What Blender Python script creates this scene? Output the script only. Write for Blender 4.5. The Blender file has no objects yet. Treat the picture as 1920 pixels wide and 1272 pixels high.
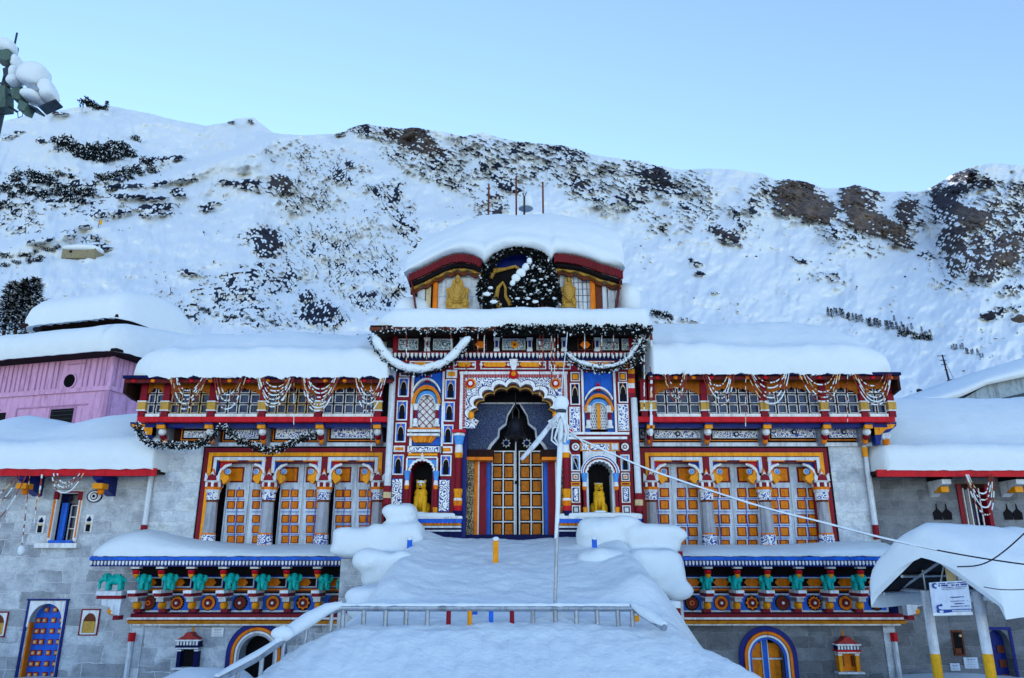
import bpy, bmesh, math, random
import numpy as np
from math import radians, sin, cos, pi, sqrt
from mathutils import Vector, noise as mnoise

random.seed(7)
rng = np.random.default_rng(11)
S = bpy.context.scene
COL = S.collection

# ------------------------------------------------------------------ camera
F = 1386.7                      # focal length in photo pixels (26 mm on a 36 mm wide frame)
T = radians(16.8)               # camera looks up by this much
cam_d = bpy.data.cameras.new("camera")
cam_d.lens = 26.0
cam_d.sensor_width = 36.0
cam_d.clip_start = 0.05
cam_d.clip_end = 3000.0
cam = bpy.data.objects.new("camera", cam_d)
COL.objects.link(cam)
cam.rotation_euler = (radians(90) + T, 0, 0)
S.camera = cam

# ------------------------------------------------------------------ world, sun, exposure
SUN_EL, SUN_AZ = radians(21), radians(-18)      # azimuth clockwise from +Y: the sun still stands behind the mountain
world = bpy.data.worlds.new("World")
S.world = world
world.use_nodes = True
wn, wl = world.node_tree.nodes, world.node_tree.links
wn.clear()
sky = wn.new("ShaderNodeTexSky")
sky.sky_type = 'NISHITA'
sky.sun_disc = False
sky.sun_elevation = SUN_EL
sky.sun_rotation = SUN_AZ
sky.altitude = 1500
sky.air_density = 1.0
sky.dust_density = 0.0
sky.ozone_density = 1.6
bg = wn.new("ShaderNodeBackground")
bg.inputs["Strength"].default_value = 0.15
wo = wn.new("ShaderNodeOutputWorld")
wl.new(sky.outputs[0], bg.inputs["Color"])
wl.new(bg.outputs[0], wo.inputs["Surface"])

sun_d = bpy.data.lights.new("sun", 'SUN')
sun_d.energy = 2.5
sun_d.angle = radians(0.5)
sun_d.color = (1.0, 0.93, 0.86)
sun = bpy.data.objects.new("sun", sun_d)
COL.objects.link(sun)
sd = Vector((sin(SUN_AZ) * cos(SUN_EL), cos(SUN_AZ) * cos(SUN_EL), sin(SUN_EL)))
sun.rotation_euler = sd.to_track_quat('Z', 'Y').to_euler()

S.view_settings.view_transform = 'Standard'
S.view_settings.look = 'None'
S.view_settings.gamma = 1.0
S.view_settings.exposure = 1.25
S.cycles.max_bounces = 6
S.cycles.diffuse_bounces = 1
S.cycles.use_denoising = True

# ------------------------------------------------------------------ measuring: a photo pixel at depth Y -> metres
def ra(py):
    v = (636 - py) / F
    return cos(T) - v * sin(T), sin(T) + v * cos(T)
def wz(py, Y):
    a, b = ra(py)
    return b / a * Y
def wx(px, py, Y):
    return (px - 960) / F / ra(py)[0] * Y
def wp(px, py, Y):
    return Vector((wx(px, py, Y), Y, wz(py, Y)))

# ------------------------------------------------------------------ materials
MATS = {}
def new_mat(name):
    m = bpy.data.materials.new(name)
    m.use_nodes = True
    nt = m.node_tree
    b = nt.nodes["Principled BSDF"]
    MATS[name] = m
    return m, nt.nodes, nt.links, b

def tex_coord(n, l, scale=(1, 1, 1), kind="Object"):
    tc = n.new("ShaderNodeTexCoord")
    mp = n.new("ShaderNodeMapping")
    mp.inputs["Scale"].default_value = scale
    l.new(tc.outputs[kind], mp.inputs["Vector"])
    return mp.outputs[0]

def ramp(n, l, src, stops, interp='LINEAR'):
    r = n.new("ShaderNodeValToRGB")
    r.color_ramp.interpolation = interp
    e = r.color_ramp.elements
    while len(e) < len(stops):
        e.new(0.5)
    for k, (p, c) in enumerate(stops):
        e[k].position = p
        e[k].color = (*c, 1) if len(c) == 3 else c
    l.new(src, r.inputs[0])
    return r.outputs[0]

def noise_tex(n, l, vec, scale, detail=4, rough=0.6):
    t = n.new("ShaderNodeTexNoise")
    t.inputs["Scale"].default_value = scale
    t.inputs["Detail"].default_value = detail
    t.inputs["Roughness"].default_value = rough
    l.new(vec, t.inputs["Vector"])
    return t

def bump(n, l, src, b, strength, dist=0.02):
    k = n.new("ShaderNodeBump")
    k.inputs["Strength"].default_value = strength
    k.inputs["Distance"].default_value = dist
    l.new(src, k.inputs["Height"])
    l.new(k.outputs[0], b.inputs["Normal"])
    return k

def paint(name, col, rough=0.5, wear=0.25, scale=9.0, metal=0.0):
    m, n, l, b = new_mat(name)
    v = tex_coord(n, l)
    t = noise_tex(n, l, v, scale, 5, 0.7)
    d = tuple(c * (1 - wear) for c in col)
    u = tuple(min(1, c * (1 + wear * 0.5)) for c in col)
    pc = ramp(n, l, t.outputs[0], [(0.3, d), (0.5, col), (0.75, u)])
    # old paint: rain streaks and grime of its own
    sv = tex_coord(n, l, (7.0, 7.0, 0.9))
    st = noise_tex(n, l, sv, 1.0, 5, 0.7)
    mg = n.new("ShaderNodeMix"); mg.data_type = 'RGBA'; mg.blend_type = 'MULTIPLY'
    mg.inputs[0].default_value = 1.0
    l.new(pc, mg.inputs[6]); l.new(ramp(n, l, st.outputs[0], [(0.30, (0.55, 0.53, 0.52)), (0.52, (1, 1, 1))]), mg.inputs[7])
    l.new(mg.outputs[2], b.inputs["Base Color"])
    b.inputs["Roughness"].default_value = rough
    b.inputs["Metallic"].default_value = metal
    b.inputs["Specular IOR Level"].default_value = 0.05 if max(col) < 0.12 else 0.16
    bump(n, l, t.outputs[0], b, 0.15, 0.01)
    return m

paint("maroon", (0.24, 0.0015, 0.016), 0.45)
paint("red", (0.62, 0.004, 0.016), 0.45)
paint("roofred", (0.42, 0.035, 0.03), 0.5)
paint("brown", (0.16, 0.035, 0.012), 0.5)
paint("orange", (0.92, 0.22, 0.003), 0.45)
paint("doororange", (0.90, 0.24, 0.003), 0.5, 0.35)
paint("amber", (0.95, 0.33, 0.004), 0.42)
paint("valance", (0.42, 0.11, 0.003), 0.5, 0.4)  # valance orange, with the shade of the eave put into the colour
paint("gold", (0.60, 0.34, 0.06), 0.35, 0.4, 25)
paint("cream", (0.72, 0.55, 0.30), 0.5)
paint("white", (0.86, 0.86, 0.87), 0.5, 0.15)
paint("coolwhite", (0.70, 0.74, 0.80), 0.5, 0.2)
paint("gateorange", (0.62, 0.17, 0.004), 0.5, 0.4)
paint("doorgrey", (0.68, 0.77, 0.90), 0.5, 0.2)
paint("colgrey", (0.40, 0.41, 0.46), 0.5, 0.2)
paint("navy", (0.006, 0.010, 0.075), 0.4)
paint("deepblue", (0.005, 0.020, 0.20), 0.4)
paint("blue", (0.012, 0.13, 0.68), 0.4)
paint("skyblue", (0.08, 0.34, 0.84), 0.45)
paint("teal", (0.006, 0.46, 0.40), 0.4, 0.35, 30)
paint("black", (0.010, 0.009, 0.012), 0.6)
paint("darkwood", (0.030, 0.012, 0.010), 0.6)
paint("pink", (0.70, 0.38, 0.62), 0.6, 0.12, 3)
paint("pinkdark", (0.50, 0.26, 0.46), 0.6, 0.12, 3)
paint("steel", (0.35, 0.39, 0.45), 0.4, 0.3, 20, 0.6)
paint("darksteel", (0.05, 0.07, 0.09), 0.45, 0.4, 14, 0.3)
paint("greenhousing", (0.09, 0.15, 0.13), 0.5, 0.3, 14)
paint("sheet", (0.30, 0.38, 0.46), 0.45, 0.3, 6, 0.2)
paint("darkred", (0.13, 0.008, 0.010), 0.5, 0.35, 12)
paint("rust", (0.16, 0.045, 0.025), 0.7, 0.4, 20)
paint("bronze", (0.035, 0.035, 0.045), 0.35, 0.3, 12, 0.6)
paint("yellow", (0.85, 0.42, 0.012), 0.45)
paint("leaf", (0.010, 0.012, 0.013), 0.7, 0.5, 30)
paint("needle", (0.008, 0.013, 0.018), 0.8, 0.5, 6)
paint("bark", (0.05, 0.035, 0.025), 0.9, 0.4, 6)
paint("string", (0.30, 0.05, 0.035), 0.7, 0.4, 40)
paint("cable", (0.02, 0.02, 0.03), 0.5)
paint("mud", (0.30, 0.26, 0.17), 0.8, 0.3, 2)
paint("banner", (0.62, 0.70, 0.84), 0.5, 0.15, 6)
paint("inkblue", (0.02, 0.06, 0.30), 0.5)
paint("grime", (0.05, 0.06, 0.08), 0.8)

def glass_mat():
    m, n, l, b = new_mat("pane")
    v = tex_coord(n, l)
    t = noise_tex(n, l, v, 2.3, 2)
    l.new(ramp(n, l, t.outputs[0], [(0.35, (0.004, 0.004, 0.012)), (0.65, (0.012, 0.016, 0.10))]), b.inputs["Base Color"])
    b.inputs["Roughness"].default_value = 0.16
glass_mat()

def snow_mat(name, col, s1=3.0, s2=30.0, st=0.55, dist=0.06):
    m, n, l, b = new_mat(name)
    v = tex_coord(n, l)
    t1 = noise_tex(n, l, v, s1, 4, 0.55)
    t2 = noise_tex(n, l, v, s2, 3, 0.6)
    mx = n.new("ShaderNodeMath"); mx.operation = 'MULTIPLY_ADD'
    mx.inputs[1].default_value = 0.28
    l.new(t2.outputs[0], mx.inputs[0]); l.new(t1.outputs[0], mx.inputs[2])
    d = tuple(c * 0.96 for c in col)
    l.new(ramp(n, l, t1.outputs[0], [(0.3, d), (0.7, col)]), b.inputs["Base Color"])
    b.inputs["Roughness"].default_value = 0.75
    b.inputs["Specular IOR Level"].default_value = 0.25
    bump(n, l, mx.outputs[0], b, st, dist)
snow_mat("snow", (0.80, 0.87, 0.92))
snow_mat("stairsnow", (0.80, 0.87, 0.92), 2.2, 14.0, 0.7, 0.09)

def stone_mat(name, base, mortar, bw=0.62, bh=0.27, contrast=0.5, mort=0.010):
    m, n, l, b = new_mat(name)
    tc = n.new("ShaderNodeTexCoord")
    sp = n.new("ShaderNodeSeparateXYZ"); l.new(tc.outputs["Object"], sp.inputs[0])
    ad = n.new("ShaderNodeMath"); ad.operation = 'ADD'
    l.new(sp.outputs[0], ad.inputs[0]); l.new(sp.outputs[1], ad.inputs[1])
    cb = n.new("ShaderNodeCombineXYZ")
    l.new(ad.outputs[0], cb.inputs[0]); l.new(sp.outputs[2], cb.inputs[1])
    wob = noise_tex(n, l, cb.outputs[0], 1.7, 4, 0.6)
    va = n.new("ShaderNodeVectorMath"); va.operation = 'MULTIPLY_ADD'
    va.inputs[1].default_value = (0.34, 0.17, 0)
    l.new(wob.outputs["Color"], va.inputs[0]); l.new(cb.outputs[0], va.inputs[2])
    sel = noise_tex(n, l, cb.outputs[0], 0.55, 2, 0.5)
    selr = ramp(n, l, sel.outputs[0], [(0.47, (0, 0, 0)), (0.53, (1, 1, 1))])
    bb = []
    for kk, (fw, fh, off, sq) in enumerate(((1.0, 1.0, 0.42, 0.62), (1.55, 1.45, 0.31, 1.5))):
        br = n.new("ShaderNodeTexBrick")
        br.offset = off; br.squash = sq; br.squash_frequency = 3; br.offset_frequency = 2
        br.inputs["Scale"].default_value = 1.0
        br.inputs["Brick Width"].default_value = bw * fw
        br.inputs["Row Height"].default_value = bh * fh
        br.inputs["Mortar Size"].default_value = mort
        br.inputs["Mortar Smooth"].default_value = 0.6
        br.inputs["Color1"].default_value = (0, 0, 0, 1)
        br.inputs["Color2"].default_value = (1, 1, 1, 1)
        br.inputs["Mortar"].default_value = (0.5, 0.5, 0.5, 1)
        l.new(va.outputs[0], br.inputs["Vector"])
        bb.append(br)
    def blend(o_):
        mxx = n.new("ShaderNodeMix"); mxx.data_type = 'RGBA'
        l.new(selr, mxx.inputs[0]); l.new(bb[0].outputs[o_], mxx.inputs[6]); l.new(bb[1].outputs[o_], mxx.inputs[7])
        return mxx.outputs[2]
    brc = blend("Color")
    broken = noise_tex(n, l, cb.outputs[0], 3.3, 4, 0.7)
    bf = n.new("ShaderNodeMix"); bf.data_type = 'RGBA'; bf.blend_type = 'MULTIPLY'; bf.inputs[0].default_value = 1.0
    l.new(blend("Fac"), bf.inputs[6]); l.new(ramp(n, l, broken.outputs[0], [(0.36, (0.25, 0.25, 0.25)), (0.58, (1, 1, 1))]), bf.inputs[7])
    brf = bf.outputs[2]
    lo = tuple(c * (1 - contrast) for c in base)
    hi = tuple(min(0.9, c * (1 + contrast * 0.55)) for c in base)
    stonec = ramp(n, l, brc, [(0.0, lo), (0.5, base), (1.0, hi)])
    grain = noise_tex(n, l, cb.outputs[0], 14, 6, 0.75)
    blot = noise_tex(n, l, cb.outputs[0], 2.6, 5, 0.65)
    mm = n.new("ShaderNodeMix"); mm.data_type = 'RGBA'; mm.blend_type = 'MULTIPLY'
    mm.inputs[0].default_value = 0.8
    l.new(stonec, mm.inputs[6])
    l.new(ramp(n, l, grain.outputs[0], [(0.25, (0.55, 0.55, 0.58)), (0.6, (1, 1, 1))]), mm.inputs[7])
    m3 = n.new("ShaderNodeMix"); m3.data_type = 'RGBA'; m3.blend_type = 'MULTIPLY'
    m3.inputs[0].default_value = 1.0
    l.new(mm.outputs[2], m3.inputs[6])
    l.new(ramp(n, l, blot.outputs[0], [(0.32, (0.62, 0.62, 0.64)), (0.55, (1, 1, 1))]), m3.inputs[7])
    m2 = n.new("ShaderNodeMix"); m2.data_type = 'RGBA'
    l.new(brf, m2.inputs[0])
    l.new(m3.outputs[2], m2.inputs[6]); m2.inputs[7].default_value = (*mortar, 1)
    l.new(m2.outputs[2], b.inputs["Base Color"])
    b.inputs["Roughness"].default_value = 0.85
    hh = n.new("ShaderNodeMath"); hh.operation = 'MULTIPLY_ADD'; hh.inputs[1].default_value = -0.6
    l.new(brf, hh.inputs[0]); l.new(grain.outputs[0], hh.inputs[2])
    bump(n, l, hh.outputs[0], b, 0.9, 0.04)
stone_mat("stone", (0.66, 0.70, 0.76), (0.88, 0.90, 0.94), 0.66, 0.30, 0.42, 0.014)
stone_mat("palestone", (0.76, 0.82, 0.90), (0.88, 0.90, 0.94), 0.55, 0.26, 0.22, 0.009)
stone_mat("shadestone", (0.24, 0.25, 0.27), (0.40, 0.43, 0.47), 0.62, 0.28, 0.35, 0.008)  # right-hand masonry, its weaker light painted in as a darker tone

def scroll_mat(name, fg, back, scale, freq=26.0, thr=0.45):
    """floral scroll painting: rings and tendrils of fg on back"""
    m, n, l, b = new_mat(name)
    tc = n.new("ShaderNodeTexCoord")
    sp = n.new("ShaderNodeSeparateXYZ"); l.new(tc.outputs["Object"], sp.inputs[0])
    cb = n.new("ShaderNodeCombineXYZ")
    l.new(sp.outputs[0], cb.inputs[0]); l.new(sp.outputs[2], cb.inputs[1])
    w = noise_tex(n, l, cb.outputs[0], scale * 0.8, 2, 0.5)
    va = n.new("ShaderNodeVectorMath"); va.operation = 'MULTIPLY_ADD'
    va.inputs[1].default_value = (0.9 / scale, 0.9 / scale, 0)
    l.new(w.outputs["Color"], va.inputs[0]); l.new(cb.outputs[0], va.inputs[2])
    vo = n.new("ShaderNodeTexVoronoi")
    vo.inputs["Scale"].default_value = scale
    l.new(va.outputs[0], vo.inputs["Vector"])
    sn = n.new("ShaderNodeMath"); sn.operation = 'MULTIPLY'; sn.inputs[1].default_value = freq
    l.new(vo.outputs["Distance"], sn.inputs[0])
    s2 = n.new("ShaderNodeMath"); s2.operation = 'SINE'; l.new(sn.outputs[0], s2.inputs[0])
    s3 = n.new("ShaderNodeMath"); s3.operation = 'MULTIPLY_ADD'; s3.inputs[1].default_value = 0.5; s3.inputs[2].default_value = 0.5
    l.new(s2.outputs[0], s3.inputs[0])
    l.new(ramp(n, l, s3.outputs[0], [(thr - 0.08, back), (thr + 0.08, fg)]), b.inputs["Base Color"])
    b.inputs["Roughness"].default_value = 0.5
    bump(n, l, s3.outputs[0], b, 0.4, 0.01)
scroll_mat("scrollblue", (0.86, 0.87, 0.88), (0.006, 0.025, 0.22), 7.5, 20.0, 0.32)
scroll_mat("scrollfine", (0.86, 0.87, 0.88), (0.01, 0.05, 0.34), 11.0, 14.0, 0.34)
scroll_mat("scrollteal", (0.50, 0.62, 0.70), (0.02, 0.07, 0.16), 11.0, 16.0, 0.5)
scroll_mat("scrollshade", (0.045, 0.10, 0.26), (0.01, 0.02, 0.09), 9.0, 20.0, 0.55)  # blue-white scrolls dimmed: shade inside the gateway is part of the colour
scroll_mat("scrollgold", (0.42, 0.30, 0.12), (0.012, 0.010, 0.014), 10.0, 18.0, 0.62)

def stripe_mat(name, a, c, width, duty=0.55, axis=0):
    m, n, l, b = new_mat(name)
    tc = n.new("ShaderNodeTexCoord")
    sp = n.new("ShaderNodeSeparateXYZ"); l.new(tc.outputs["Object"], sp.inputs[0])
    k = n.new("ShaderNodeMath"); k.operation = 'DIVIDE'; k.inputs[1].default_value = width
    l.new(sp.outputs[axis], k.inputs[0])
    f = n.new("ShaderNodeMath"); f.operation = 'FRACT'; l.new(k.outputs[0], f.inputs[0])
    l.new(ramp(n, l, f.outputs[0], [(0.0, a), (duty, c)], 'CONSTANT'), b.inputs["Base Color"])
    b.inputs["Roughness"].default_value = 0.5
stripe_mat("rope", (0.62, 0.10, 0.10), (0.14, 0.01, 0.03), 0.075)
stripe_mat("ropez", (0.62, 0.10, 0.10), (0.14, 0.01, 0.03), 0.075, 0.55, 2)
stripe_mat("corrugated", (0.42, 0.50, 0.58), (0.22, 0.28, 0.35), 0.076)

# ------------------------------------------------------------------ mesh builder
class MB:
    def __init__(s):
        s.v = []; s.f = []; s.k = []; s.mats = []
    def mi(s, m):
        if m not in s.mats:
            s.mats.append(m)
        return s.mats.index(m)
    def add(s, vs, fs, m):
        o = len(s.v); i = s.mi(m)
        s.v.extend(tuple(map(float, q)) for q in vs)
        for f in fs:
            s.f.append([o + j for j in f]); s.k.append(i)
    def box(s, x0, x1, y0, y1, z0, z1, m):
        vs = [(x0, y0, z0), (x1, y0, z0), (x1, y1, z0), (x0, y1, z0), (x0, y0, z1), (x1, y0, z1), (x1, y1, z1), (x0, y1, z1)]
        s.add(vs, [(0, 1, 5, 4), (1, 2, 6, 5), (2, 3, 7, 6), (3, 0, 4, 7), (4, 5, 6, 7), (3, 2, 1, 0)], m)
        return s
    def r(s, px0, py0, px1, py1, Y, d, m):
        """box whose front face covers a photo rectangle at depth Y"""
        pm = (py0 + py1) / 2
        return s.box(wx(px0, pm, Y), wx(px1, pm, Y), Y, Y + d, wz(py1, Y), wz(py0, Y), m)
    def poly(s, pts, y0, y1, m):
        """(x, z) outline extruded from y0 (front) to y1"""
        n = len(pts)
        vs = [(x, y0, z) for x, z in pts] + [(x, y1, z) for x, z in pts]
        area = sum(pts[i][0] * pts[(i + 1) % n][1] - pts[(i + 1) % n][0] * pts[i][1] for i in range(n))
        fr = list(range(n)); bk = list(range(2 * n - 1, n - 1, -1))
        sd_ = [(i, n + i, n + (i + 1) % n, (i + 1) % n) for i in range(n)]
        if area < 0:
            fr.reverse(); bk.reverse(); sd_ = [q[::-1] for q in sd_]
        s.add(vs, [fr, bk] + sd_, m)
        return s
    def polyx(s, pts, x0, x1, m):
        """(y, z) outline extruded along x"""
        n = len(pts)
        vs = [(x0, y, z) for y, z in pts] + [(x1, y, z) for y, z in pts]
        area = sum(pts[i][0] * pts[(i + 1) % n][1] - pts[(i + 1) % n][0] * pts[i][1] for i in range(n))
        fr = list(range(n - 1, -1, -1)); bk = list(range(n, 2 * n)); sd_ = [(i, (i + 1) % n, n + (i + 1) % n, n + i) for i in range(n)]
        if area < 0:
            fr.reverse(); bk.reverse(); sd_ = [q[::-1] for q in sd_]
        s.add(vs, [fr, bk] + sd_, m)
        return s
    def ring(s, a, b, y0, y1, m, closed=False):
        """band between two (x, z) curves, extruded"""
        n = len(a)
        vs = [(x, y0, z) for x, z in a] + [(x, y0, z) for x, z in b] + [(x, y1, z) for x, z in a] + [(x, y1, z) for x, z in b]
        fs = []
        for i in range(n if closed else n - 1):
            j = (i + 1) % n
            fs += [(i, j, n + j, n + i), (2 * n + j, 2 * n + i, 3 * n + i, 3 * n + j), (i, 2 * n + i, 2 * n + j, j), (n + j, 3 * n + j, 3 * n + i, n + i)]
        if not closed:
            fs += [(0, n, 3 * n, 2 * n), (n - 1, 3 * n - 1, 4 * n - 1, 2 * n - 1)]
        s.add(vs, fs, m)
        return s
    def tube(s, pts, r, m, n=6, caps=True):
        pts = [Vector(p) for p in pts]
        rs = r if isinstance(r, (list, tuple)) else [r] * len(pts)
        vs = []; fs = []
        up = Vector((0.13, 0.31, 0.94))
        for i, p in enumerate(pts):
            d = (pts[min(i + 1, len(pts) - 1)] - pts[max(i - 1, 0)])
            d = d.normalized() if d.length > 1e-9 else Vector((0, 0, 1))
            u = d.cross(up)
            if u.length < 0.05:
                u = d.cross(Vector((1, 0, 0)))
            u.normalize(); w = u.cross(d)
            for k in range(n):
                t = 2 * pi * k / n
                vs.append(p + (u * cos(t) + w * sin(t)) * rs[i])
        for i in range(len(pts) - 1):
            for k in range(n):
                fs.append((i * n + k, i * n + (k + 1) % n, (i + 1) * n + (k + 1) % n, (i + 1) * n + k))
        if caps:
            fs.append(tuple(range(n - 1, -1, -1)))
            fs.append(tuple(range((len(pts) - 1) * n, len(pts) * n)))
        s.add(vs, fs, m)
        return s
    def lathe(s, c, prof, m, n=12, axis='z', sx=1.0, phase=0.0):
        """prof = [(radius, along)]; closed at both ends"""
        vs = []; fs = []
        for r_, h in prof:
            for k in range(n):
                t = 2 * pi * (k + phase) / n
                if axis == 'z':
                    vs.append((c[0] + r_ * cos(t) * sx, c[1] + r_ * sin(t), c[2] + h))
                else:                       # axis y, facing the viewer
                    vs.append((c[0] + r_ * cos(t) * sx, c[1] - h, c[2] + r_ * sin(t)))
        for i in range(len(prof) - 1):
            for k in range(n):
                fs.append((i * n + k, i * n + (k + 1) % n, (i + 1) * n + (k + 1) % n, (i + 1) * n + k))
        fs.append(tuple(range(n - 1, -1, -1)))
        fs.append(tuple(range((len(prof) - 1) * n, len(prof) * n)))
        s.add(vs, fs, m)
        return s
    def blob(s, c, rad, m, e=1.0, seg=20, amp=0.0, fs_=1.0, seed=0, tilt=None):
        """superellipsoid (e < 1 boxier) with noise; rad = (rx, ry, rz)"""
        vs = []; fs = []
        nu, nv = seg, max(6, seg // 2)
        sg = lambda q: math.copysign(abs(q) ** e, q)
        for j in range(nv + 1):
            ph = -pi / 2 + pi * j / nv
            for i in range(nu):
                th = 2 * pi * i / nu
                d = Vector((sg(cos(ph)) * sg(cos(th)) * rad[0], sg(cos(ph)) * sg(sin(th)) * rad[1], sg(sin(ph)) * rad[2]))
                p = Vector(c) + (tilt @ d if tilt else d)
                if amp:
                    q = mnoise.noise(p * fs_ + Vector((seed * 7.3, seed * 1.7, 0)))
                    q2 = mnoise.noise(p * fs_ * 2.7 + Vector((0, seed, 9)))
                    d2 = d.normalized() if d.length > 0 else d
                    p += (tilt @ d2 if tilt else d2) * amp * (q + 0.45 * q2)
                vs.append(p)
        for j in range(nv):
            for i in range(nu):
                fs.append((j * nu + i, j * nu + (i + 1) % nu, (j + 1) * nu + (i + 1) % nu, (j + 1) * nu + i))
        s.add(vs, fs, m)
        return s
    def build(s, name, parent=None, label=None, smooth=None, remesh=None, bevel=None, weld=False):
        me = bpy.data.meshes.new(name)
        off = Vector((0, 0, 0))
        p = parent
        while p is not None:
            off += p.location; p = p.parent
        me.from_pydata([(x - off.x, y - off.y, z - off.z) for x, y, z in s.v], [], s.f)
        for m in s.mats:
            me.materials.append(MATS[m])
        me.polygons.foreach_set("material_index", s.k)
        if weld:
            bm = bmesh.new(); bm.from_mesh(me)
            bmesh.ops.remove_doubles(bm, verts=bm.verts, dist=1e-5)
            bm.to_mesh(me); bm.free()
        if smooth is not None:
            me.polygons.foreach_set("use_smooth", [True] * len(me.polygons))
            me.set_sharp_from_angle(angle=radians(smooth))
        me.update()
        o = bpy.data.objects.new(name, me)
        COL.objects.link(o)
        if parent is not None:
            o.parent = parent
        if label:
            o["label"] = label
        if remesh:
            md = o.modifiers.new("remesh", 'REMESH'); md.mode = 'VOXEL'; md.voxel_size = remesh; md.use_smooth_shade = True
            ms = o.modifiers.new("smooth", 'SMOOTH'); ms.factor = 0.5; ms.iterations = 2 if remesh < .03 else 7
        if bevel:
            mb = o.modifiers.new("bevel", 'BEVEL'); mb.width = bevel; mb.segments = 2; mb.limit_method = 'ANGLE'
        return o

def tag(o, label, cat, group=None, kind=None):
    o["label"] = label; o["category"] = cat
    if group: o["group"] = group
    if kind: o["kind"] = kind
    return o
def thing(name, label, cat, loc=(0, 0, 0), group=None):
    o = bpy.data.objects.new(name, None)
    o.empty_display_size = 0.3
    COL.objects.link(o)
    o.location = loc
    return tag(o, label, cat, group)
def structure(o, label=None):
    o["kind"] = "structure"
    if label: o["label"] = label
    return o
def copy_thing(o, loc, label, group=None):
    c = o.copy(); COL.objects.link(c); c.location = loc
    c["label"] = label
    if group: c["group"] = group
    for ch in list(o.children):
        k = ch.copy(); COL.objects.link(k); k.parent = c
        for g in list(ch.children):
            q = g.copy(); COL.objects.link(q); q.parent = k
    return c

# outlines
def arc(cx, cz, rx, rz, a0=180, a1=0, n=20):
    return [(cx + rx * cos(radians(a0 + (a1 - a0) * i / n)), cz + rz * sin(radians(a0 + (a1 - a0) * i / n))) for i in range(n + 1)]
def foil(cx, cz, rx, rz, lobes, amp, a0=180, a1=0, n=8):
    out = []
    for i in range(lobes * n + 1):
        u = i / (lobes * n)
        t = radians(a0 + (a1 - a0) * u)
        k = 1 - amp + amp * abs(sin(pi * lobes * u)) ** 0.7
        out.append((cx + rx * k * cos(t), cz + rz * k * sin(t)))
    return out
def ogee(cx, z0, hw, h, n=10):
    """pointed arch, springing at z0"""
    l_ = [(cx - hw * (1 - (i / n) ** 1.7), z0 + h * sin(pi / 2 * (i / n) ** 0.8)) for i in range(n + 1)]
    return l_ + [(2 * cx - x, z) for x, z in l_[-2::-1]]
def arch_plate(m, x0, x1, z0, z1, curve, y0, y1, mat):
    """plate with an opening under curve (left to right), open at the bottom"""
    m.poly([(x0, z0), (x0, z1), (x1, z1), (x1, z0)] + ([(curve[-1][0], z0)] if curve[-1][1] > z0 + 1e-4 else []) + curve[::-1] + ([(curve[0][0], z0)] if curve[0][1] > z0 + 1e-4 else []), y0, y1, mat)
def circle(cx, cz, r_, n=20):
    return [(cx + r_ * cos(2 * pi * i / n), cz + r_ * sin(2 * pi * i / n)) for i in range(n)]
def frame(m, px0, py0, px1, py1, Y, layers):
    """nested painted mouldings: layers = [(inset px, material)], each a little proud of the one outside it"""
    for k, (i, mat) in enumerate(layers):
        m.r(px0 + i, py0 + i, px1 - i, py1 - i, Y - 0.012 * k, 0.06 + 0.012 * k, mat)
def flower(m, cx, cz, Y, r_, mats, petals=0, squash=1.0):
    """painted rosette: rings stepping outward"""
    k = len(mats)
    for i, mat in enumerate(mats):
        q = r_ * (1 - i / k)
        if petals and i == petals_at(mats, i):
            pass
        if i == 0 and petals:
            pts = [(cx + q * (0.86 + 0.14 * cos(petals * t)) * cos(t), cz + q * (0.86 + 0.14 * cos(petals * t)) * sin(t)) for t in [2 * pi * j / (petals * 6) for j in range(petals * 6)]]
        else:
            pts = circle(cx, cz, q, 20)
        m.poly(pts, Y - 0.012 * (i + 1), Y, mat)
def petals_at(mats, i):
    return -1
# ================================================================== noise on arrays
def _grad(seed, n=256):
    g = np.random.default_rng(seed)
    a = g.random((n, n)) * 2 * np.pi
    return np.cos(a), np.sin(a)
_G = {}
def perlin(x, y, seed=0):
    if seed not in _G:
        _G[seed] = _grad(seed)
    gx, gy = _G[seed]
    xi = np.floor(x).astype(int); yi = np.floor(y).astype(int)
    fx = x - xi; fy = y - yi
    u = fx * fx * fx * (fx * (fx * 6 - 15) + 10); v = fy * fy * fy * (fy * (fy * 6 - 15) + 10)
    def d(i, j):
        a = (xi + i) % 256; b = (yi + j) % 256
        return gx[a, b] * (fx - i) + gy[a, b] * (fy - j)
    n0 = d(0, 0) * (1 - u) + d(1, 0) * u
    n1 = d(0, 1) * (1 - u) + d(1, 1) * u
    return (n0 * (1 - v) + n1 * v) * 1.5
def fbm(x, y, seed=0, oct_=4, gain=0.5):
    t = 0; a = 1; f = 1; s_ = 0
    for o in range(oct_):
        t = t + a * perlin(x * f + 17.3 * o, y * f + 5.1 * o, seed + o); s_ += a; a *= gain; f *= 2.03
    return t / s_
def smooth(a, b, x):
    t = np.clip((x - a) / (b - a), 0, 1)
    return t * t * (3 - 2 * t)
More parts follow.
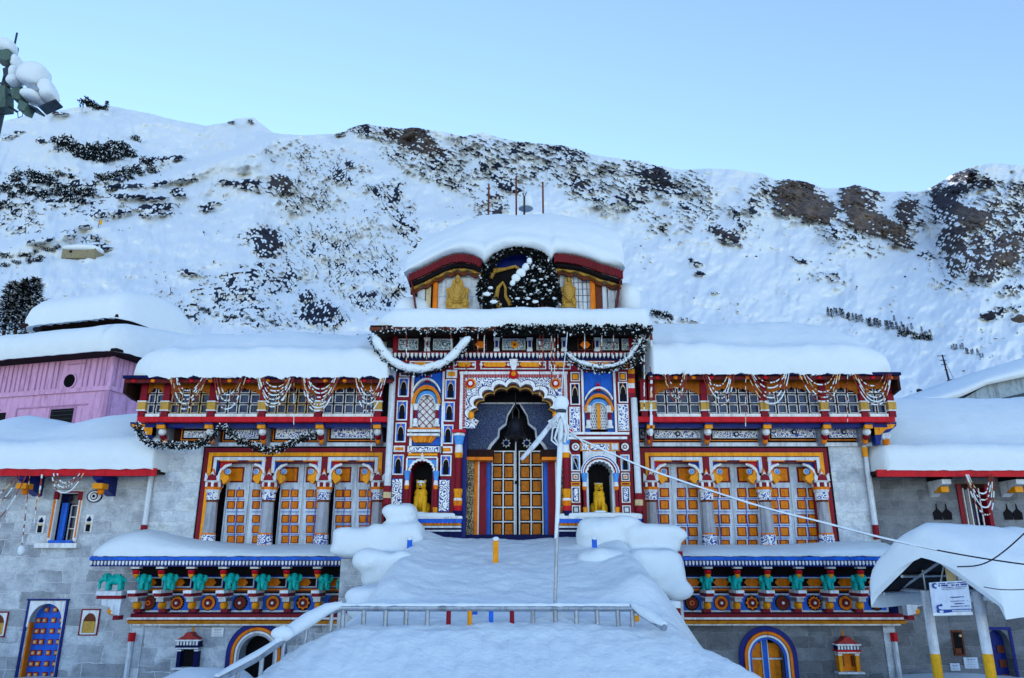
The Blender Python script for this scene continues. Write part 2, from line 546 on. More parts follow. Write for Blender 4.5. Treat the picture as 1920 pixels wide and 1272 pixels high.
def grid_object(name, P, mats, attrs=None, smooth_=True):
    """P: rows x cols x 3"""
    R, C = P.shape[:2]
    me = bpy.data.meshes.new(name)
    me.vertices.add(R * C)
    me.vertices.foreach_set("co", P.reshape(-1).astype(np.float32))
    i = np.arange(R * C).reshape(R, C)
    q = np.stack([i[:-1, :-1], i[:-1, 1:], i[1:, 1:], i[1:, :-1]], -1).reshape(-1, 4)
    me.loops.add(q.size); me.polygons.add(len(q))
    me.loops.foreach_set("vertex_index", q.reshape(-1).astype(np.int32))
    me.polygons.foreach_set("loop_start", (np.arange(len(q)) * 4).astype(np.int32))
    me.polygons.foreach_set("use_smooth", np.ones(len(q), bool) if smooth_ else np.zeros(len(q), bool))
    for m in mats:
        me.materials.append(MATS[m])
    for k, a in (attrs or {}).items():
        at = me.attributes.new(k, 'FLOAT', 'POINT')
        at.data.foreach_set("value", a.reshape(-1).astype(np.float32))
    me.update(calc_edges=True); me.validate()
    o = bpy.data.objects.new(name, me); COL.objects.link(o)
    return o

# ================================================================== mountain
def mountain_mat():
    m, n, l, b = new_mat("mountain")
    at = n.new("ShaderNodeAttribute"); at.attribute_name = "rock"
    br = n.new("ShaderNodeAttribute"); br.attribute_name = "brown"
    v = tex_coord(n, l)
    t = noise_tex(n, l, v, 0.35, 6, 0.7)
    t2 = noise_tex(n, l, v, 0.06, 5, 0.65)
    dark = ramp(n, l, t.outputs[0], [(0.3, (0.003, 0.005, 0.016)), (0.55, (0.011, 0.015, 0.034)), (0.8, (0.036, 0.042, 0.065))])
    vs_ = tex_coord(n, l, (1.0, 1.0, 0.22))
    t3 = noise_tex(n, l, vs_, 0.5, 6, 0.75)
    warm = ramp(n, l, t3.outputs[0], [(0.34, (0.02, 0.018, 0.02)), (0.47, (0.16, 0.115, 0.085)), (0.68, (0.36, 0.27, 0.20))])
    mr = n.new("ShaderNodeMix"); mr.data_type = 'RGBA'
    l.new(br.outputs["Fac"], mr.inputs[0]); l.new(dark, mr.inputs[6]); l.new(warm, mr.inputs[7])
    snowc = ramp(n, l, t2.outputs[0], [(0.3, (0.77, 0.84, 0.91)), (0.7, (0.82, 0.87, 0.92))])
    ad = n.new("ShaderNodeMath"); ad.operation = 'MULTIPLY_ADD'; ad.inputs[1].default_value = 0.5; 
    l.new(t.outputs[0], ad.inputs[0]); l.new(at.outputs["Fac"], ad.inputs[2])
    fac = ramp(n, l, ad.outputs[0], [(0.745, (0, 0, 0)), (0.775, (1, 1, 1))])
    mx = n.new("ShaderNodeMix"); mx.data_type = 'RGBA'
    l.new(fac, mx.inputs[0]); l.new(snowc, mx.inputs[6]); l.new(mr.outputs[2], mx.inputs[7])
    l.new(mx.outputs[2], b.inputs["Base Color"])
    b.inputs["Roughness"].default_value = 0.85
    b.inputs["Specular IOR Level"].default_value = 0.2
    bump(n, l, t.outputs[0], b, 0.35, 0.8)
mountain_mat()

RIDGE = [(-900, 330), (-500, 300), (-250, 262), (-100, 240), (0, 230), (60, 215), (130, 205), (165, 199), (205, 199), (230, 204), (260, 209), (330, 226), (385, 236),
         (420, 231), (445, 222), (475, 221), (490, 231), (512, 250), (560, 254), (625, 251), (645, 246), (662, 237), (690, 233), (720, 239), (752, 241), (783, 240),
         (830, 248), (870, 256), (905, 249), (930, 256), (960, 264), (1000, 268), (1050, 272), (1080, 279), (1110, 290), (1160, 297), (1200, 303), (1230, 311),
         (1280, 319), (1330, 316), (1380, 318), (1430, 326), (1455, 338), (1480, 336), (1510, 342), (1550, 353), (1585, 352), (1606, 346), (1630, 354), (1660, 361),
         (1690, 359), (1722, 361), (1755, 348), (1780, 331), (1800, 321), (1830, 311), (1860, 307), (1890, 309), (1920, 311), (2050, 320), (2300, 350), (2800, 420)]
# rock outcrops: centre, half-axes, tilt (degrees, clockwise on the photo), density, brownness
ROCKS = [(300, 299, 26, 5, 0, .8, 0), (330, 296, 16, 4, 0, .8, 0), (105, 360, 78, 26, 8, .55, 0), (60, 350, 30, 14, 20, .5, 0), (130, 350, 34, 20, 20, .6, 0), (28, 400, 36, 28, 10, .62, 0), (235, 326, 52, 9, -17, .72, 0),
         (225, 350, 42, 5, -3, .85, 0), (235, 368, 36, 4, 0, .85, 0), (300, 345, 22, 4, -12, .8, 0), (335, 361, 14, 8, 0, .8, 0), (292, 372, 26, 4, 0, .8, 0), (290, 389, 36, 7, -4, .8, 0),
         (165, 397, 36, 10, 6, .62, 0), (215, 400, 26, 5, -10, .7, 0), (290, 402, 34, 4, -3, .8, 0), (385, 391, 14, 6, 0, .8, 0), (400, 381, 12, 3, 0, .7, 0), (160, 425, 12, 4, 0, .8, 0),
         (130, 442, 12, 9, 0, .7, 0), (165, 451, 20, 10, 10, .7, 0), (195, 463, 15, 6, 10, .8, 0), (72, 452, 26, 5, -8, .75, 0), (355, 336, 20, 6, -10, .45, 0), (60, 200, 10, 4, 0, .0, 0),
         (112, 213, 12, 4, 0, .8, 0), (85, 262, 12, 5, 0, .6, 0), (20, 255, 18, 4, -20, .7, 0), (435, 228, 6, 3, 0, .9, 0), (468, 227, 6, 3, 0, .9, 0),
         (455, 343, 42, 6, 2, .85, 0), (462, 350, 22, 5, 6, .7, 0), (530, 347, 24, 17, 8, .9, .35), (470, 352, 18, 5, 0, .8, 0), (500, 360, 20, 4, 10, .6, 0), (585, 320, 14, 6, 30, .75, 0), (590, 370, 46, 22, 35, .44, 0),
         (555, 388, 20, 12, 20, .6, 0), (635, 330, 22, 12, 20, .72, 0), (655, 308, 8, 7, 0, .8, 0), (600, 300, 60, 20, 10, .28, 0), (735, 372, 14, 26, 20, .72, 0), (720, 362, 18, 14, -40, .7, 0), (748, 410, 18, 24, -30, .74, 0), (765, 420, 10, 26, 10, .5, 0), (700, 355, 16, 6, 20, .7, 0),
         (500, 455, 30, 26, 25, .86, .12), (470, 450, 22, 14, 10, .5, 0), (545, 470, 40, 16, 30, .5, 0), (620, 470, 55, 34, 25, .52, 0), (640, 520, 30, 20, 30, .5, 0), (455, 535, 34, 28, 20, .74, 0), (495, 525, 24, 26, 30, .62, 0), (450, 575, 46, 26, 10, .62, 0),
         (400, 545, 30, 18, 15, .5, 0), (545, 525, 14, 20, 10, .8, 0), (575, 555, 18, 12, 0, .82, 0), (600, 590, 40, 24, 10, .82, 0), (645, 525, 18, 26, 10, .66, 0), (685, 565, 34, 14, 8, .72, 0), (740, 538, 14, 24, -20, .72, 0), (560, 505, 30, 14, 20, .5, 0),
         (350, 575, 40, 20, 10, .42, 0), (490, 600, 50, 14, 5, .5, 0), (355, 510, 14, 6, 0, .7, 0), (380, 517, 10, 3, 0, .6, 0), (700, 490, 40, 26, 25, .46, 0), (690, 430, 40, 20, 25, .3, 0), (775, 450, 10, 22, 0, .4, 0),
         (638, 250, 10, 5, 10, .8, 0), (680, 243, 28, 12, 15, .78, 0), (715, 255, 18, 8, 25, .7, 0), (776, 262, 46, 24, 24, .92, .55), (735, 250, 20, 10, 20, .8, 0), (815, 285, 30, 16, 30, .68, .2), (790, 310, 48, 16, 22, .66, 0),
         (842, 312, 22, 30, -20, .68, 0), (850, 340, 40, 14, 25, .55, 0), (905, 285, 40, 18, 25, .62, 0), (935, 310, 40, 20, 28, .62, 0), (945, 345, 34, 10, 28, .8, 0), (900, 340, 30, 14, 25, .5, 0), (985, 290, 34, 20, 25, .64, 0), (1020, 300, 40, 22, 22, .6, 0),
         (1060, 290, 36, 16, 22, .62, 0), (1085, 330, 36, 26, 24, .66, .1), (1100, 345, 24, 14, 24, .76, .15), (1050, 335, 30, 14, 24, .5, 0), (1135, 330, 26, 18, 24, .6, 0), (1165, 355, 36, 26, 28, .62, 0), (1200, 395, 36, 12, 26, .44, 0), (1130, 375, 30, 16, 30, .48, 0), (922, 384, 20, 20, 20, .72, .2), (898, 375, 14, 10, 0, .6, 0), (1010, 330, 30, 10, 20, .4, 0), (1215, 400, 34, 7, 10, .4, 0),
         (1180, 335, 24, 22, 20, .6, 0), (1228, 335, 32, 22, 14, .86, .1), (1205, 350, 16, 14, 0, .8, .1), (1290, 355, 34, 20, 24, .62, 0), (1262, 372, 36, 12, 24, .6, 0), (1310, 385, 30, 14, 30, .55, 0), (1300, 400, 40, 22, 30, .42, 0),
         (1362, 442, 28, 12, 22, .88, .3), (1385, 425, 14, 18, 0, .6, 0), (1400, 430, 20, 14, 20, .4, 0), (1418, 375, 14, 26, 20, .72, .1), (1410, 395, 8, 10, 0, .86, 0), (1385, 395, 20, 6, 0, .6, 0), (1445, 362, 10, 12, 0, .6, 0),
         (1482, 372, 30, 34, 0, 1.0, .8), (1515, 385, 36, 30, 14, 1.0, .85), (1545, 398, 24, 22, 16, 1.0, .8), (1500, 352, 34, 14, 10, .9, .4), (1600, 380, 24, 36, 0, 1.0, .85), (1628, 372, 22, 22, 0, .8, .4), (1625, 415, 42, 24, 22, 1.0, .85), (1670, 430, 40, 18, 28, .96, .7), (1690, 452, 28, 14, 22, .86, .5),
         (1587, 412, 14, 14, 0, .7, .5), (1700, 398, 20, 28, 10, .86, .25), (1715, 420, 20, 12, -20, .5, .1), (1590, 448, 46, 13, 22, .56, 0), (1560, 428, 20, 6, 10, .4, 0), (1740, 482, 18, 8, 26, .8, 0), (1555, 520, 26, 7, 6, .6, 0), (1500, 488, 14, 4, 10, .6, 0), (1305, 492, 10, 6, 20, .7, 0), (1312, 512, 10, 5, 10, .8, 0),
         (1830, 338, 40, 14, 16, .84, .1), (1800, 345, 18, 24, 0, .86, .1), (1775, 385, 26, 40, -20, .9, .15), (1765, 400, 30, 16, 0, .8, .1), (1790, 440, 26, 50, 0, .84, .2), (1822, 408, 36, 22, 10, .98, .75), (1800, 490, 30, 26, 0, .8, .35), (1850, 455, 40, 40, 14, .74, .5), (1885, 470, 34, 34, 14, .82, .7), (1830, 500, 44, 22, 10, .72, .4), (1890, 400, 40, 30, 15, .52, .2), (1910, 360, 24, 14, 10, .56, .1), (1870, 440, 60, 60, 14, .42, .4), (1862, 523, 18, 9, -14, .8, .2), (1960, 440, 60, 70, 10, .7, .5), (2060, 420, 60, 60, 20, .6, .4),
         (1772, 535, 30, 6, 10, .46, 0), (1850, 592, 14, 7, -10, .86, .2), (1885, 545, 24, 8, -16, .6, .1), (1880, 585, 30, 7, -14, .5, 0), (1240, 432, 20, 5, 8, .4, 0), (1340, 548, 8, 3, 0, .7, 0), (1240, 598, 16, 7, 10, .6, 0), (1290, 600, 14, 3, 10, .5, 0),
         (-60, 380, 60, 40, 10, .6, 0), (-150, 330, 60, 20, 10, .5, 0), (1020, 235, 1, 1, 0, 0, 0)]
GULLY = [(560, 235), (512, 256), (450, 285), (400, 300), (300, 331), (235, 352), (180, 398), (110, 432), (0, 462), (-200, 500)]
TREE_ZONES = []

def make_mountain():
    C, R = 1300, 330
    pxs = np.linspace(-560, 2480, C)
    rx_ = np.array([p[0] for p in RIDGE], float); ry_ = np.array([p[1] for p in RIDGE], float)
    top = np.interp(pxs, rx_, ry_)
    k = np.ones(9) / 9
    jag = fbm(pxs / 26.0, pxs * 0 + .5, 50, 4, 0.6) * 5.0
    top = top + jag * 0.5
    rows = np.linspace(0, 1, R)
    low = 1120.0
    PX = np.repeat(pxs[None], R, 0)
    # rows dense in the visible band, sparse below
    PY = low + (top[None] - low) * (1 - (1 - rows[:, None]) ** 1.35)
    a = cos(T) - (636 - PY) / F * sin(T); b_ = sin(T) + (636 - PY) / F * cos(T)
    t = (PX - 960) / F / a; s_ = b_ / a
    srel = (PY - low) / (top[None] - low)
    dist = 27 + 330 * srel ** 1.5
    dist = dist * (1 + 0.10 * np.sin(pxs[None] / 330.0 + 1.0) * srel)
    # relief, all of it along the line of depth so that the mountain is a real undulating slope
    dl = fbm(PX / 210, PY / 150, 3, 4) * 0.10 * srel
    gx = np.array([g[0] for g in GULLY][::-1], float); gy = np.array([g[1] for g in GULLY][::-1], float)
    gline = np.interp(pxs, gx, gy)[None]
    leftm = 1 - smooth(500, 560, PX)
    dl += 0.16 * smooth(6, -10, PY - gline) * leftm * srel
    dl += -0.03 * np.exp(-((PY - gline - 12) / 18) ** 2) * leftm
    rm = smooth(1700, 1800, PX + (PY - 420) * 0.35)
    dl += -0.10 * rm * srel
    dl += 0.05 * np.exp(-((PX - 1745 - (PY - 430) * 0.45) / 22) ** 2) * smooth(540, 480, PY)
    dl += fbm(PX / 60, PY / 36, 9, 4, 0.55) * 0.030 + fbm((PX + PY * .5) / 26, PY / 16, 11, 3, 0.55) * 0.006
    dl += np.abs(fbm((PX + PY * 0.6) / 46, PY / 60, 21, 3)) * 0.02
    fl = 1 - np.abs(fbm((PX + (PY - 400) * 0.35) / 38 + 0.6 * fbm(PX / 90, PY / 90, 93, 2), PY / 210, 95, 3)) * 2.2
    dl += -0.006 * np.clip(fl, 0, 1) ** 2 * smooth(0.35, 0.6, srel)
    # rock mask
    M = np.zeros_like(PX); BR = np.zeros_like(PX); SOL = np.zeros_like(PX)
    for cx, cy, ax, ay, ro, st, bn in ROCKS:
        c_, s2 = cos(radians(ro)), sin(radians(ro))
        dx = PX - cx; dy = PY - cy
        k_ = 1.2 if bn > .4 else (1.3 if st > .73 else 1.6)
        u = (dx * c_ + dy * s2) / (ax * k_); v = (-dx * s2 + dy * c_) / (ay * k_)
        w = np.clip(1.3 - (u * u + v * v) ** 0.7 * 1.0, 0, 1)
        w = w * w * (3 - 2 * w)
        M = np.maximum(M, w * st)
        BR = np.maximum(BR, w * bn); SOL = np.maximum(SOL, w * max(0.0, st - .70) * 2.2)
    ca, sa = cos(radians(24)), sin(radians(24))
    # strata run down to the right on the central and right cliffs, level on the left slabs
    ang = smooth(480, 760, PX)
    U = PX * (1 - ang) + (PX * ca + PY * sa) * ang
    V = PY * (1 - ang) + (-PX * sa + PY * ca) * ang
    n1 = fbm(U / 22, V / 5.0, 31, 4, 0.68)
    n2 = fbm(U / 6.5, V / 3.2, 41, 3, 0.65)
    n3 = fbm(PX / 42, PY / 30, 47, 3, 0.55)
    spots = smooth(0.30, 0.42, fbm(PX / 9, PY / 5.5, 61, 3, 0.5)) * smooth(-0.10, 0.25, fbm(PX / 90, PY / 60, 67, 3)) * smooth(0.98, 0.90, srel)
    raw = M * 1.05 + np.maximum(BR * 0.55, SOL) + n1 * 1.7 + n2 * 1.25 + n3 * 0.7 - 0.70
    rock = smooth(-0.04, 0.05, raw) * (M > 0.03)
    rock = np.maximum(rock, spots)
    # rock stands out of the snow, in blocks; snow lies thicker elsewhere
    blk = np.floor((n1 + n2 * 0.5) * 5) / 5
    dl += -0.012 * rock * (0.6 + blk) + 0.006 * M * n2
    dl += -0.016 * smooth(0.2, 0.9, M) * (M > 0)
    dl *= smooth(0.0, 0.12, srel)
    Y = dist * (1 + dl)
    P = np.stack([t * Y, Y, s_ * Y], -1)
    # the far side of the ridge falls away
    back = []
    for q in range(1, 9):
        B = P[-1].copy(); B[:, 1] += 9 * q * q * 0.6; B[:, 0] *= B[:, 1] / P[-1][:, 1]; B[:, 2] -= 3.2 * q * q * 0.5
        back.append(B)
    P = np.concatenate([P, np.stack(back)], 0)
    z8 = np.zeros((8, C))
    o = grid_object("mountain", P, ["mountain"], {"rock": np.concatenate([rock * 0.66, z8], 0), "brown": np.concatenate([BR * (0.75 + 0.5 * n3), z8], 0)})
    structure(o, "snow covered mountainside with dark rock outcrops behind the temple")
    return PX, PY, P[:R]
MPX, MPY, MP = make_mountain()
def on_mountain(px, py):
    j = int(np.clip(np.searchsorted(MPX[0], px), 0, MPX.shape[1] - 1))
    i = int(np.argmin(np.abs(MPY[:, j] - py)))
    return Vector(MP[i, j])

# ================================================================== ground and the snowed-in stairs
def make_ground():
    xs = np.linspace(-70, 70, 281); ys = np.linspace(-12, 30, 169)
    X, Y = np.meshgrid(xs, ys)
    Z = -2.78 + 0.10 * fbm(X / 3.0, Y / 3.0, 71, 4) - 0.0 * X
    Z += 1.0 * np.exp(-(X ** 2 / 90)) * smooth(6, -1, Y)
    Z += 0.95 * np.exp(-((X + 5.6) / 1.15) ** 4) * np.exp(-((Y - 14.8) / 1.3) ** 2)
    Z += 0.35 * np.exp(-((X + 7.6) / 0.9) ** 2) * np.exp(-((Y - 16) / 1.5) ** 2)
    Z += 0.30 * np.exp(-((X - 10.6) / 1.2) ** 2) * np.exp(-((Y - 18.5) / 1.5) ** 2)
    Z += smooth(21, 30, Y) * 0.2
    o = grid_object("snow_ground", np.stack([X, Y, Z], -1), ["snow"])
    structure(o, "deep snow covering the temple forecourt")
make_ground()

def stair_height(X, Y):
    zt = np.interp(Y, [8.2, 9.4, 10.4, 11.5, 12.2, 12.62, 12.86, 13.1, 13.5, 14.2, 16, 18.0, 18.9, 20.8],
                   [-3.3, -2.85, -2.24, -1.60, -1.24, -1.04, -0.985, -0.965, -0.90, -0.68, -0.10, .46, .63, .66])
    xl = np.interp(Y, [8.5, 10, 11.4, 12.3, 12.8, 13.3, 14.5, 17, 19], [-5.4, -4.6, -3.98, -3.45, -3.05, -2.95, -2.6, -2.4, -2.5])
    xr = np.interp(Y, [8.5, 10, 11.5, 12.5, 12.8, 13.3, 14.5, 17, 19], [5.6, 4.9, 3.9, 2.95, 2.70, 2.82, 2.85, 2.6, 2.8])
    dx = np.maximum(xl - X, X - xr)
    fall = np.log1p(np.exp(np.clip(dx / 0.16, -30, 30))) * 0.16
    n = 0.055 * fbm(X / 0.9, Y / 0.9, 81, 4) + 0.06 * fbm(X / 0.16, Y / 1.2, 83, 3) * smooth(12.9, 12.3, Y) + 0.03 * fbm(X / 0.3, Y / 0.3, 85, 3)
    dish = -0.10 * np.exp(-(X / 1.6) ** 2) * smooth(15, 18, Y)
    cone = 0.42 * np.exp(-np.sqrt((X - 0.73) ** 2 + (Y - 13.35) ** 2 + 0.004) / 0.16)
    hump = 0.16 * np.exp(-((X - 2.2) / 0.6) ** 2) * np.exp(-((Y - 14.4) / 0.5) ** 2)
    bank = (0.24 * np.exp(-((X + 2.3) / 0.5) ** 2) + 0.24 * np.exp(-((X - 2.45) / 0.5) ** 2)) * smooth(13.6, 14.8, Y) * smooth(19.5, 18.3, Y)
    return zt + n + bank + dish + cone + hump - fall * 1.5
def make_stairs():
    xs = np.linspace(-7, 7, 330)
    ys = np.concatenate([np.linspace(8.2, 12.2, 70), np.linspace(12.25, 14, 70), np.linspace(14.1, 20.5, 110)])
    X, Y = np.meshgrid(xs, ys)
    o = grid_object("snow_stairs", np.stack([X, Y, np.maximum(stair_height(X, Y), -3.4)], -1), ["stairsnow"])
    structure(o, "broad temple stairs buried under smooth deep snow")
make_stairs()
# ================================================================== entrance tower of the temple
TY = 19.2                                  # plane of its painted front
def sx_(X, py):                            # plumb column X (metres) back to a photo column, for checking only
    return 960 + X / TY * F * ra(py)[0]
tower = thing("temple_gatehouse", "tall painted central gatehouse with arched wooden door and a snow covered top pavilion", "temple gatehouse", (wx(962, 900, 20.5), 20.5, -2.8))

m = MB()                                   # masonry core, open at the gateway
xl, xr = wx(728, 860, TY), wx(1197, 860, TY)
gl, gr = wx(868, 860, TY), wx(1062, 860, TY)
ztop, zarch, zbase = wz(618, TY), wz(712, TY), -3.0
m.box(xl, gl - .02, TY + .62, 24.5, zbase, ztop, "maroon")
m.box(gr + .02, xr, TY + .62, 24.5, zbase, ztop, "maroon")
m.box(gl - .02, gr + .02, TY + .62, 24.5, zarch, ztop, "maroon")
m.box(gl - .02, gr + .02, 21.2, 24.5, zbase, zarch, "black")
m.box(xl - .02, xl + .10, TY + .01, TY + .62, wz(965, TY), wz(630, TY), "maroon")
m.box(xr - .10, xr + .02, TY + .01, TY + .62, wz(965, TY), wz(630, TY), "maroon")
m.box(gl - .02, gr + .02, TY + .4, 21.2, zbase, wz(1004, TY + .9), "navy")      # threshold
m.build("wall", tower)

def strip(px0, px1, py0, py1, mat="maroon", Y=TY, d=.6):
    """upright member: plumb, measured at its middle"""
    m_ = MB()
    m_.r(px0, py0, px1, py1, Y, d, mat)
    return m_

# --- pilasters with the little painted niches
def small_niche(px0, py0, px1, py1, parent, back="blue"):
    q = MB()
    pm = (py0 + py1) / 2
    x0, x1, z0, z1 = wx(px0, pm, TY), wx(px1, pm, TY), wz(py1, TY), wz(py0, TY)
    w, h = x1 - x0, z1 - z0
    Y = TY - .04
    b = .030
    cx = (x0 + x1) / 2
    cur = ogee(cx, z0 + h * .42, w * .26, h * .36, 6)
    q.box(x0, x0 + b, Y, Y + .1, z0, z1, "white"); q.box(x1 - b, x1, Y, Y + .1, z0, z1, "white")
    q.box(x0 + b, x1 - b, Y, Y + .1, z1 - b, z1, "white"); q.box(x0 + b, x1 - b, Y, Y + .1, z0, z0 + b, "white")
    arch_plate(q, x0 + b, x1 - b, z0 + b, z1 - b, cur, Y + .015, Y + .029, back)
    cur2 = ogee(cx, z0 + h * .42, w * .30, h * .42, 6)
    q.ring(cur, cur2, Y + .008, Y + .05, "cream")
    q.lathe((cx, Y + .02, z0 + h * .86), [(.0, -.02), (.028, .0), (.012, .05)], "orange", 6)
    q.box(x0 + b, x1 - b, Y + .032, Y + .05, z0 + b, z1 - b, "black")
    return q.build("niche", parent)

def pilaster(px0, px1, py0, py1):
    return strip(px0, px1, py0, py1, "maroon", TY, .6).build("pilaster", tower)
def square_panel(parent, px0, py0, px1, py1, mats, name="painted_panel"):
    q = MB()
    frame(q, px0, py0, px1, py1, TY - .03, mats)
    return q.build(name, parent)

pa = pilaster(737, 768, 700, 963)
pb = pilaster(828, 862, 690, 963)
for a_ in [(747, 709, 767, 745), (744, 752, 764, 789), (741.5, 793, 761.5, 830), (736.5, 853, 757, 891)]:
    small_niche(*a_, pa)
for a_ in [(835, 712, 855, 749), (832.5, 754, 852.5, 791), (830, 797, 850, 833), (826, 854, 846.5, 893)]:
    small_niche(*a_, pb)
square_panel(pa, 738, 836, 759, 847.5, [(0, "white"), (3.0, "orange"), (5, "amber")])
square_panel(pb, 827, 837, 848, 850, [(0, "white"), (3.2, "orange"), (5, "amber")])
square_panel(pb, 837, 694, 857, 709, [(0, "white"), (3.5, "amber")])
square_panel(pa, 749, 697, 768, 706, [(0, "white"), (2.5, "maroon")])
square_panel(pa, 733, 897, 754.5, 962, [(0, "deepblue"), (1.5, "scrollblue")])
square_panel(pb, 822, 899, 843.5, 960, [(0, "deepblue"), (1.5, "scrollblue")])
pc = pilaster(1063, 1092, 690, 965)
pd = pilaster(1154, 1184, 690, 965)
square_panel(pc, 1070, 698, 1087, 715, [(0, "white"), (2, "navy"), (3.5, "amber")])
square_panel(pd, 1160, 698, 1175, 714, [(0, "white"), (1.5, "navy"), (3, "amber")])
small_niche(1069, 719, 1087, 760, pc, "navy"); small_niche(1159, 717, 1177, 756, pd, "navy")
square_panel(pc, 1067.5, 763, 1088, 812, [(0, "white"), (1.5, "scrollfine")])
square_panel(pd, 1159, 758, 1179, 808, [(0, "white"), (1.5, "scrollfine")])
for p_, o_ in ((pc, 0), (pd, 92.5)):
    u = 0 if o_ == 0 else 1
    q = MB(); cx, cz = wx(1079 + o_, 838.5, TY), wz(838.5, TY)
    q.poly(circle(cx, cz, .125), TY - .03, TY, "black"); q.poly(circle(cx, cz, .10), TY - .042, TY, "white"); q.poly(circle(cx, cz, .055), TY - .054, TY, "maroon"); q.poly(circle(cx, cz, .03), TY - .066, TY, "white")
    q.build("rosette", p_)
    small_niche(1070.5 + o_ * 1.005, 853, 1087.5 + o_ * 1.005, 884, p_, "skyblue")
    square_panel(p_, 1071.5 + o_ * 1.01, 886.5, 1087 + o_ * 1.01, 902, [(0, "white"), (2, "black"), (4, "white"), (5.6, "orange")])
    square_panel(p_, 1070.5 + o_ * 1.015, 904, 1088 + o_ * 1.015, 911, [(0, "amber"), (2, "maroon")])
    square_panel(p_, 1071.5 + o_ * 1.018, 912.5, 1087.5 + o_ * 1.018, 943, [(0, "white"), (2.2, "navy"), (4, "scrollfine")])
    square_panel(p_, 1072.5 + o_ * 1.025, 948, 1088 + o_ * 1.025, 964, [(0, "white"), (2, "black"), (4, "coolwhite")])
for a_ in [(769.5, 774, 697, 850), (828, 832, 697, 850), (1091, 1095, 692, 815), (1151.5, 1155.5, 692, 812)]:
    strip(*a_, "white", TY - .03, .2).build("fillet", tower)

# --- bay panels with their windows and lion niches
def window_bay(pxc0, pxc1, py0, py1, name, spec):
    bay = MB()
    pm = (py0 + py1) / 2
    x0, x1 = wx(pxc0, pm, TY), wx(pxc1, pm, TY)
    z0, z1 = wz(py1, TY), wz(py0, TY)
    cx, zs, hw, h = spec["c"], spec["spring"], spec["hw"], spec["h"]
    hole = ogee(cx, zs, hw, h, 9)
    arch_plate(bay, x0, x1, z0, z1, hole, TY + .06, TY + .5, "blue")
    b_ = bay.build("window_surround", tower)
    q = MB()
    o1 = ogee(cx, zs, hw * 1.0, h, 10); o2 = ogee(cx, zs, hw * 1.28, h * 1.30, 10)
    q.ring(o1, o2, TY - .01, TY + .1, "skyblue")
    q.ring(ogee(cx, zs, hw * .94, h * .95, 10), o1, TY - .03, TY + .1, "white")
    q.ring(ogee(cx, zs + .02, hw * 1.30, h * 1.36, 10), arc(cx, zs - .02, hw * 1.68, h * 1.74, 170, 10, 20), TY - .10, TY + .1, "amber")
    q.ring(arc(cx, zs - .02, hw * 1.56, h * 1.60, 170, 10, 20), arc(cx, zs - .02, hw * 1.70, h * 1.78, 170, 10, 20), TY - .13, TY + .1, "orange")
    q.ring(arc(cx, zs + .04, hw * 1.74, h * 2.02, 150, 30, 16), arc(cx, zs + .04, hw * 1.86, h * 2.20, 150, 30, 16), TY - .15, TY + .1, "white")
    q.lathe((cx, TY - .05, zs + h * 2.02), [(.05, 0), (.07, .04), (.03, .10), (.05, .14), (.005, .24)], "red", 8)
    q.build("arch_hood", b_)
    q = MB()                                # flanking colonnettes
    for sgn in (-1, 1):
        px_ = cx + sgn * hw * 1.22
        q.lathe((px_, TY - .02, spec["sill"]), [(.085, 0), (.085, .05), (.055, .09), (.06, .20), (.045, .22)], "white", 10)
        q.lathe((px_, TY - .02, spec["sill"] + .22), [(.045, 0), (.05, .20), (.045, .22)], "maroon", 10)
        q.lathe((px_, TY - .02, spec["sill"] + .44), [(.05, 0), (.06, .10), (.085, .16), (.085, zs - spec["sill"] - .42)], "white", 10)
        q.build("colonnette", b_)
        q = MB()
    q = MB()
    q.poly(hole + [(hole[-1][0], spec["sill"]), (hole[0][0], spec["sill"])], TY + .09, TY + .12, spec["pane"])
    pane = q.build("window_pane", b_)
    q = MB()
    if spec["lattice"] == "diamond":
        n_ = 9
        for i in range(-4, 8):
            for dx in (1, -1):
                zA = spec["sill"] + i * .19
                pts = []
                for s_ in np.linspace(-1, 1, 30):
                    x_ = cx + s_ * hw * .97; z_ = zA + (s_ * dx + 1) * hw
                    lim = zs + h * sin(pi / 2 * (max(0.0, 1 - abs(s_))) ** .47) - .02
                    if spec["sill"] < z_ < lim:
                        pts.append((x_, TY + .075, z_))
                if len(pts) > 1:
                    q.tube([pts[0], pts[-1]], .010, "maroon", 4)
    else:
        for k in range(-4, 5):
            for r_ in range(9):
                X_, Z_ = cx + k * .055 + (.0275 if r_ % 2 else 0), spec["sill"] + .05 + r_ * .075
                if abs(X_ - cx) < hw * .9 and Z_ < zs + h * (1 - (abs(X_ - cx) / hw) ** 1.6) - .03:
                    q.box(X_ - .011, X_ + .011, TY + .08, TY + .10, Z_ - .02, Z_ + .02, "deepblue")
        q.box(cx - .045, cx + .045, TY + .04, TY + .10, spec["sill"], zs + h * .86, "amber")
    if q.v:
        q.build("window_lattice", b_)
    return b_
zs = wz(756, TY)
b1 = window_bay(771, 831, 694, 809, "bay", dict(c=wx(799.5, 770, TY), spring=wz(762, TY), hw=wx(816, 770, TY) - wx(799.5, 770, TY), h=wz(740, TY) - wz(762, TY), sill=wz(801, TY), pane="white", lattice="diamond"))
b2 = window_bay(1093, 1154, 694, 812, "bay", dict(c=wx(1123, 780, TY), spring=wz(776, TY), hw=wx(1140, 780, TY) - wx(1123.5, 780, TY), h=wz(755, TY) - wz(776, TY), sill=wz(804, TY), pane="white", lattice="bar"))
q = MB()                                    # sill and fan basket under the left window
q.r(766, 802, 825, 805, TY - .10, .3, "orange"); q.r(764, 805.5, 825, 810, TY - .14, .3, "white"); q.r(763, 813, 824, 817, TY - .18, .4, "white")
q.r(768, 817.5, 828, 835, TY + .05, .2, "blue")
q.build("window_sill", b1)
q = MB()
cx = wx(793.5, 824, TY)
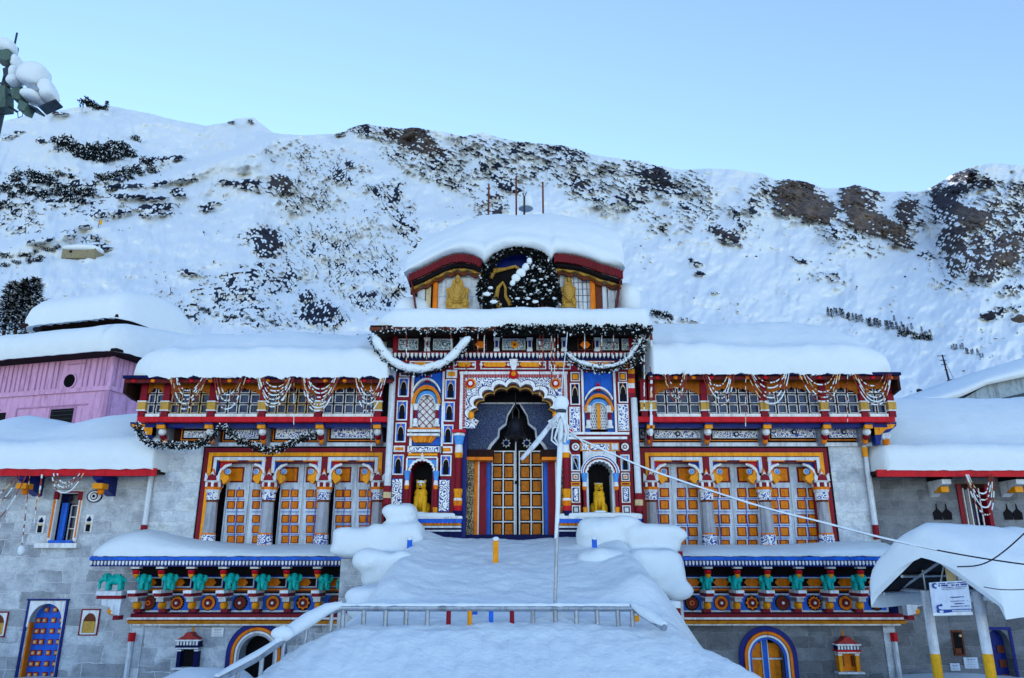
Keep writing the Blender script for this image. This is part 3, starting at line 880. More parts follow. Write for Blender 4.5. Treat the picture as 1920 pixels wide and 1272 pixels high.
for i in range(9):
    u0, u1 = -1 + 2 * i / 9, -1 + 2 * (i + 1) / 9
    zt_, zb = wz(818, TY), wz(831, TY)
    q.poly([(cx + u0 * .37, zt_), (cx + (u0 * .95 + u1 * .05) * .37, zt_ - .005), (cx + u1 * .36, zt_), (cx + u1 * .22, zb), (cx + (u0 + .04) * .22, zb)][::-1], TY - .16 + .05 * abs(u0 + u1), TY + .06, "amber" if i % 2 else "orange")
q.build("fan_basket", b1)
q = MB()
q.r(764, 837, 824, 848, TY - .03, .2, "white"); q.r(766, 838.5, 822, 846.5, TY - .045, .1, "scrollblue")
q.r(765, 850.5, 820, 854.5, TY - .05, .2, "amber"); q.r(765, 846, 825, 866, TY + .02, .2, "maroon")
q.build("frieze_panel", b1)
q = MB()
q.r(1064, 810.5, 1180, 815, TY - .12, .5, "white"); q.r(1068, 815.5, 1182, 818.5, TY - .06, .4, "maroon"); q.r(1066, 819, 1176, 823.5, TY - .16, .5, "white"); q.r(1064, 824, 1186, 830, TY - .03, .5, "maroon")
q.build("window_sill", b2)
q = MB()
q.r(1087.5, 829.5, 1161, 846, TY - .02, .3, "orange")
for a_, b_, mt in ((1090.5, 1103, "scrollblue"), (1107.5, 1142, "scrollblue"), (1147, 1159, "coolwhite")):
    q.r(a_ - 1, 831.5, b_ + 1, 844.5, TY - .035, .1, "cream"); q.r(a_, 832.5, b_, 843.5, TY - .05, .1, mt)
q.build("frieze_panel", b2)

def lion_niche(pxa, pxb, pya, pyb, pxo0, pxo1, pys, pytop, style):
    pm = (pya + pyb) / 2
    x0, x1, z0, z1 = wx(pxa, pm, TY), wx(pxb, pm, TY), wz(pyb, TY), wz(pya, TY)
    o0, o1 = wx(pxo0, pm, TY), wx(pxo1, pm, TY)
    cx = (o0 + o1) / 2; hw = (o1 - o0) / 2
    zs_, zt_ = wz(pys, TY), wz(pytop, TY)
    q = MB()
    cur = foil(cx, zs_, hw, zt_ - zs_, 9, .10, 180, 0, 6)
    arch_plate(q, x0, x1, z0, z1, cur, TY, TY + .55, "maroon" if style == 0 else "coolwhite")
    nb = q.build("niche_surround", tower)
    q = MB()
    if style == 0:
        o2 = foil(cx, zs_, hw * 1.17, (zt_ - zs_) * 1.20, 9, .06, 180, 0, 6)
        q.ring(cur, o2, TY - .05, TY + .1, "white")
        for sgn in (-1, 1):
            q.poly([(cx + sgn * hw * .55, zt_ + .02), (cx + sgn * hw * 1.30, zt_ + .02), (cx + sgn * hw * 1.30, zs_ + .05), (cx + sgn * hw * 1.12, zs_ + .12)], TY - .025, TY + .05, "skyblue")
            q.box(cx + sgn * hw * 1.30 - .02, cx + sgn * hw * 1.30 + .02, TY - .05, TY + .05, zs_, zt_ + .06, "white")
        q.box(cx - hw * 1.3, cx + hw * 1.3, TY - .05, TY + .05, zt_ + .06, zt_ + .10, "white")
        q.lathe((cx, TY - .05, zt_ + .02), [(.05, 0), (.07, .05), (.03, .10), (.005, .18)], "white", 8)
    else:
        o1_ = arc(cx, zs_, hw * 1.02, (zt_ - zs_) * 1.02, 180, 0, 54)
        q.ring(cur, foil(cx, zs_, hw * 1.14, (zt_ - zs_) * 1.15, 9, .06, 180, 0, 6), TY - .03, TY + .1, "white")
        q.ring(arc(cx, zs_, hw * 1.15, (zt_ - zs_) * 1.14, 180, 0, 30), arc(cx, zs_, hw * 1.24, (zt_ - zs_) * 1.24, 180, 0, 30), TY - .045, TY + .1, "maroon")
        q.ring(arc(cx, zs_, hw * 1.24, (zt_ - zs_) * 1.24, 180, 0, 30), arc(cx, zs_, hw * 1.33, (zt_ - zs_) * 1.33, 180, 0, 30), TY - .06, TY + .1, "white")
        q.ring(arc(cx, zs_, hw * 1.33, (zt_ - zs_) * 1.33, 180, 0, 30), arc(cx, zs_, hw * 1.42, (zt_ - zs_) * 1.42, 180, 0, 30), TY - .05, TY + .1, "blue")
        q.ring(foil(cx, zs_, hw * 1.42, (zt_ - zs_) * 1.42, 15, .02, 180, 0, 4), foil(cx, zs_, hw * 1.50, (zt_ - zs_) * 1.5, 15, .02, 180, 0, 4), TY - .09, TY + .1, "white")
    q.build("niche_arch", nb)
    q = MB()
    for sgn in (-1, 1):
        px_ = cx + sgn * (hw + .07)
        H = zs_ - z0
        for a_, b_, mt, r0, r1 in ((0, .10, "white", .075, .06), (.10, .24, "amber", .05, .065), (.24, .62, "maroon", .045, .045), (.62, .70, "orange", .05, .065), (.70, .80, "white", .06, .05), (.80, 1.0, "skyblue", .05, .085)):
            q.lathe((px_, TY - .03, z0 + H * a_), [(r0, 0), (r1, H * (b_ - a_))], mt, 10)
        q.build("colonnette", nb)
        q = MB()
    q = MB()
    q.box(o0 - .05, o1 + .05, TY + .56, TY + .60, z0, zt_ + .02, "black")
    q.build("niche_back", nb)
    return cx, z0
lion_a = lion_niche(762, 822, 855, 974, 768, 812, 884, 864, 0)
lion_b = lion_niche(1089, 1160, 846, 972, 1101, 1150, 888, 865, 1)

# --- plinths under the bays
for (pxa, pxb) in ((735, 866), (1046, 1204)):
    q = MB()
    q.r(pxa, 968, pxb, 973, TY - .16, .7, "white"); q.r(pxa + 1, 973.5, pxb - 1, 981, TY - .20, .8, "blue"); q.r(pxa + 2, 981.5, pxb - 2, 986, TY - .15, .7, "gold")
    q.r(pxa + 2, 986.5, pxb - 2, 990, TY - .18, .8, "coolwhite"); q.r(pxa + 2, 990.5, pxb - 2, 1012, TY - .12, .7, "navy"); q.r(pxa + 2, 994, pxb - 2, 997, TY - .16, .6, "coolwhite")
    p_ = q.build("plinth", tower)
    q = MB()
    x = wx(pxa + 3, 984, TY)
    while x < wx(pxb - 5, 984, TY):
        q.lathe((x + .05, TY - .16, wz(983.5, TY)), [(.045, 0), (.03, .02), (.004, .03)], "orange", 8, 'y'); x += .10
    q.build("dentil", p_)
    q = MB()
    q.blob((wx((pxa + pxb) / 2, 968, TY), TY - .0, wz(967.5, TY)), ((wx(pxb, 968, TY) - wx(pxa, 968, TY)) / 2, .17, .075), "snow", .5, 30, .04, 3.0, pxa)
    q.build("snow_cover", p_, smooth=60)

# --- the gateway: frame, spandrel, cusped arch, deep jambs, inner wall and door
cx = wx(962.5, 780, TY)
zs_ = wz(782, TY)
hw = wx(1046, 782, TY) - cx
hh = wz(717.5, TY) - zs_
cur = foil(cx, zs_, hw, hh, 9, .14, 184, -4, 8)
q = MB()
x0, x1 = wx(868, 750, TY), wx(1056.5, 750, TY)
arch_plate(q, x0, x1, wz(803, TY), wz(708.5, TY), cur, TY - .02, TY + .12, "scrollblue")
sp_ = q.build("spandrel", tower)
q = MB()
q.ring(cur, foil(cx, zs_, hw * 1.095, hh * 1.12, 9, .12, 184, -4, 8), TY - .06, TY + .14, "white")
q.ring(foil(cx, zs_, hw * 1.095, hh * 1.12, 9, .12, 184, -4, 8), foil(cx, zs_, hw * 1.12, hh * 1.15, 9, .12, 184, -4, 8), TY - .045, TY + .1, "deepblue")
for sgn in (-1, 1):                        # scroll ends of the arch
    ex = cx + sgn * hw * .93
    q.tube([(ex, TY - .03, zs_ - .02), (ex - sgn * .02, TY - .03, zs_ - .14), (ex - sgn * .12, TY - .03, zs_ - .22), (ex - sgn * .16, TY - .03, zs_ - .12), (ex - sgn * .08, TY - .03, zs_ - .10)], .035, "white", 6)
    q.blob((ex - sgn * -.02, TY - .05, zs_ + .03), (.085, .06, .11), "amber", 1, 10)
q.build("cusped_arch", sp_)
q = MB()                                    # gilt soffit behind the cusps
q.ring(foil(cx, zs_, hw * .93, hh * .91, 9, .10, 184, -4, 8), foil(cx, zs_, hw * 1.03, hh * 1.03, 9, .12, 184, -4, 8), TY + .14, TY + .45, "brown")
q.ring(foil(cx, zs_, hw * .92, hh * .90, 9, .10, 184, -4, 8), foil(cx, zs_, hw * .95, hh * .93, 9, .10, 184, -4, 8), TY + .12, TY + .2, "gold")
q.build("arch_soffit", sp_)
q = MB()
for px_, rr in ((882.5, .155), (1041.5, .155)):
    c_, z_ = wx(px_, 720.5, TY), wz(720.5, TY)
    pts = [(c_ + rr * (.9 + .1 * cos(10 * t)) * cos(t), z_ + rr * (.9 + .1 * cos(10 * t)) * sin(t)) for t in np.linspace(0, 2 * pi, 60, endpoint=False)]
    q.poly(pts, TY - .06, TY - .02, "amber"); q.poly(circle(c_, z_, .105), TY - .08, TY - .02, "red"); q.poly(circle(c_, z_, .055), TY - .10, TY - .02, "white")
    q.build("rosette", sp_)
    q = MB()
q = MB()
q.r(862, 697, 1064, 702, TY - .05, .3, "white"); q.r(866, 702.5, 1059, 708, TY - .04, .2, "rope")
q.r(862, 702.2, 867.5, 806, TY - .05, .3, "white"); q.r(1058, 702.2, 1064, 806, TY - .05, .3, "white")
q.r(867.8, 708.2, 872, 800, TY - .045, .2, "ropez"); q.r(1053.5, 708.2, 1057.7, 800, TY - .045, .2, "ropez")
q.r(855, 806, 871, 812, TY - .09, .4, "white"); q.r(1054, 806, 1070, 812, TY - .09, .4, "white")
fr_ = q.build("gate_frame", tower)
q = MB()
c_, z_ = wx(963, 704, TY), wz(704, TY)
q.lathe((c_, TY - .04, z_), [(.13, 0), (.12, .05), (.05, .09), (.004, .10)], "red", 14, 'y'); q.lathe((c_, TY - .1, z_ + .01), [(.08, 0), (.05, .05), (.004, .07)], "amber", 12, 'y')
q.poly([(c_ - .11, z_ + .42), (c_ + .11, z_ + .42), (c_ + .09, z_ + .25), (c_ + .04, z_ + .12), (c_ - .04, z_ + .12), (c_ - .09, z_ + .25)], TY - .12, TY - .02, "white")
q.build("keystone", fr_)
for sgn, pc_ in ((-1, 860), (1, 1061)):     # round columns beside the gate
    q = MB()
    X = wx(pc_, 870, TY); zt_ = wz(814, TY); zb = wz(968, TY); H = zt_ - zb
    for a_, b_, mt, r0, r1 in ((0, .06, "navy", .12, .12), (.06, .12, "red", .10, .11), (.12, .18, "orange", .10, .12), (.18, .21, "white", .11, .11), (.21, .32, "amber", .09, .12), (.32, .70, "maroon", .085, .085), (.70, .76, "amber", .09, .11), (.76, .86, "white", .10, .09), (.86, .97, "skyblue", .10, .14), (.97, 1.0, "white", .15, .15)):
        q.lathe((X, TY - .04, zb + H * a_), [(r0, 0), (r1, H * (b_ - a_))], mt, 14)
    q.box(X - .17, X + .17, TY - .20, TY + .1, zt_ + .01, zt_ + .09, "red")
    q.build("gate_column", tower)
for sgn in (-1, 1):                         # reveals of the gateway, stepping inwards
    q = MB()
    def jb(pa_, pb_, ya, yb, mt, pt=864, pbm=1012):
        if sgn > 0:
            pa_, pb_ = 1940 - pb_, 1940 - pa_
        q.r(min(pa_, pb_), pt, max(pa_, pb_), pbm, ya, yb, mt)
    jb(866, 874, TY + .14, .5, "deepblue", 800)
    jb(871, 888, TY + .42, .3, "scrollgold")
    jb(888, 895.5, TY + .55, .4, "orange")
    jb(895.5, 898, TY + .60, .3, "white")
    jb(898, 912, TY + .70, .4, "maroon")
    jb(912, 919, TY + .85, .4, "blue")
    jb(870, 926, TY + .34, .5, "darkwood", 843, 856)
    jb(870, 924, TY + .30, .5, "orange", 857, 863)
    q.build("door_jamb", tower)
DY = 20.35
q = MB()                                    # inner wall with its painted lunette
c_ = wx(970, 850, DY)
og = [(c_ - .78, wz(850, DY)), (c_ - .70, wz(838, DY)), (c_ - .50, wz(822, DY)), (c_ - .48, wz(808, DY)), (c_ - .30, wz(798, DY)), (c_ - .26, wz(782, DY)), (c_, wz(752, DY))]
og = og + [(2 * c_ - x, z) for x, z in og[-2::-1]]
arch_plate(q, wx(868, 790, DY), wx(1062, 790, DY), wz(850, DY), wz(712, DY), og, DY - .04, DY + .3, "scrollshade")
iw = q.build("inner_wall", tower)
q = MB()
q.ring(og, [(c_ + (x - c_) * 1.09, z + .05) for x, z in og], DY - .07, DY, "coolwhite")
q.r(890, 755, 1050, 757.5, DY - .08, .1, "coolwhite"); q.r(868, 716, 1062, 755, DY - .07, .1, "black")
for px_ in (949, 988):
    z_, X = wz(829, DY), wx(px_, 829, DY)
    q.poly([(X + .13 * (.8 + .2 * cos(8 * t)) * cos(t), z_ + .13 * (.8 + .2 * cos(8 * t)) * sin(t)) for t in np.linspace(0, 2 * pi, 48, endpoint=False)], DY + .20, DY + .28, "coolwhite")
    q.poly(circle(X, z_, .07), DY + .18, DY + .28, "navy")
q.r(921, 780, 1018, 846, DY + .28, .05, "black")
q.build("lunette_painting", iw)
def gate_leaf(pa_, pb_, first):
    q = MB()
    q.r(pa_, 846, pb_, 1014, DY + .1, .08, "black")
    lf = q.build("gate_leaf", tower)
    w = (pb_ - pa_)
    cols = [pa_ + 1.0, pa_ + w * .5, pb_ - 1.0]
    rows = [846, 871.5, 898, 924, 951, 978, 1005]
    for i in range(6):
        for j in range(2):
            q = MB()
            q.r(cols[j] + 3.6, rows[i] + 4.6, cols[j + 1] - 3.6, rows[i + 1] - 2.8, DY + .05, .06, "gateorange")
            q.build("door_panel", lf)
    q = MB()
    for c in cols:
        q.r(c - 1.2, 846, c + 1.2, 1012, DY + .03, .08, "white")
    for r_ in rows:
        q.r(pa_, r_ - .6, pb_, r_ + 1.6, DY + .034, .07, "white")
    q.build("door_grid", lf)
    return lf
gate_leaf(921.5, 965.5, 0)
gl_ = gate_leaf(973, 1018.5, 1)
q = MB()
q.r(966, 820, 968.4, 1012, DY + .0, .1, "coolwhite"); q.r(969.6, 822, 972.4, 1012, DY + .04, .06, "black")
q.lathe((wx(968.5, 905, DY), DY - .02, wz(905, DY)), [(.05, 0), (.05, .03), (.02, .05)], "black", 8, 'y')
q.build("door_bolt", gl_)

# --- entablature above
q = MB()
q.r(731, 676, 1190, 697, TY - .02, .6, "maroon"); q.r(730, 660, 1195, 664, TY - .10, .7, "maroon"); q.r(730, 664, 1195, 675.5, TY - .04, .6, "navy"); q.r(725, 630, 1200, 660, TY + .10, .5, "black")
en = q.build("entablature", tower)
q = MB()
x = wx(732, 668, TY); xe = wx(1192, 668, TY)
while x < xe:
    q.poly([(x, wz(664.2, TY)), (x + .068, wz(664.2, TY)), (x + .068, wz(669, TY)), (x + .034, wz(673.5, TY)), (x, wz(669, TY))], TY - .12, TY, "white"); x += .112
q.build("dentil_row", en)
for a_, b_, parts in ((901, 1024, [(906, 950), (974, 1016)]), (1029, 1070, [(1036, 1062)]), (850, 892, [(858, 884)]), (768, 812, [(776, 802)]), (1094, 1152, [(1102, 1122), (1128, 1146)]), (1158, 1184, [(1163, 1180)])):
    q = MB()
    q.r(a_, 677.5, b_, 692.5, TY - .05, .2, "white"); q.r(a_ + 2, 679.5, b_ - 2, 690.5, TY - .062, .2, "maroon")
    for c, d in parts:
        zc, ha = wz(685, TY), .062
        X0, X1 = wx(c, 685, TY), wx(d, 685, TY)
        q.poly([(X0, zc), (X0 + .06, zc + ha), (X1 - .06, zc + ha), (X1, zc), (X1 - .06, zc - ha), (X0 + .06, zc - ha)], TY - .08, TY, "amber")
        q.lathe((X0 - .05, TY - .06, zc), [(.045, 0), (.02, .02)], "white", 8, 'y'); q.lathe((X1 + .05, TY - .06, zc), [(.045, 0), (.02, .02)], "white", 8, 'y')
    q.build("frieze_panel", en)
for a_, b_, kind in ((747, 784, 0), (812, 849, 0), (888, 913, 1), (942, 985, 2), (1006, 1038, 0), (1083, 1112, 1), (1122, 1160, 0), (1166, 1190, 0)):
    q = MB()
    q.r(a_, 635.5, b_, 656.5, TY + .06, .1, "coolwhite" if kind != 1 else "brown"); q.r(a_ + 1.6, 637, b_ - 1.6, 655, TY + .045, .1, "scrollteal" if kind != 1 else "black")
    X, z_ = wx((a_ + b_) / 2, 646, TY), wz(646, TY)
    if kind == 1:
        q.poly([(X - .14, z_), (X - .06, z_ + .1), (X + .06, z_ + .1), (X + .14, z_), (X + .06, z_ - .1), (X - .06, z_ - .1)], TY + .02, TY + .06, "orange")
    if kind == 2:
        q.poly(circle(X + .02, z_, .10), TY + .03, TY + .06, "amber"); q.poly(circle(X + .02, z_, .04), TY + .015, TY + .06, "brown")
    q.build("frieze_painting", en)
for a_ in (795, 862, 925.5, 987.5, 1052, 1114):
    q = MB()
    q.r(a_, 633, a_ + 11.5, 637, TY - .06, .3, "coolwhite"); q.r(a_ + 1.5, 637.3, a_ + 10, 653, TY - .03, .3, "coolwhite"); q.r(a_ + 3, 639, a_ + 8.5, 651, TY - .045, .1, "deepblue"); q.r(a_ + .5, 653.5, a_ + 11, 659, TY - .08, .3, "coolwhite")
    q.build("bracket_post", en)

# --- downpipes at the two corners
for a_, py0, py1, b_ in ((739, 697, 912, 726.5), (1187.5, 748, 926, 1196)):
    q = MB()
    X = (wx(a_, py0, TY) + wx(b_, py1, TY)) / 2
    q.tube([(X, TY - .08, wz(py1, TY)), (X, TY - .08, wz(py0, TY))], .085, "coolwhite", 10)
    q.tube([(X, TY - .08, wz(py1 + 34, TY)), (X, TY - .08, wz(py1, TY))], .10, "maroon", 10)
    q.tube([(X, TY - .09, wz(py1 + 23, TY)), (X, TY - .09, wz(py1 + 12, TY))], .105, "cream", 10)
    q.build("downpipe", tower)
q = MB()
for i, mt in enumerate(("amber", "maroon", "orange", "white", "red", "maroon")):
    q.r(1178, 692 + i * 9, 1190, 701 + i * 9, TY - .05 - .004 * (i % 2), .4, mt)
q.build("corner_post", tower)

# --- eave roof and its snow
EY = 18.55
x0, x1 = wx(694, 616, EY), wx(1224, 620, EY)
ze = wz(617, EY)
q = MB()
q.box(x0, x1, EY, 24.6, ze - .02, ze + .10, "darkwood"); q.box(x0 - .01, x1 + .01, EY - .03, EY, ze - .05, ze + .035, "rust")
rf = q.build("eave_roof", tower)
def snow_sheet(m_, x0, x1, prof, rnd0=.4, rnd1=.4, seg=120, amp=.05, fs_=.8, seed=0, pw=.5, lip=.03, skew=None):
    """snow lying on a roof: prof = [(y, z)] from front lip up and over to the back; ends rounded off"""
    n = len(prof)
    yb = prof[-1][0]; zb = min(p[1] for p in prof)
    vs = []; fs = []
    d0 = np.unique(np.concatenate([x0 + rnd0 * (1 - np.cos(np.linspace(0, pi / 2, 9))), np.linspace(x0 + rnd0, x1 - rnd1, seg), x1 - rnd1 * (1 - np.cos(np.linspace(0, pi / 2, 9)))]))
    for x in d0:
        u = min(1.0, (x - x0) / rnd0) if x < x0 + rnd0 else 1.0
        u = min(u, (x1 - x) / rnd1) if x > x1 - rnd1 else u
        u = max(u, .0)
        s_ = (1 - (1 - u) ** 2) ** pw
        for k, (y, z) in enumerate(prof):
            yy = yb + (y - yb) * (.80 + .20 * s_)
            zz = zb + (z - zb) * (.12 + .88 * s_)
            p = Vector((x, yy, zz))
            w = 1.0 if 0 < k < n - 1 else 0.0
            nz = .35 * mnoise.noise(Vector((x * 2.6, seed, y * 2.6))) + mnoise.noise(Vector((x * fs_ + seed * 3.1, y * fs_, z * fs_))) + .4 * mnoise.noise(Vector((x * fs_ * 3 + seed, y * fs_ * 3, z * fs_ * 3)))
            p.z += amp * nz * w
            p.y -= amp * .5 * nz * w
            if k == 0:
                p.z += lip * 1.2 * mnoise.noise(Vector((x * 3.1, seed, 0))) + lip * .9 * mnoise.noise(Vector((x * 13, seed, 3)))
            if skew:
                p.z += skew(x) * min(1.0, k / 3)
            vs.append(p)
    C = len(d0)
    for i in range(C - 1):
        for k in range(n - 1):
            fs.append((i * n + k, (i + 1) * n + k, (i + 1) * n + k + 1, i * n + k + 1))
        fs.append((i * n, i * n + n - 1, (i + 1) * n + n - 1, (i + 1) * n))
    fs.append(tuple(range(n)))
    fs.append(tuple((C - 1) * n + k for k in range(n - 1, -1, -1)))
    m_.add(vs, fs, "snow")
def rounded(yl, zl, h, yf, zb_, steep=.55):
    """profile: lip at (yl, zl), rounded front of height h, rising to (yf, zb_)"""
    p = [(yl, zl)]
    for i in range(0, 10):
        a_ = i / 9 * pi / 2
        p.append((yl - .10 * sin(min(a_ * 2, pi)) + .55 * h * (1 - cos(a_)), zl + .05 + h * sin(a_)))
    y_, z_ = p[-1]
    for i in range(1, 9):
        u = i / 8
        p.append((y_ + (yf - y_) * u, z_ + (zb_ - z_) * (u * (2 - u) * .5 + u * .5)))
    return p
q = MB()
snow_sheet(q, x0 - .06, x1 + .08, rounded(EY - .05, ze + .035, .58, 20.6, ze + 1.02) + [(24.6, ze + .9)], .9, .30, 90, .06, .7, 3, .45, .03, lambda x: .04 * x / 6)
q.build("snow_cover", rf, smooth=70)

# --- pavilion on top with three gilt-faced bays under a bangla dome
PY0 = 20.3
pvw = MB()
xa, xb = wx(782, 560, PY0), wx(1166, 555, PY0)
zb, zt_ = wz(592, PY0), wz(500, PY0)
pvw.box(xa, xb, PY0 + .12, 24.2, zb - .3, zt_, "coolwhite")
pv = pvw.build("pavilion_wall", tower)
def fascia_curve(pts, Y):
    out = []
    for (a_, b_) in zip(pts[:-1], pts[1:]):
        for i in range(6):
            u = i / 6
            out.append((wx(a_[0] + (b_[0] - a_[0]) * u, a_[1] + (b_[1] - a_[1]) * u, Y), wz(a_[1] + (b_[1] - a_[1]) * u, Y)))
    out.append((wx(*pts[-1], Y), wz(pts[-1][1], Y)))
    return out
FY = 19.75
left_top = fascia_curve([(767, 514), (790, 505), (812, 494), (832, 484), (850, 478), (868, 477), (886, 480), (902, 487)], FY)
right_top = fascia_curve([(1040, 476), (1058, 477), (1080, 480), (1105, 487), (1130, 497), (1150, 502), (1167, 508)], FY)
for cur_, dz in ((left_top, .22), (right_top, .24)):
    q = MB()
    q.ring([(x, z - dz) for x, z in cur_], cur_, FY, FY + .10, "darkred")
    q.ring([(x, z - dz - .09) for x, z in cur_], [(x, z - dz) for x, z in cur_], FY + .12, FY + .3, "black")
    q.ring([(x, z - dz - .14 - .03 * sin(i * .9)) for i, (x, z) in enumerate(cur_)], [(x, z - dz - .10) for x, z in cur_], FY + .30, FY + .46, "gold")
    q.ring([(x, z - dz - .23 - .04 * sin(i * .9)) for i, (x, z) in enumerate(cur_)], [(x, z - dz - .165) for x, z in cur_], FY + .40, FY + .52, "brown")
    f_ = q.build("curved_fascia", tower)
    q = MB()
    for i in range(0, len(cur_), 2):
        x, z = cur_[i]
        q.box(x - .012, x + .012, FY - .012, FY + .02, z - dz - random.uniform(-.05, .05), z + .02, "maroon")
    q.build("fascia_rib", f_)
q = MB()                                    # return eaves at the two sides
for X, pxx, sgn in ((wx(769, 515, FY), 769, -1), (wx(1166, 510, FY), 1166, 1)):
    zz = wz(514 if sgn < 0 else 508, FY)
    q = MB()
    q.poly([(X - sgn * .02, zz), (X + sgn * .02, zz), (X - sgn * .16 + (0 if sgn < 0 else 0), wz(575, FY)), (X - sgn * .20, wz(575, FY))], FY + .02, 23.8, "darkred")
    q.build("side_eave", tower)
for a_, b_, mt, w in ((783, 797, "coolwhite", 0), (799.5, 808, "cream", 1), (808.5, 812, "black", 1), (812, 820.5, "orange", 2), (1107, 1116, "orange", 2), (1117, 1128, "brown", 1), (1129.5, 1137, "coolwhite", 1), (1140, 1152, "coolwhite", 0)):
    q = MB(); q.r(a_, 505, b_, 590, PY0 - .03 * w, .3, mt); q.build("post", pv)
q = MB()
q.r(822, 494, 900, 588, PY0 + .06, .1, "coolwhite")
for i in range(3):
    q.r(822, 520 + i * 18, 900, 520.7 + i * 18, PY0 + .052, .05, "steel")
q.build("bay_panel", pv)
q = MB()
q.r(1050, 500, 1107, 585, PY0 + .06, .1, "coolwhite")
for i in range(4):
    q.r(1076 + i * 8, 508, 1077 + i * 8, 585, PY0 + .05, .05, "darksteel"); q.r(1074, 530 + i * 12, 1107, 530.8 + i * 12, PY0 + .05, .05, "darksteel")
q.build("bay_panel", pv)
def medallion(px, py, s, squash):
    q = MB()
    X, z_ = wx(px, py, PY0), wz(py, PY0)
    Y = PY0 - .02
    def P_(pts, d, mt="gold"):
        q.poly([(X + x * s * squash, z_ + z * s) for x, z in pts], Y - d, Y + .08, mt)
    P_([(-.95, -1.35), (.95, -1.35), (1.0, -.75), (.86, -.4), (.95, .1), (1.0, .35), (.6, .45), (.5, .75), (.42, 1.05), (.22, 1.15), (.12, 1.45), (0, 1.6), (-.12, 1.45), (-.22, 1.15), (-.42, 1.05), (-.5, .75), (-.6, .45), (-1.0, .35), (-.95, .1), (-.86, -.4), (-1.0, -.75)], .04)
    for r_, d in ((.70, .07), (.60, .05), (.50, .09), (.36, .06), (.24, .10)):
        q.lathe((X, Y - .0, z_ - .02), [(r_ * s, 0), (r_ * s, d), (r_ * s * .93, d + .015)], "gold", 26, 'y', squash)
    for i in range(22):
        t = 2 * pi * i / 22
        q.blob((X + .60 * s * squash * cos(t), Y - .07, z_ + .60 * s * sin(t)), (.035, .03, .035), "gold", 1, 6)
    for sgn in (-1, 1):
        q.blob((X + sgn * .66 * s * squash, Y - .05, z_ - 1.0 * s), (.26 * s * squash, .06, .26 * s), "gold", 1, 12)
        q.blob((X + sgn * .80 * s * squash, Y - .05, z_ - .35 * s), (.10 * s * squash, .05, .3 * s), "gold", 1, 10)
    for i in range(5):
        q.blob((X + (i - 2) * .2 * s * squash, Y - .06, z_ - (.86 + .05 * (i % 2)) * s), (.10 * s * squash, .05, .08 * s), "gold", 1, 8)
    q.blob((X, Y - .06, z_ + 1.0 * s), (.22 * s * squash, .06, .22 * s), "gold", 1, 10)
    return q.build("gilt_medallion", pv, smooth=40)
medallion(858, 550, .36, .95)
medallion(1066, 548, .36, .62)
q = MB()                                    # the central bay: dark recess with a gilt serpent-like scroll and bars
q.r(905, 470, 1042, 590, PY0 - .06, .2, "black")
cv = [wp(940, 585, PY0 - .14), wp(930, 560, PY0 - .14), wp(934, 540, PY0 - .14), wp(943, 530, PY0 - .14), wp(948, 540, PY0 - .14), wp(948, 556, PY0 - .14), wp(958, 572, PY0 - .14)]
q.tube(cv, [.08, .07, .06, .05, .04, .05, .07], "gold", 8)
q.tube([wp(918, 520, PY0 - .14), wp(926, 508, PY0 - .14), wp(946, 505, PY0 - .14), wp(966, 500, PY0 - .14), wp(985, 512, PY0 - .14)], [.10, .09, .05, .05, .04], "gold", 8)
for px_ in (1003, 1010, 1017, 1024):
    q.tube([wp(px_, 590, PY0 - .1), wp(px_, 545, PY0 - .1)], .03, "brown", 6)
q.r(922, 478, 1015, 502, PY0 - .10, .1, "deepblue")
q.build("centre_bay", pv)

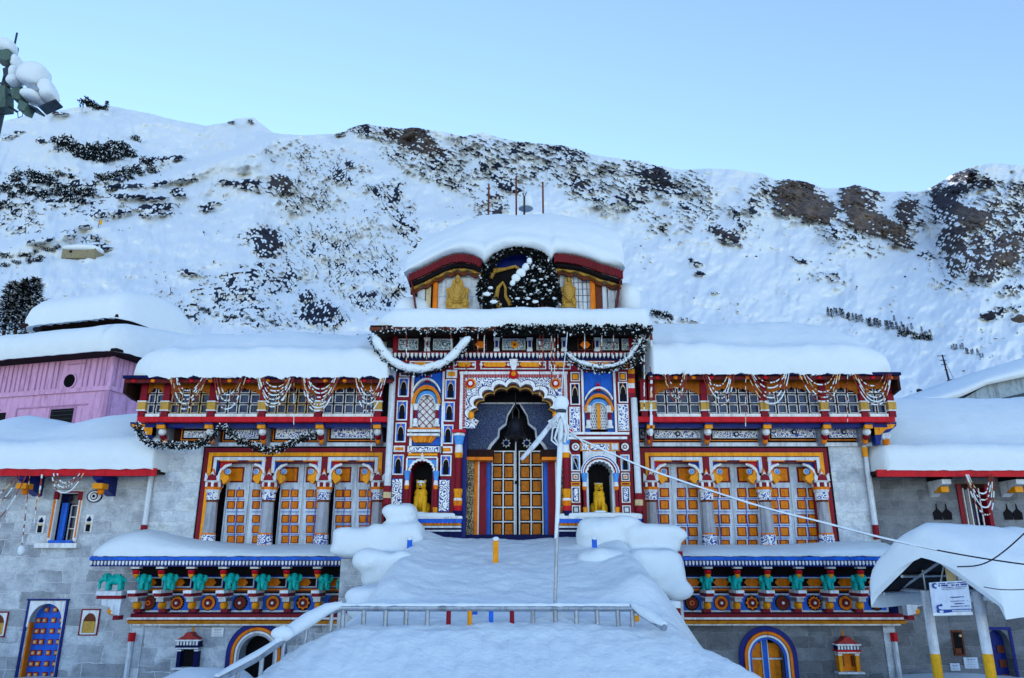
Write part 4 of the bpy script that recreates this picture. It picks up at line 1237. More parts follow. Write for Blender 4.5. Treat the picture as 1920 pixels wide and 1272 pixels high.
def dome_snow():
    """snow over the three-lobed dome: front edge follows the fascias, crown rises behind"""
    edge = [(757, 512), (767, 508), (790, 500), (812, 488), (832, 479), (850, 473), (868, 471), (886, 474), (902, 482), (908, 490), (915, 482), (925, 474), (945, 465), (972, 461), (1000, 465), (1020, 473), (1034, 484), (1040, 472), (1058, 472), (1080, 475), (1105, 482), (1130, 492), (1150, 497), (1172, 503)]
    crown = [(757, 506), (766, 480), (790, 455), (820, 438), (850, 425), (880, 412), (905, 404), (935, 401), (960, 404), (985, 403), (1010, 402), (1030, 399), (1050, 403), (1090, 411), (1130, 421), (1152, 432), (1164, 446), (1169, 470), (1172, 500)]
    R, C = 30, 110
    pxs = np.linspace(757, 1172, C)
    pxs = 757 + 415 * (0.5 - 0.5 * np.cos(pi * np.linspace(0, 1, C))) * .35 + 415 * np.linspace(0, 1, C) * .65
    e = np.interp(pxs, [p[0] for p in edge], [p[1] for p in edge])
    c = np.interp(pxs, [p[0] for p in crown], [p[1] for p in crown])
    depth = np.sqrt(np.clip(1 - ((pxs - 964) / 208) ** 2, 0, 1))
    P = np.zeros((R, C, 3))
    for i in range(R):
        u = i / (R - 1)
        py = e + (c - e) * np.sin(u * pi / 2) ** .85 * .999
        Y = FY - .12 - .16 * np.sin(np.clip(u * 4, 0, 1) * pi) + .25 * (pxs - 964) ** 2 / 208 ** 2 + (2.0 * (1 - np.cos(u * pi / 2))) * (.15 + .85 * depth)
        a = cos(T) - (636 - py) / F * sin(T); b_ = sin(T) + (636 - py) / F * cos(T)
        Y = Y + .10 * fbm(pxs / 60, np.full(C, i / 6.0), 91, 3) * min(1, i / 3)
        P[i, :, 0] = (pxs - 960) / F / a * Y; P[i, :, 1] = Y; P[i, :, 2] = b_ / a * Y
    back = []
    top = P[-1]
    for k in range(1, 12):
        u = k / 11
        B = top.copy(); B[:, 1] = top[:, 1] + (24.3 - top[:, 1]) * sin(u * pi / 2); B[:, 2] = top[:, 2] - (top[:, 2] - wz(515, FY)) * (1 - cos(u * pi / 2))
        B[:, 0] = top[:, 0] + (.15 * (top[:, 0] - .05)) * .0
        back.append(B)
    under = P[0].copy(); under[:, 1] += .35; under[:, 2] += .02
    P = np.concatenate([under[None], P, np.stack(back)], 0)
    o = grid_object("snow_cover", P, ["snow"])
    # close the two flanks with the same snow
    return o
ds = dome_snow()
ds.parent = pv
ds.location = -tower.location
q = MB()                                    # drift against the pavilion's sides
q.blob((wx(774, 570, 20.4), 20.5, wz(583, 20.4)), (.55, .5, .42), "snow", .9, 20, .06, 1.5, 4)
q.build("snow_drift", rf, smooth=70)
q = MB()
q.blob((wx(1174, 560, 20.6), 20.9, wz(565, 20.6)), (.45, .9, .55), "snow", .9, 20, .06, 1.5, 5)
q.build("snow_drift", rf, smooth=70)
# ================================================================== the two wings
WY, GY, EY2, FZ, CY = 19.9, 19.25, 18.72, 19.72, 18.86
def mk_wing(side):
    L = side < 0
    lab = "left" if L else "right"
    X_out = -9.5 if L else 9.57              # outer corner of the stone wall
    X_in = wx(733, 860, 19.8) if L else wx(1192, 860, 19.8)
    xa, xb = min(X_out, X_in), max(X_out, X_in)
    wing = thing("temple_wing", "long painted two storey wing, %s" % ("a leafy garland drooping under its windowed gallery" if L else "a snow sleeved cable crossing its three pillared doors"), "temple wing", ((xa + xb) / 2, 20.6, -2.8))
    zb, z_fr_b, z_fr_t = -3.2, wz(1172, FZ), wz(1062, FZ)
    z_bay_b, z_bay_t = wz(1042, WY), wz(838, WY)
    # --- masonry
    q = MB()
    q.box(xa, xb, 20.62, 25.0, zb, wz(712, GY), "palestone")
    if L:
        q.box(xa, wx(372, 930, WY), WY, 20.62, z_bay_b - .3, z_bay_t + .02, "palestone")
    else:
        q.box(wx(1564, 930, WY), xb, WY, 20.62, z_bay_b - .3, z_bay_t + .02, "palestone")
    q.box(xa, xb, WY - .02, 20.62, z_bay_t + .021, wz(790, WY), "darkwood")
    q.build("wall", wing)
    q = MB()                                  # lower storey: openings left for the arched doorway
    axc = wx(482, 1215, 19.85) if L else wx(1439, 1225, 19.85)
    ar = .42 if L else .405
    az = wz(1226, 19.85) if L else wz(1232, 19.85)
    arch_plate(q, axc - 1.1, axc + 1.1, zb, z_fr_b, arc(axc, az, ar, ar, 180, 0, 24), 19.85, 20.62, "stone" if L else "shadestone")
    if L:
        q.box(xa, axc - 1.1, 19.85, 20.62, zb, z_fr_b, "stone"); q.box(axc + 1.1, 3.0, 19.85, 20.62, zb, z_fr_b, "stone")
        q.box(xa - .02, xa + .28, 19.83, 20.3, zb, z_fr_b - .03, "palestone")
    else:
        q.box(-1, axc - 1.1, 19.85, 20.62, zb, z_fr_b, "shadestone"); q.box(axc + 1.1, xb, 19.85, 20.62, zb, z_fr_b, "shadestone")
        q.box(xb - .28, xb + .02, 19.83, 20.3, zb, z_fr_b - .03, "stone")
    q.build("lower_wall", wing)
    q = MB()
    for r0, r1, mt, y in ((1.0, 1.14, "colgrey" if L else "blue", .03), (1.14, 1.26, "white", .06), (1.26, 1.30, "navy", .05), (1.30, 1.46, "orange", .08), (1.46, 1.50, "maroon", .07), (1.50, 1.78, "deepblue", .05)):
        zc = az
        a_ = arc(axc, az, ar * r0, ar * r0, 180, 0, 28); b_ = arc(axc, az, ar * r1, ar * r1, 180, 0, 28)
        a_ = [(a_[0][0], -3.1)] + a_ + [(a_[-1][0], -3.1)]; b_ = [(b_[0][0], -3.1)] + b_ + [(b_[-1][0], -3.1)]
        q.ring(a_, b_, 19.85 - y, 19.9, mt)
    ad = q.build("arched_doorway", wing)
    q = MB()
    if L:
        q.box(axc - ar, axc + ar, 20.3, 20.4, -3.1, az + ar, "black")
    else:
        q.box(axc - ar, axc + ar, 20.15, 20.2, -3.1, az + ar, "black")
        for sgn in (-1, 1):
            q.box(axc + sgn * .23 - .14, axc + sgn * .23 + .14, 20.06, 20.14, az - .04, az + .30, "doororange")
            q.box(axc + sgn * .23 - .14, axc + sgn * .23 + .14, 20.06, 20.14, az - .62, az - .09, "doororange")
        q.box(axc - .055, axc + .055, 20.02, 20.14, -3.1, az + .42, "blue"); q.box(axc - .42, axc + .42, 20.04, 20.13, az - .085, az - .045, "coolwhite")
        q.box(axc - .085, axc - .06, 20.03, 20.13, -3.1, az + .40, "coolwhite"); q.box(axc + .06, axc + .085, 20.03, 20.13, -3.1, az + .40, "coolwhite")
    q.build("door_leaf", ad)

    # --- painted bay frame with three openings
    fx0, fx1 = (wx(372, 935, WY), wx(726, 935, WY)) if L else (wx(1200, 935, WY), wx(1563, 935, WY))
    z0, z1 = wz(1046, WY), wz(837.5, WY)
    q = MB()
    def goal(i, mat, y, w):
        """an inverted U of width w set in by i"""
        a, b, c = fx0 + i, fx1 - i, z1 - i
        q.poly([(a, z0), (a, c), (b, c), (b, z0), (b - w, z0), (b - w, c - w), (a + w, c - w), (a + w, z0)], WY - y, 20.2, mat)
    goal(0, "black", .03, .05); goal(.05, "maroon", .05, .10); goal(.15, "navy", .04, .022); goal(.172, "amber", .08, .10); goal(.272, "navy", .045, .022); goal(.294, "maroon", .06, .13)
    q.r(270 if L else 1200, 830, 731 if L else 1636, 837, WY - .10, .6, "coolwhite")
    fr_ = q.build("bay_frame", wing)
    ops = [(403.5, 500), (512, 604.5), (616.5, 710)] if L else [(1219, 1315), (1328, 1426), (1437, 1534)]
    opz1 = wz(858, WY)
    q = MB()
    spans = []
    for a_, b_ in ops:
        x0, x1 = wx(a_, 858, WY), wx(b_, 858, WY)
        spans.append((x0, x1))
        q.poly([(x0, opz1 - .42), (x0, opz1), (x1, opz1), (x1, opz1 - .42), (x1 - .085, opz1 - .42), (x1 - .085, opz1 - .085), (x0 + .085, opz1 - .085), (x0 + .085, opz1 - .42)], WY - .075, 20.1, "coolwhite")
        q.poly([(x0 + .085, opz1 - .44), (x0 + .085, opz1 - .085), (x1 - .085, opz1 - .085), (x1 - .085, opz1 - .44), (x1 - .11, opz1 - .44), (x1 - .11, opz1 - .11), (x0 + .11, opz1 - .11), (x0 + .11, opz1 - .44)], WY - .06, 20.1, "blue")
    for (p0, p1), (n0, n1) in zip(spans[:-1], spans[1:]):
        q.box(p1 + .001, n0 - .001, WY - .055, 20.1, opz1 - .55, opz1 - .0, "maroon")
    q.build("opening_frame", fr_)
    # doors
    DYw = 20.30
    doors = [((433, 450), 463.5, (480, 497)), ((535, 552), 564.5, (581, 597)), ((636, 651), 666, (680, 696))] if L else [((1226, 1246), 1262, (1278, 1299.5)), ((1339, 1360), 1374.5, (1391, 1412)), ((1451, 1471), 1487, (1503.5, 1524.5))]
    rows = [925.5, 947, 973.3, 992.5, 1011.7, 1032] if L else [924, 946.7, 973.4, 997.3, 1021]
    hs = 7.3 if L else 8.8
    for di, (lc, st, rc) in enumerate(doors):
        for cols in (lc, rc):
            q = MB()
            w = cols[1] - cols[0]
            pa_, pb_ = cols[0] - w * .78, cols[1] + w * .78
            if cols is lc: pb_ = st - .4
            else: pa_ = st + .4
            q.r(pa_, 868, pb_, 1048, DYw, .07, "doorgrey")
            lf = q.build("door_leaf", wing)
            for c in cols:
                for ry in rows:
                    q = MB()
                    q.r(c - hs, ry - hs, c + hs, ry + hs, DYw - .012, .03, "maroon")
                    q.r(c - hs * .74, ry - hs * .78, c + hs * .74, ry + hs * .78, DYw - .028, .03, "doororange")
                    if L:
                        q.r(c - hs * .34, ry - hs * .36, c + hs * .34, ry + hs * .36, DYw - .036, .03, "orange")
                    q.build("door_panel", lf)
            q = MB()
            q.r(cols[0] - hs, 876, cols[1] + hs, 905, DYw - .012, .03, "maroon"); q.r(cols[0] - hs * .6, 879, cols[1] + hs * .6, 902, DYw - .024, .03, "doororange")
            q.build("door_panel", lf)
            q = MB()
            mid = (cols[0] + cols[1]) / 2
            q.r(mid - .6, 914, mid + .6, 1046, DYw - .02, .03, "blue")
            for r0, r1 in zip(rows[:-1], rows[1:]):
                q.r(cols[0] - hs - 1, (r0 + r1) / 2 - .6, cols[1] + hs + 1, (r0 + r1) / 2 + .6, DYw - .016, .03, "blue")
            q.r(pa_ + .2, 913, pa_ + 1.2, 1047, DYw - .01, .02, "steel"); q.r(pb_ - 1.2, 913, pb_ - .2, 1047, DYw - .01, .02, "steel")
            q.build("door_grid", lf)
    q = MB()
    q.box(fx0 + .3, fx1 - .3, 20.5, 20.6, z0, z1, "black"); q.box(fx0 + .3, fx1 - .3, 19.9, 20.5, z0 - .25, z0 - .0, "coolwhite")
    q.build("doorstep", wing)
    # columns with carved capitals and fish-shaped brackets
    cols = [394, 500.5, 604.7, 706.5] if L else [1222, 1327.7, 1437, 1545.6]
    for ci, pc in enumerate(cols):
        X = wx(pc, 965, WY)
        Y = WY + .02
        q = MB()
        def dr(pya, pyb, r0, r1, mt, n=8):
            q.lathe((X, Y, wz(pyb, WY)), [(r1, 0), (r0, wz(pya, WY) - wz(pyb, WY))], mt, n, phase=.5)
        dr(942, 1000, .150, .170, "colgrey"); dr(938, 942, .165, .165, "brown"); dr(1000, 1003, .18, .18, "orange")
        cb = q.build("column", wing)
        q = MB()
        dr(924, 938, .17, .17, "scrollfine"); dr(919, 924, .20, .18, "coolwhite"); dr(914, 919, .22, .20, "orange")
        for k in range(14):
            t = 2 * pi * k / 14
            q.box(X + .20 * cos(t) - .03, X + .20 * cos(t) + .03, Y + .20 * sin(t) - .03, Y + .20 * sin(t) + .03, wz(914, WY), wz(906, WY), "white" if k % 2 else "maroon")
        dr(906, 914, .18, .18, "maroon"); dr(903, 906, .22, .20, "coolwhite")
        q.poly([(X - .20, wz(903, WY)), (X + .20, wz(903, WY)), (X + .19, wz(888, WY)), (X + .09, wz(896, WY)), (X, wz(885, WY)), (X - .09, wz(896, WY)), (X - .19, wz(888, WY))], Y - .17, Y - .05, "coolwhite")
        q.poly([(X - .13, wz(902, WY)), (X + .13, wz(902, WY)), (X + .10, wz(894, WY)), (X, wz(890, WY)), (X - .10, wz(894, WY))], Y - .185, Y - .05, "maroon")
        q.poly([(X - .05, wz(889, WY)), (X + .05, wz(889, WY)), (X, wz(880, WY))], Y - .16, Y - .05, "orange")
        q.build("capital", cb)
        q = MB()
        dr(1003, 1022, .185, .195, "scrollfine"); dr(1022, 1025.5, .21, .22, "orange"); dr(1025.5, 1028, .23, .22, "coolwhite"); dr(1028, 1037, .21, .29, "coolwhite"); dr(1037, 1041, .29, .29, "white")
        q.build("column_base", cb)
        for sgn in (-1, 1):
            if (ci == 0 and sgn < 0) or (ci == 3 and sgn > 0):
                continue
            q = MB()
            zt_, zc = wz(866, WY), wz(898, WY)
            def pt(u, v): return (X + sgn * (.12 + u * .40), zc + (zt_ - zc) * v)
            q.poly([pt(0, 0), pt(.10, .45), pt(.28, .75), pt(.62, .92), pt(1.05, 1.0), pt(1.05, 1.08), pt(0, 1.08)], Y - .02, Y + .22, "deepblue" if ci % 2 else "red")
            q.poly([pt(.02, 1.10), pt(1.2, 1.10), pt(1.2, 1.0), pt(.02, 1.0)], Y - .09, Y + .25, "amber")
            q.tube([(*pt(-.05, -.05), 0)][0:0] + [Vector((pt(u, v)[0], Y - .06, pt(u, v)[1])) for u, v in ((-.08, -.1), (.06, .22), (.16, .5), (.40, .72), (.80, .84))], [.035, .045, .05, .045, .03], "white", 6)
            q.blob((pt(.62, .40)[0], Y - .08, pt(.62, .40)[1]), (.085, .07, .08), "white", 1, 12)
            q.lathe((pt(.62, .40)[0], Y - .135, pt(.62, .40)[1]), [(.062, 0), (.05, .02), (.022, .022), (.018, .035)], "skyblue", 12, 'y')
            q.lathe((pt(.62, .40)[0], Y - .15, pt(.62, .40)[1]), [(.03, 0), (.02, .02)], "white", 10, 'y')
            q.poly([pt(.10, .02), pt(.30, .40), pt(.50, .20), pt(.72, .16), pt(.80, -.02), pt(.60, -.22), pt(.42, -.32), pt(.30, -.12)], Y - .12, Y + .06, "amber")
            q.poly([pt(.14, .30), pt(.22, .52), pt(.40, .44), pt(.32, .26)], Y - .10, Y + .02, "orange")
            q.build("fish_bracket", cb)

    # --- gallery: beam, brackets, panels, posts, windows, valance
    zbm0, zbm1 = wz(791, 19.1), wz(781.5, 19.1)
    bx0, bx1 = (wx(257, 786, 19.1), wx(731, 786, 19.1)) if L else (wx(1191, 786, 19.1), wx(1678, 783, 19.1))
    q = MB()
    q.box(bx0, bx1, 19.10, 19.32, zbm0, zbm1, "red"); q.box(bx0 + .02, bx1 - .02, 19.32, 20.6, zbm0 + .05, zbm1, "darkwood")
    q.box(bx0 + .05, bx1 - .05, 19.4, 20.6, zbm1 + .001, wz(712, GY), "black")
    q.box(bx0 + .1, bx1 - .1, 19.36, 19.6, zbm0 - .10, zbm0 - .002, "deepblue")
    bm_ = q.build("gallery_beam", wing)
    posts = [269, 312, 398.7, 493.5, 599, 710] if L else [1207, 1222, 1320, 1431, 1543, 1618, 1669]
    pxX = [wx(p, 750, GY - .06) for p in posts]
    ztop = wz(713, GY)
    for i, X in enumerate(pxX):
        q = MB()
        w = .085
        q.box(X - w, X + w, GY - .10, GY + .12, zbm1, ztop, "maroon")
        p_ = q.build("gallery_post", wing)
        q = MB()
        q.box(X - w - .02, X + w + .02, GY - .13, GY - .0, wz(770, GY), wz(756, GY), "gold"); q.box(X - w - .03, X + w + .03, GY - .14, GY - .0, wz(755.8, GY), wz(753.6, GY), "white"); q.box(X - w - .03, X + w + .03, GY - .14, GY, wz(772.4, GY), wz(770.2, GY), "white")
        q.build("post_block", p_)
    for i, (A, B) in enumerate(zip(pxX[:-1], pxX[1:])):
        if B - A < .35:
            continue
        a, b = A + .085, B - .085
        zs0, zs1 = wz(776.5, GY), wz(720, GY)
        q = MB()
        q.box(a + .02, b - .02, GY + .06, GY + .09, zs0, zs1, "pane")
        wn_ = q.build("gallery_window", wing)
        q = MB()
        nc = max(1, round((b - a) / .27)); nr = 3
        cw = (b - a) / nc; chh = (zs1 - zs0) / nr
        for c in range(nc):
            for r_ in range(nr):
                xx0, xx1, zz0, zz1 = a + c * cw + .025, a + (c + 1) * cw - .025, zs0 + r_ * chh + .02, zs0 + (r_ + 1) * chh - .02
                t = .016
                q.ring([(xx0, zz0), (xx0, zz1), (xx1, zz1), (xx1, zz0)], [(xx0 + t, zz0 + t), (xx0 + t, zz1 - t), (xx1 - t, zz1 - t), (xx1 - t, zz0 + t)], GY + .0, GY + .05, "cream" if L and i % 2 else "white", True)
        for c in range(nc + 1):
            q.box(a + c * cw - .022, a + c * cw + .022, GY + .012, GY + .06, zs0, zs1, "maroon" if c in (0, nc) else "darkwood")
        for r_ in range(nr + 1):
            q.box(a, b, GY + .016, GY + .055, zs0 + r_ * chh - .018, zs0 + r_ * chh + .018, "darkwood")
        q.build("window_lattice", wn_)
        q = MB()
        q.box(a + .03, b - .03, GY - .09, GY + .06, zbm1 + .002, zs0 - .01, "white")
        q.build("window_sill", wn_)
        q = MB()                               # scalloped golden valance
        n = max(3, round((b - a) / .14)) 
        pts = []
        zt2, zl = wz(712, GY), wz(733, GY)
        for k in range(n * 4 + 1):
            u = k / (n * 4)
            mid_ = abs(u - .5) * 2
            pts.append((a + (b - a) * u, zl - .16 * max(0, mid_ - .45) - .045 * abs(sin(pi * n * u)) + .10 * (1 - mid_)))
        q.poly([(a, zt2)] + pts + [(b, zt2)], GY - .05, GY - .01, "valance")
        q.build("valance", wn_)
    # panels under the gallery
    pans = [(340, 393, 803, 826, 0), (418, 490, 801, 828, 1), (512, 597, 797, 828, 0), (616, 706, 797, 827, 1)] if L else [(1222, 1318, 802, 827, 0), (1331, 1428, 803, 827, 0), (1441, 1534, 796, 826, 1), (1549, 1612, 796, 826, 1), (1196, 1216, 800, 827, 0)]
    PYg = WY - .06
    for (a, b, c, d, k) in pans:
        q = MB()
        frame(q, a, c, b, d, PYg, [(0, "orange"), (1.8, "black"), (5, "coolwhite"), (6.2, "scrollfine")])
        if not L:
            X, zc = wx((a + b) / 2, (c + d) / 2, PYg), wz((c + d) / 2, PYg)
            q.poly(circle(X, zc, .07), PYg - .07, PYg, "navy"); q.poly(circle(X, zc, .035), PYg - .08, PYg, "coolwhite")
        q.build("underside_panel", wing)
    brs = [306.7, 396, 493.5, 602, 709] if L else [1218, 1326, 1435, 1546, 1623]
    for p in brs:
        q = MB()
        X = wx(p, 808, 19.45)
        def zz(py): return wz(py, 19.45)
        q.polyx([(19.22, zz(795)), (19.22, zz(790)), (20.0, zz(790)), (20.0, zz(833)), (19.80, zz(833)), (19.62, zz(826)), (19.52, zz(812)), (19.34, zz(803))], X - .10, X + .10, "steel")
        q.box(X - .115, X + .115, 19.19, 19.4, zz(795), zz(791.5), "white"); q.box(X - .11, X + .11, 19.20, 19.36, zz(799), zz(795.2), "deepblue"); q.box(X - .10, X + .10, 19.24, 19.45, zz(806), zz(799.2), "amber")
        q.blob((X, 19.40, zz(811)), (.10, .12, .10), "white", 1, 10); q.blob((X, 19.48, zz(819)), (.085, .10, .09), "maroon", 1, 10); q.blob((X, 19.55, zz(826)), (.07, .08, .09), "orange", 1, 10)
        q.build("gallery_bracket", wing)
    # outer corner bracket reaching sideways
    q = MB()
    sgn = -1 if L else 1
    Xc = X_out
    zA, zB = wz(793, 19.5), wz(835, 19.5)
    q.poly([(Xc, zA), (Xc + sgn * .62, zA), (Xc + sgn * .60, zA - .10), (Xc + sgn * .40, zA - .26), (Xc + sgn * .20, zA - .30), (Xc + sgn * .10, zB), (Xc, zB)], 19.4, 19.62, "deepblue")
    q.poly([(Xc, zA - .06), (Xc + sgn * .58, zA - .06), (Xc + sgn * .50, zA - .16), (Xc + sgn * .30, zA - .20), (Xc + sgn * .14, zA - .34), (Xc, zA - .34)], 19.38, 19.64, "amber")
    q.blob((Xc + sgn * .30, 19.5, zA - .36), (.16, .12, .12), "coolwhite", 1, 12); q.blob((Xc + sgn * .32, 19.5, zA - .50), (.10, .09, .11), "orange", 1, 10)
    q.build("corner_bracket", wing)

    # --- roof and its snow
    ex0, ex1 = (wx(232, 708, EY2), wx(736, 700, EY2)) if L else (wx(1216, 700, EY2), wx(1687, 697, EY2))
    zE = wz(709, EY2) if L else wz(699, EY2)
    zE = wz(706, EY2) if L else wz(700, EY2)
    q = MB()
    q.box(ex0, ex1, EY2, 24.5, zE - .06, zE + .03, "darkwood"); q.box(ex0, ex1, EY2 + .05, EY2 + .12, zE - .16, zE - .065, "darkred"); q.box(ex0 - .01, ex1 + .01, EY2 - .035, EY2 - .001, zE - .06, zE + .02, "navy")
    xo = ex0 if L else ex1
    q.polyx([(EY2 + .1, zE - .07), (EY2 + .1, zE - .42), (EY2 + .6, zE - .50), (20.2, zE - .50), (20.2, zE - .07)], xo - .02 if L else xo - .06, xo + .06 if L else xo + .02, "darkwood")
    for k in range(14):
        X = ex0 + (ex1 - ex0) * (k + .5) / 14
        q.blob((X, EY2 + .04, zE - .11), (.06, .04, .05), "orange" if k % 3 else "red", 1, 8)
    rf_ = q.build("roof", wing)
    q = MB()
    zr = wz(632, 21.2) if L else wz(609, 21.2)
    prof = rounded(EY2 - .09, zE - .045, .83, 21.4, wz(626 if L else 606, 21.3), .5) + [(22.2, wz(626 if L else 606, 21.3) - .1), (24.5, zE + .1)]
    if L:
        snow_sheet(q, ex0 - .03, ex1 - .02, prof, 1.15, .12, 130, .10, .6, 11, .30, .055)
    else:
        snow_sheet(q, ex0 + .02, ex1 + .06, prof, .12, 1.3, 130, .10, .6, 17, .28, .055)
    q.build("snow_cover", rf_, smooth=70)

    # --- blue eave with white pendants over the carved frieze
    cx0, cx1 = (wx(167, 1052, CY), wx(690, 1055, CY)) if L else (wx(1262, 1052, CY), wx(1702, 1052, CY))
    zt_ = wz(1043, CY)
    q = MB()
    q.polyx([(CY, wz(1050.5, CY)), (CY, zt_ - .02), (WY + .1, zt_ + .26), (WY + .1, zt_ + .10), (CY + .14, wz(1052, CY))], cx0, cx1, "blue")
    q.box(cx0 + .03, cx1 - .03, CY + .03, CY + .10, wz(1062.5, CY), wz(1050.6, CY), "deepblue")
    q.box(cx0 + .3, cx1, CY + .25, 19.9, wz(1060, CY), wz(1052.5, CY), "black")
    ev = q.build("blue_eave", wing)
    q = MB()
    x = cx0 + .04
    while x < cx1 - .08:
        w = .043
        q.poly([(x, wz(1052, CY)), (x + w, wz(1052, CY)), (x + w, wz(1058, CY)), (x + w * .5, wz(1060.5, CY)), (x, wz(1058, CY))], CY - .012, CY + .03, "white")
        x += .0865
    q.build("pendant_row", ev)
    q = MB()
    zs_ = zt_ + .015
    prof = [(CY - .02, zs_ - .02), (CY - .05, zs_ + .06), (CY + .04, zs_ + .14), (CY + .25, zs_ + .22), (CY + .55, zs_ + .29), (CY + .9, zs_ + .33), (WY + .08, zs_ + .34)]
    if L:
        sk = lambda X: .28 * math.exp(-((X - cx0 - .75) / .75) ** 2) + .16 * math.exp(-((X - cx0 - 1.6) / 1.3) ** 2) - .06
    else:
        sk = lambda X: -.06 + .10 * math.exp(-((X - cx1 + .8) / 1.2) ** 2)
    snow_sheet(q, cx0 - .02, cx1 + .02, prof, .5, .3, 80, .02, 1.2, 23 + side, .5, .015, sk)
    q.build("snow_cover", ev, smooth=70)

    # frieze wall, ledge, cornice
    q = MB()
    fxa, fxb = (X_out + .05, wx(720, 1100, FZ)) if L else (wx(1240, 1100, FZ), X_out + .12)
    q.box(fxa, fxb, FZ, 20.6, z_fr_b + .2, z_fr_t + .05, "navy"); q.box(fxa - .02, fxb + .02, FZ - .10, FZ, wz(1107, FZ), wz(1104, FZ), "orange"); q.box(fxa - .02, fxb + .02, FZ - .07, FZ, wz(1110, FZ), wz(1107.2, FZ), "brown")
    q.box(fxa, fxb, FZ - .03, FZ, wz(1078, FZ), z_fr_t + .05, "black")
    fw = q.build("frieze_wall", wing)
    q = MB()
    ca, cb_ = fxa - .10, fxb + .10
    q.box(ca + .06, cb_ - .06, FZ - .12, 20.6, wz(1157, FZ), wz(1150.5, FZ), "maroon"); q.box(ca, cb_, FZ - .18, 20.6, wz(1161, FZ), wz(1157.2, FZ), "white"); q.box(ca + .03, cb_ - .03, FZ - .15, 20.6, wz(1163, FZ), wz(1161.2, FZ), "maroon")
    q.polyx([(FZ - .19, wz(1163.2, FZ)), (19.9, wz(1163.2, FZ)), (19.9, wz(1170, FZ)), (FZ - .06, wz(1170, FZ))], ca, cb_, "amber"); q.box(ca + .1, cb_ - .1, FZ - .03, 19.9, wz(1173, FZ), wz(1170.2, FZ), "white")
    q.build("cornice", fw)
    pcs = [281, 334, 393, 452, 513, 570, 630] if L else [1296, 1351, 1408.5, 1465.6, 1525, 1583, 1640]
    for k, p in enumerate(pcs):
        q = MB()
        frame(q, p - 25.5, 1081.5, p + 25.5, 1103, FZ - .03, [(0, "blue"), (1.2, "coolwhite"), (3.4, "black")])
        X, zc = wx(p, 1092, FZ), wz(1092.3, FZ); a = .20; h = .085
        q.poly([(X - a, zc), (X - a * .62, zc + h), (X + a * .62, zc + h), (X + a, zc), (X + a * .62, zc - h), (X - a * .62, zc - h)], FZ - .075, FZ - .02, "orange")
        pnl = q.build("upper_frieze_panel", fw)
        q = MB()
        frame(q, p - 26, 1111.5, p + 26, 1149.5, FZ - .03, [(0, "navy"), (1.5, "coolwhite"), (5.0, "blue")])
        X, zc = wx(p, 1130.5, FZ), wz(1130.5, FZ)
        R_ = .165
        q.poly(circle(X, zc, R_ * 1.12, 24), FZ - .065, FZ - .02, "black")
        pet = [0, 16, 0, 12, 0, 8, 0][k] if L else [14, 0, 8, 0, 12, 0, 16][k]
        if pet:
            pts = [(X + R_ * (.88 + .12 * cos(pet * t)) * cos(t), zc + R_ * (.88 + .12 * cos(pet * t)) * sin(t)) for t in np.linspace(0, 2 * pi, pet * 6, endpoint=False)]
        else:
            pts = circle(X, zc, R_, 24)
        q.poly(pts, FZ - .085, FZ - .02, "orange" if k % 3 else "brown")
        q.poly(circle(X, zc, R_ * .62), FZ - .10, FZ - .02, "maroon"); q.poly(circle(X, zc, R_ * .36), FZ - .115, FZ - .02, "orange" if k == 0 else "brown"); q.poly(circle(X, zc, R_ * .20), FZ - .13, FZ - .02, "white" if k else "maroon")
        q.build("rosette_panel", fw)
    bps = [242, 290, 347, 408, 468, 528, 587] if L else [1328, 1384, 1441, 1501, 1561, 1618]
    out = []
    for k, p in enumerate(bps):
        X = wx(p + 4, 1112, 19.0)
        Yf = 19.02
        zz = lambda py: wz(py, 19.1)
        q = MB()
        q.polyx([(Yf, zz(1113)), (Yf, zz(1107.5)), (FZ, zz(1107.5)), (FZ, zz(1148)), (FZ - .16, zz(1148)), (FZ - .20, zz(1138)), (FZ - .34, zz(1128)), (FZ - .40, zz(1120))], X - .085, X + .085, "coolwhite")
        q.box(X - .10, X + .10, Yf - .03, FZ, zz(1112.6), zz(1107), "white"); q.box(X - .092, X + .092, Yf + .0, FZ, zz(1119), zz(1112.8), "maroon"); q.box(X - .10, X + .10, Yf + .10, FZ, zz(1121.5), zz(1119.2), "white")
        q.box(X - .088, X + .088, Yf + .18, FZ, zz(1129), zz(1121.7), "steel"); q.blob((X, Yf + .36, zz(1136)), (.085, .14, .10), "amber", .8, 12); q.box(X - .085, X + .085, Yf + .38, FZ, zz(1150), zz(1144), "maroon")
        br = q.build("eave_bracket", wing)
        q = MB()                               # hanging bud under the eave, in front of the figure
        q.box(X - .10, X + .10, Yf - .02, Yf + .18, zz(1066.5), zz(1063), "white"); q.box(X - .085, X + .085, Yf, Yf + .16, zz(1069.5), zz(1066.7), "black")
        q.lathe((X - .0, Yf + .08, zz(1085.5)), [(.004, 0), (.055, .06), (.075, .13), (.06, .135)], "amber", 10); q.lathe((X, Yf + .08, zz(1077.3)), [(.06, 0), (.09, .02), (.07, .04), (.09, .07), (.08, .12)], "red", 10)
        q.build("hanging_bud", br)
        out.append((X + .02 + (.12 if L else -.02), Yf + .30, zz(1107.3)))
    # sideways bracket at the outer corner
    q = MB()
    zA = wz(1108, 19.3)
    q.box(min(X_out, X_out + sgn * .62), max(X_out, X_out + sgn * .62), 19.0, 19.3, zA - .10, zA, "coolwhite")
    q.box(min(X_out, X_out + sgn * .60), max(X_out, X_out + sgn * .60), 19.02, 19.28, zA - .18, zA - .101, "maroon")
    q.poly([(X_out, zA - .18), (X_out + sgn * .48, zA - .18), (X_out + sgn * .46, zA - .32), (X_out + sgn * .26, zA - .36), (X_out + sgn * .20, zA - .52), (X_out, zA - .56)], 19.04, 19.26, "coolwhite")
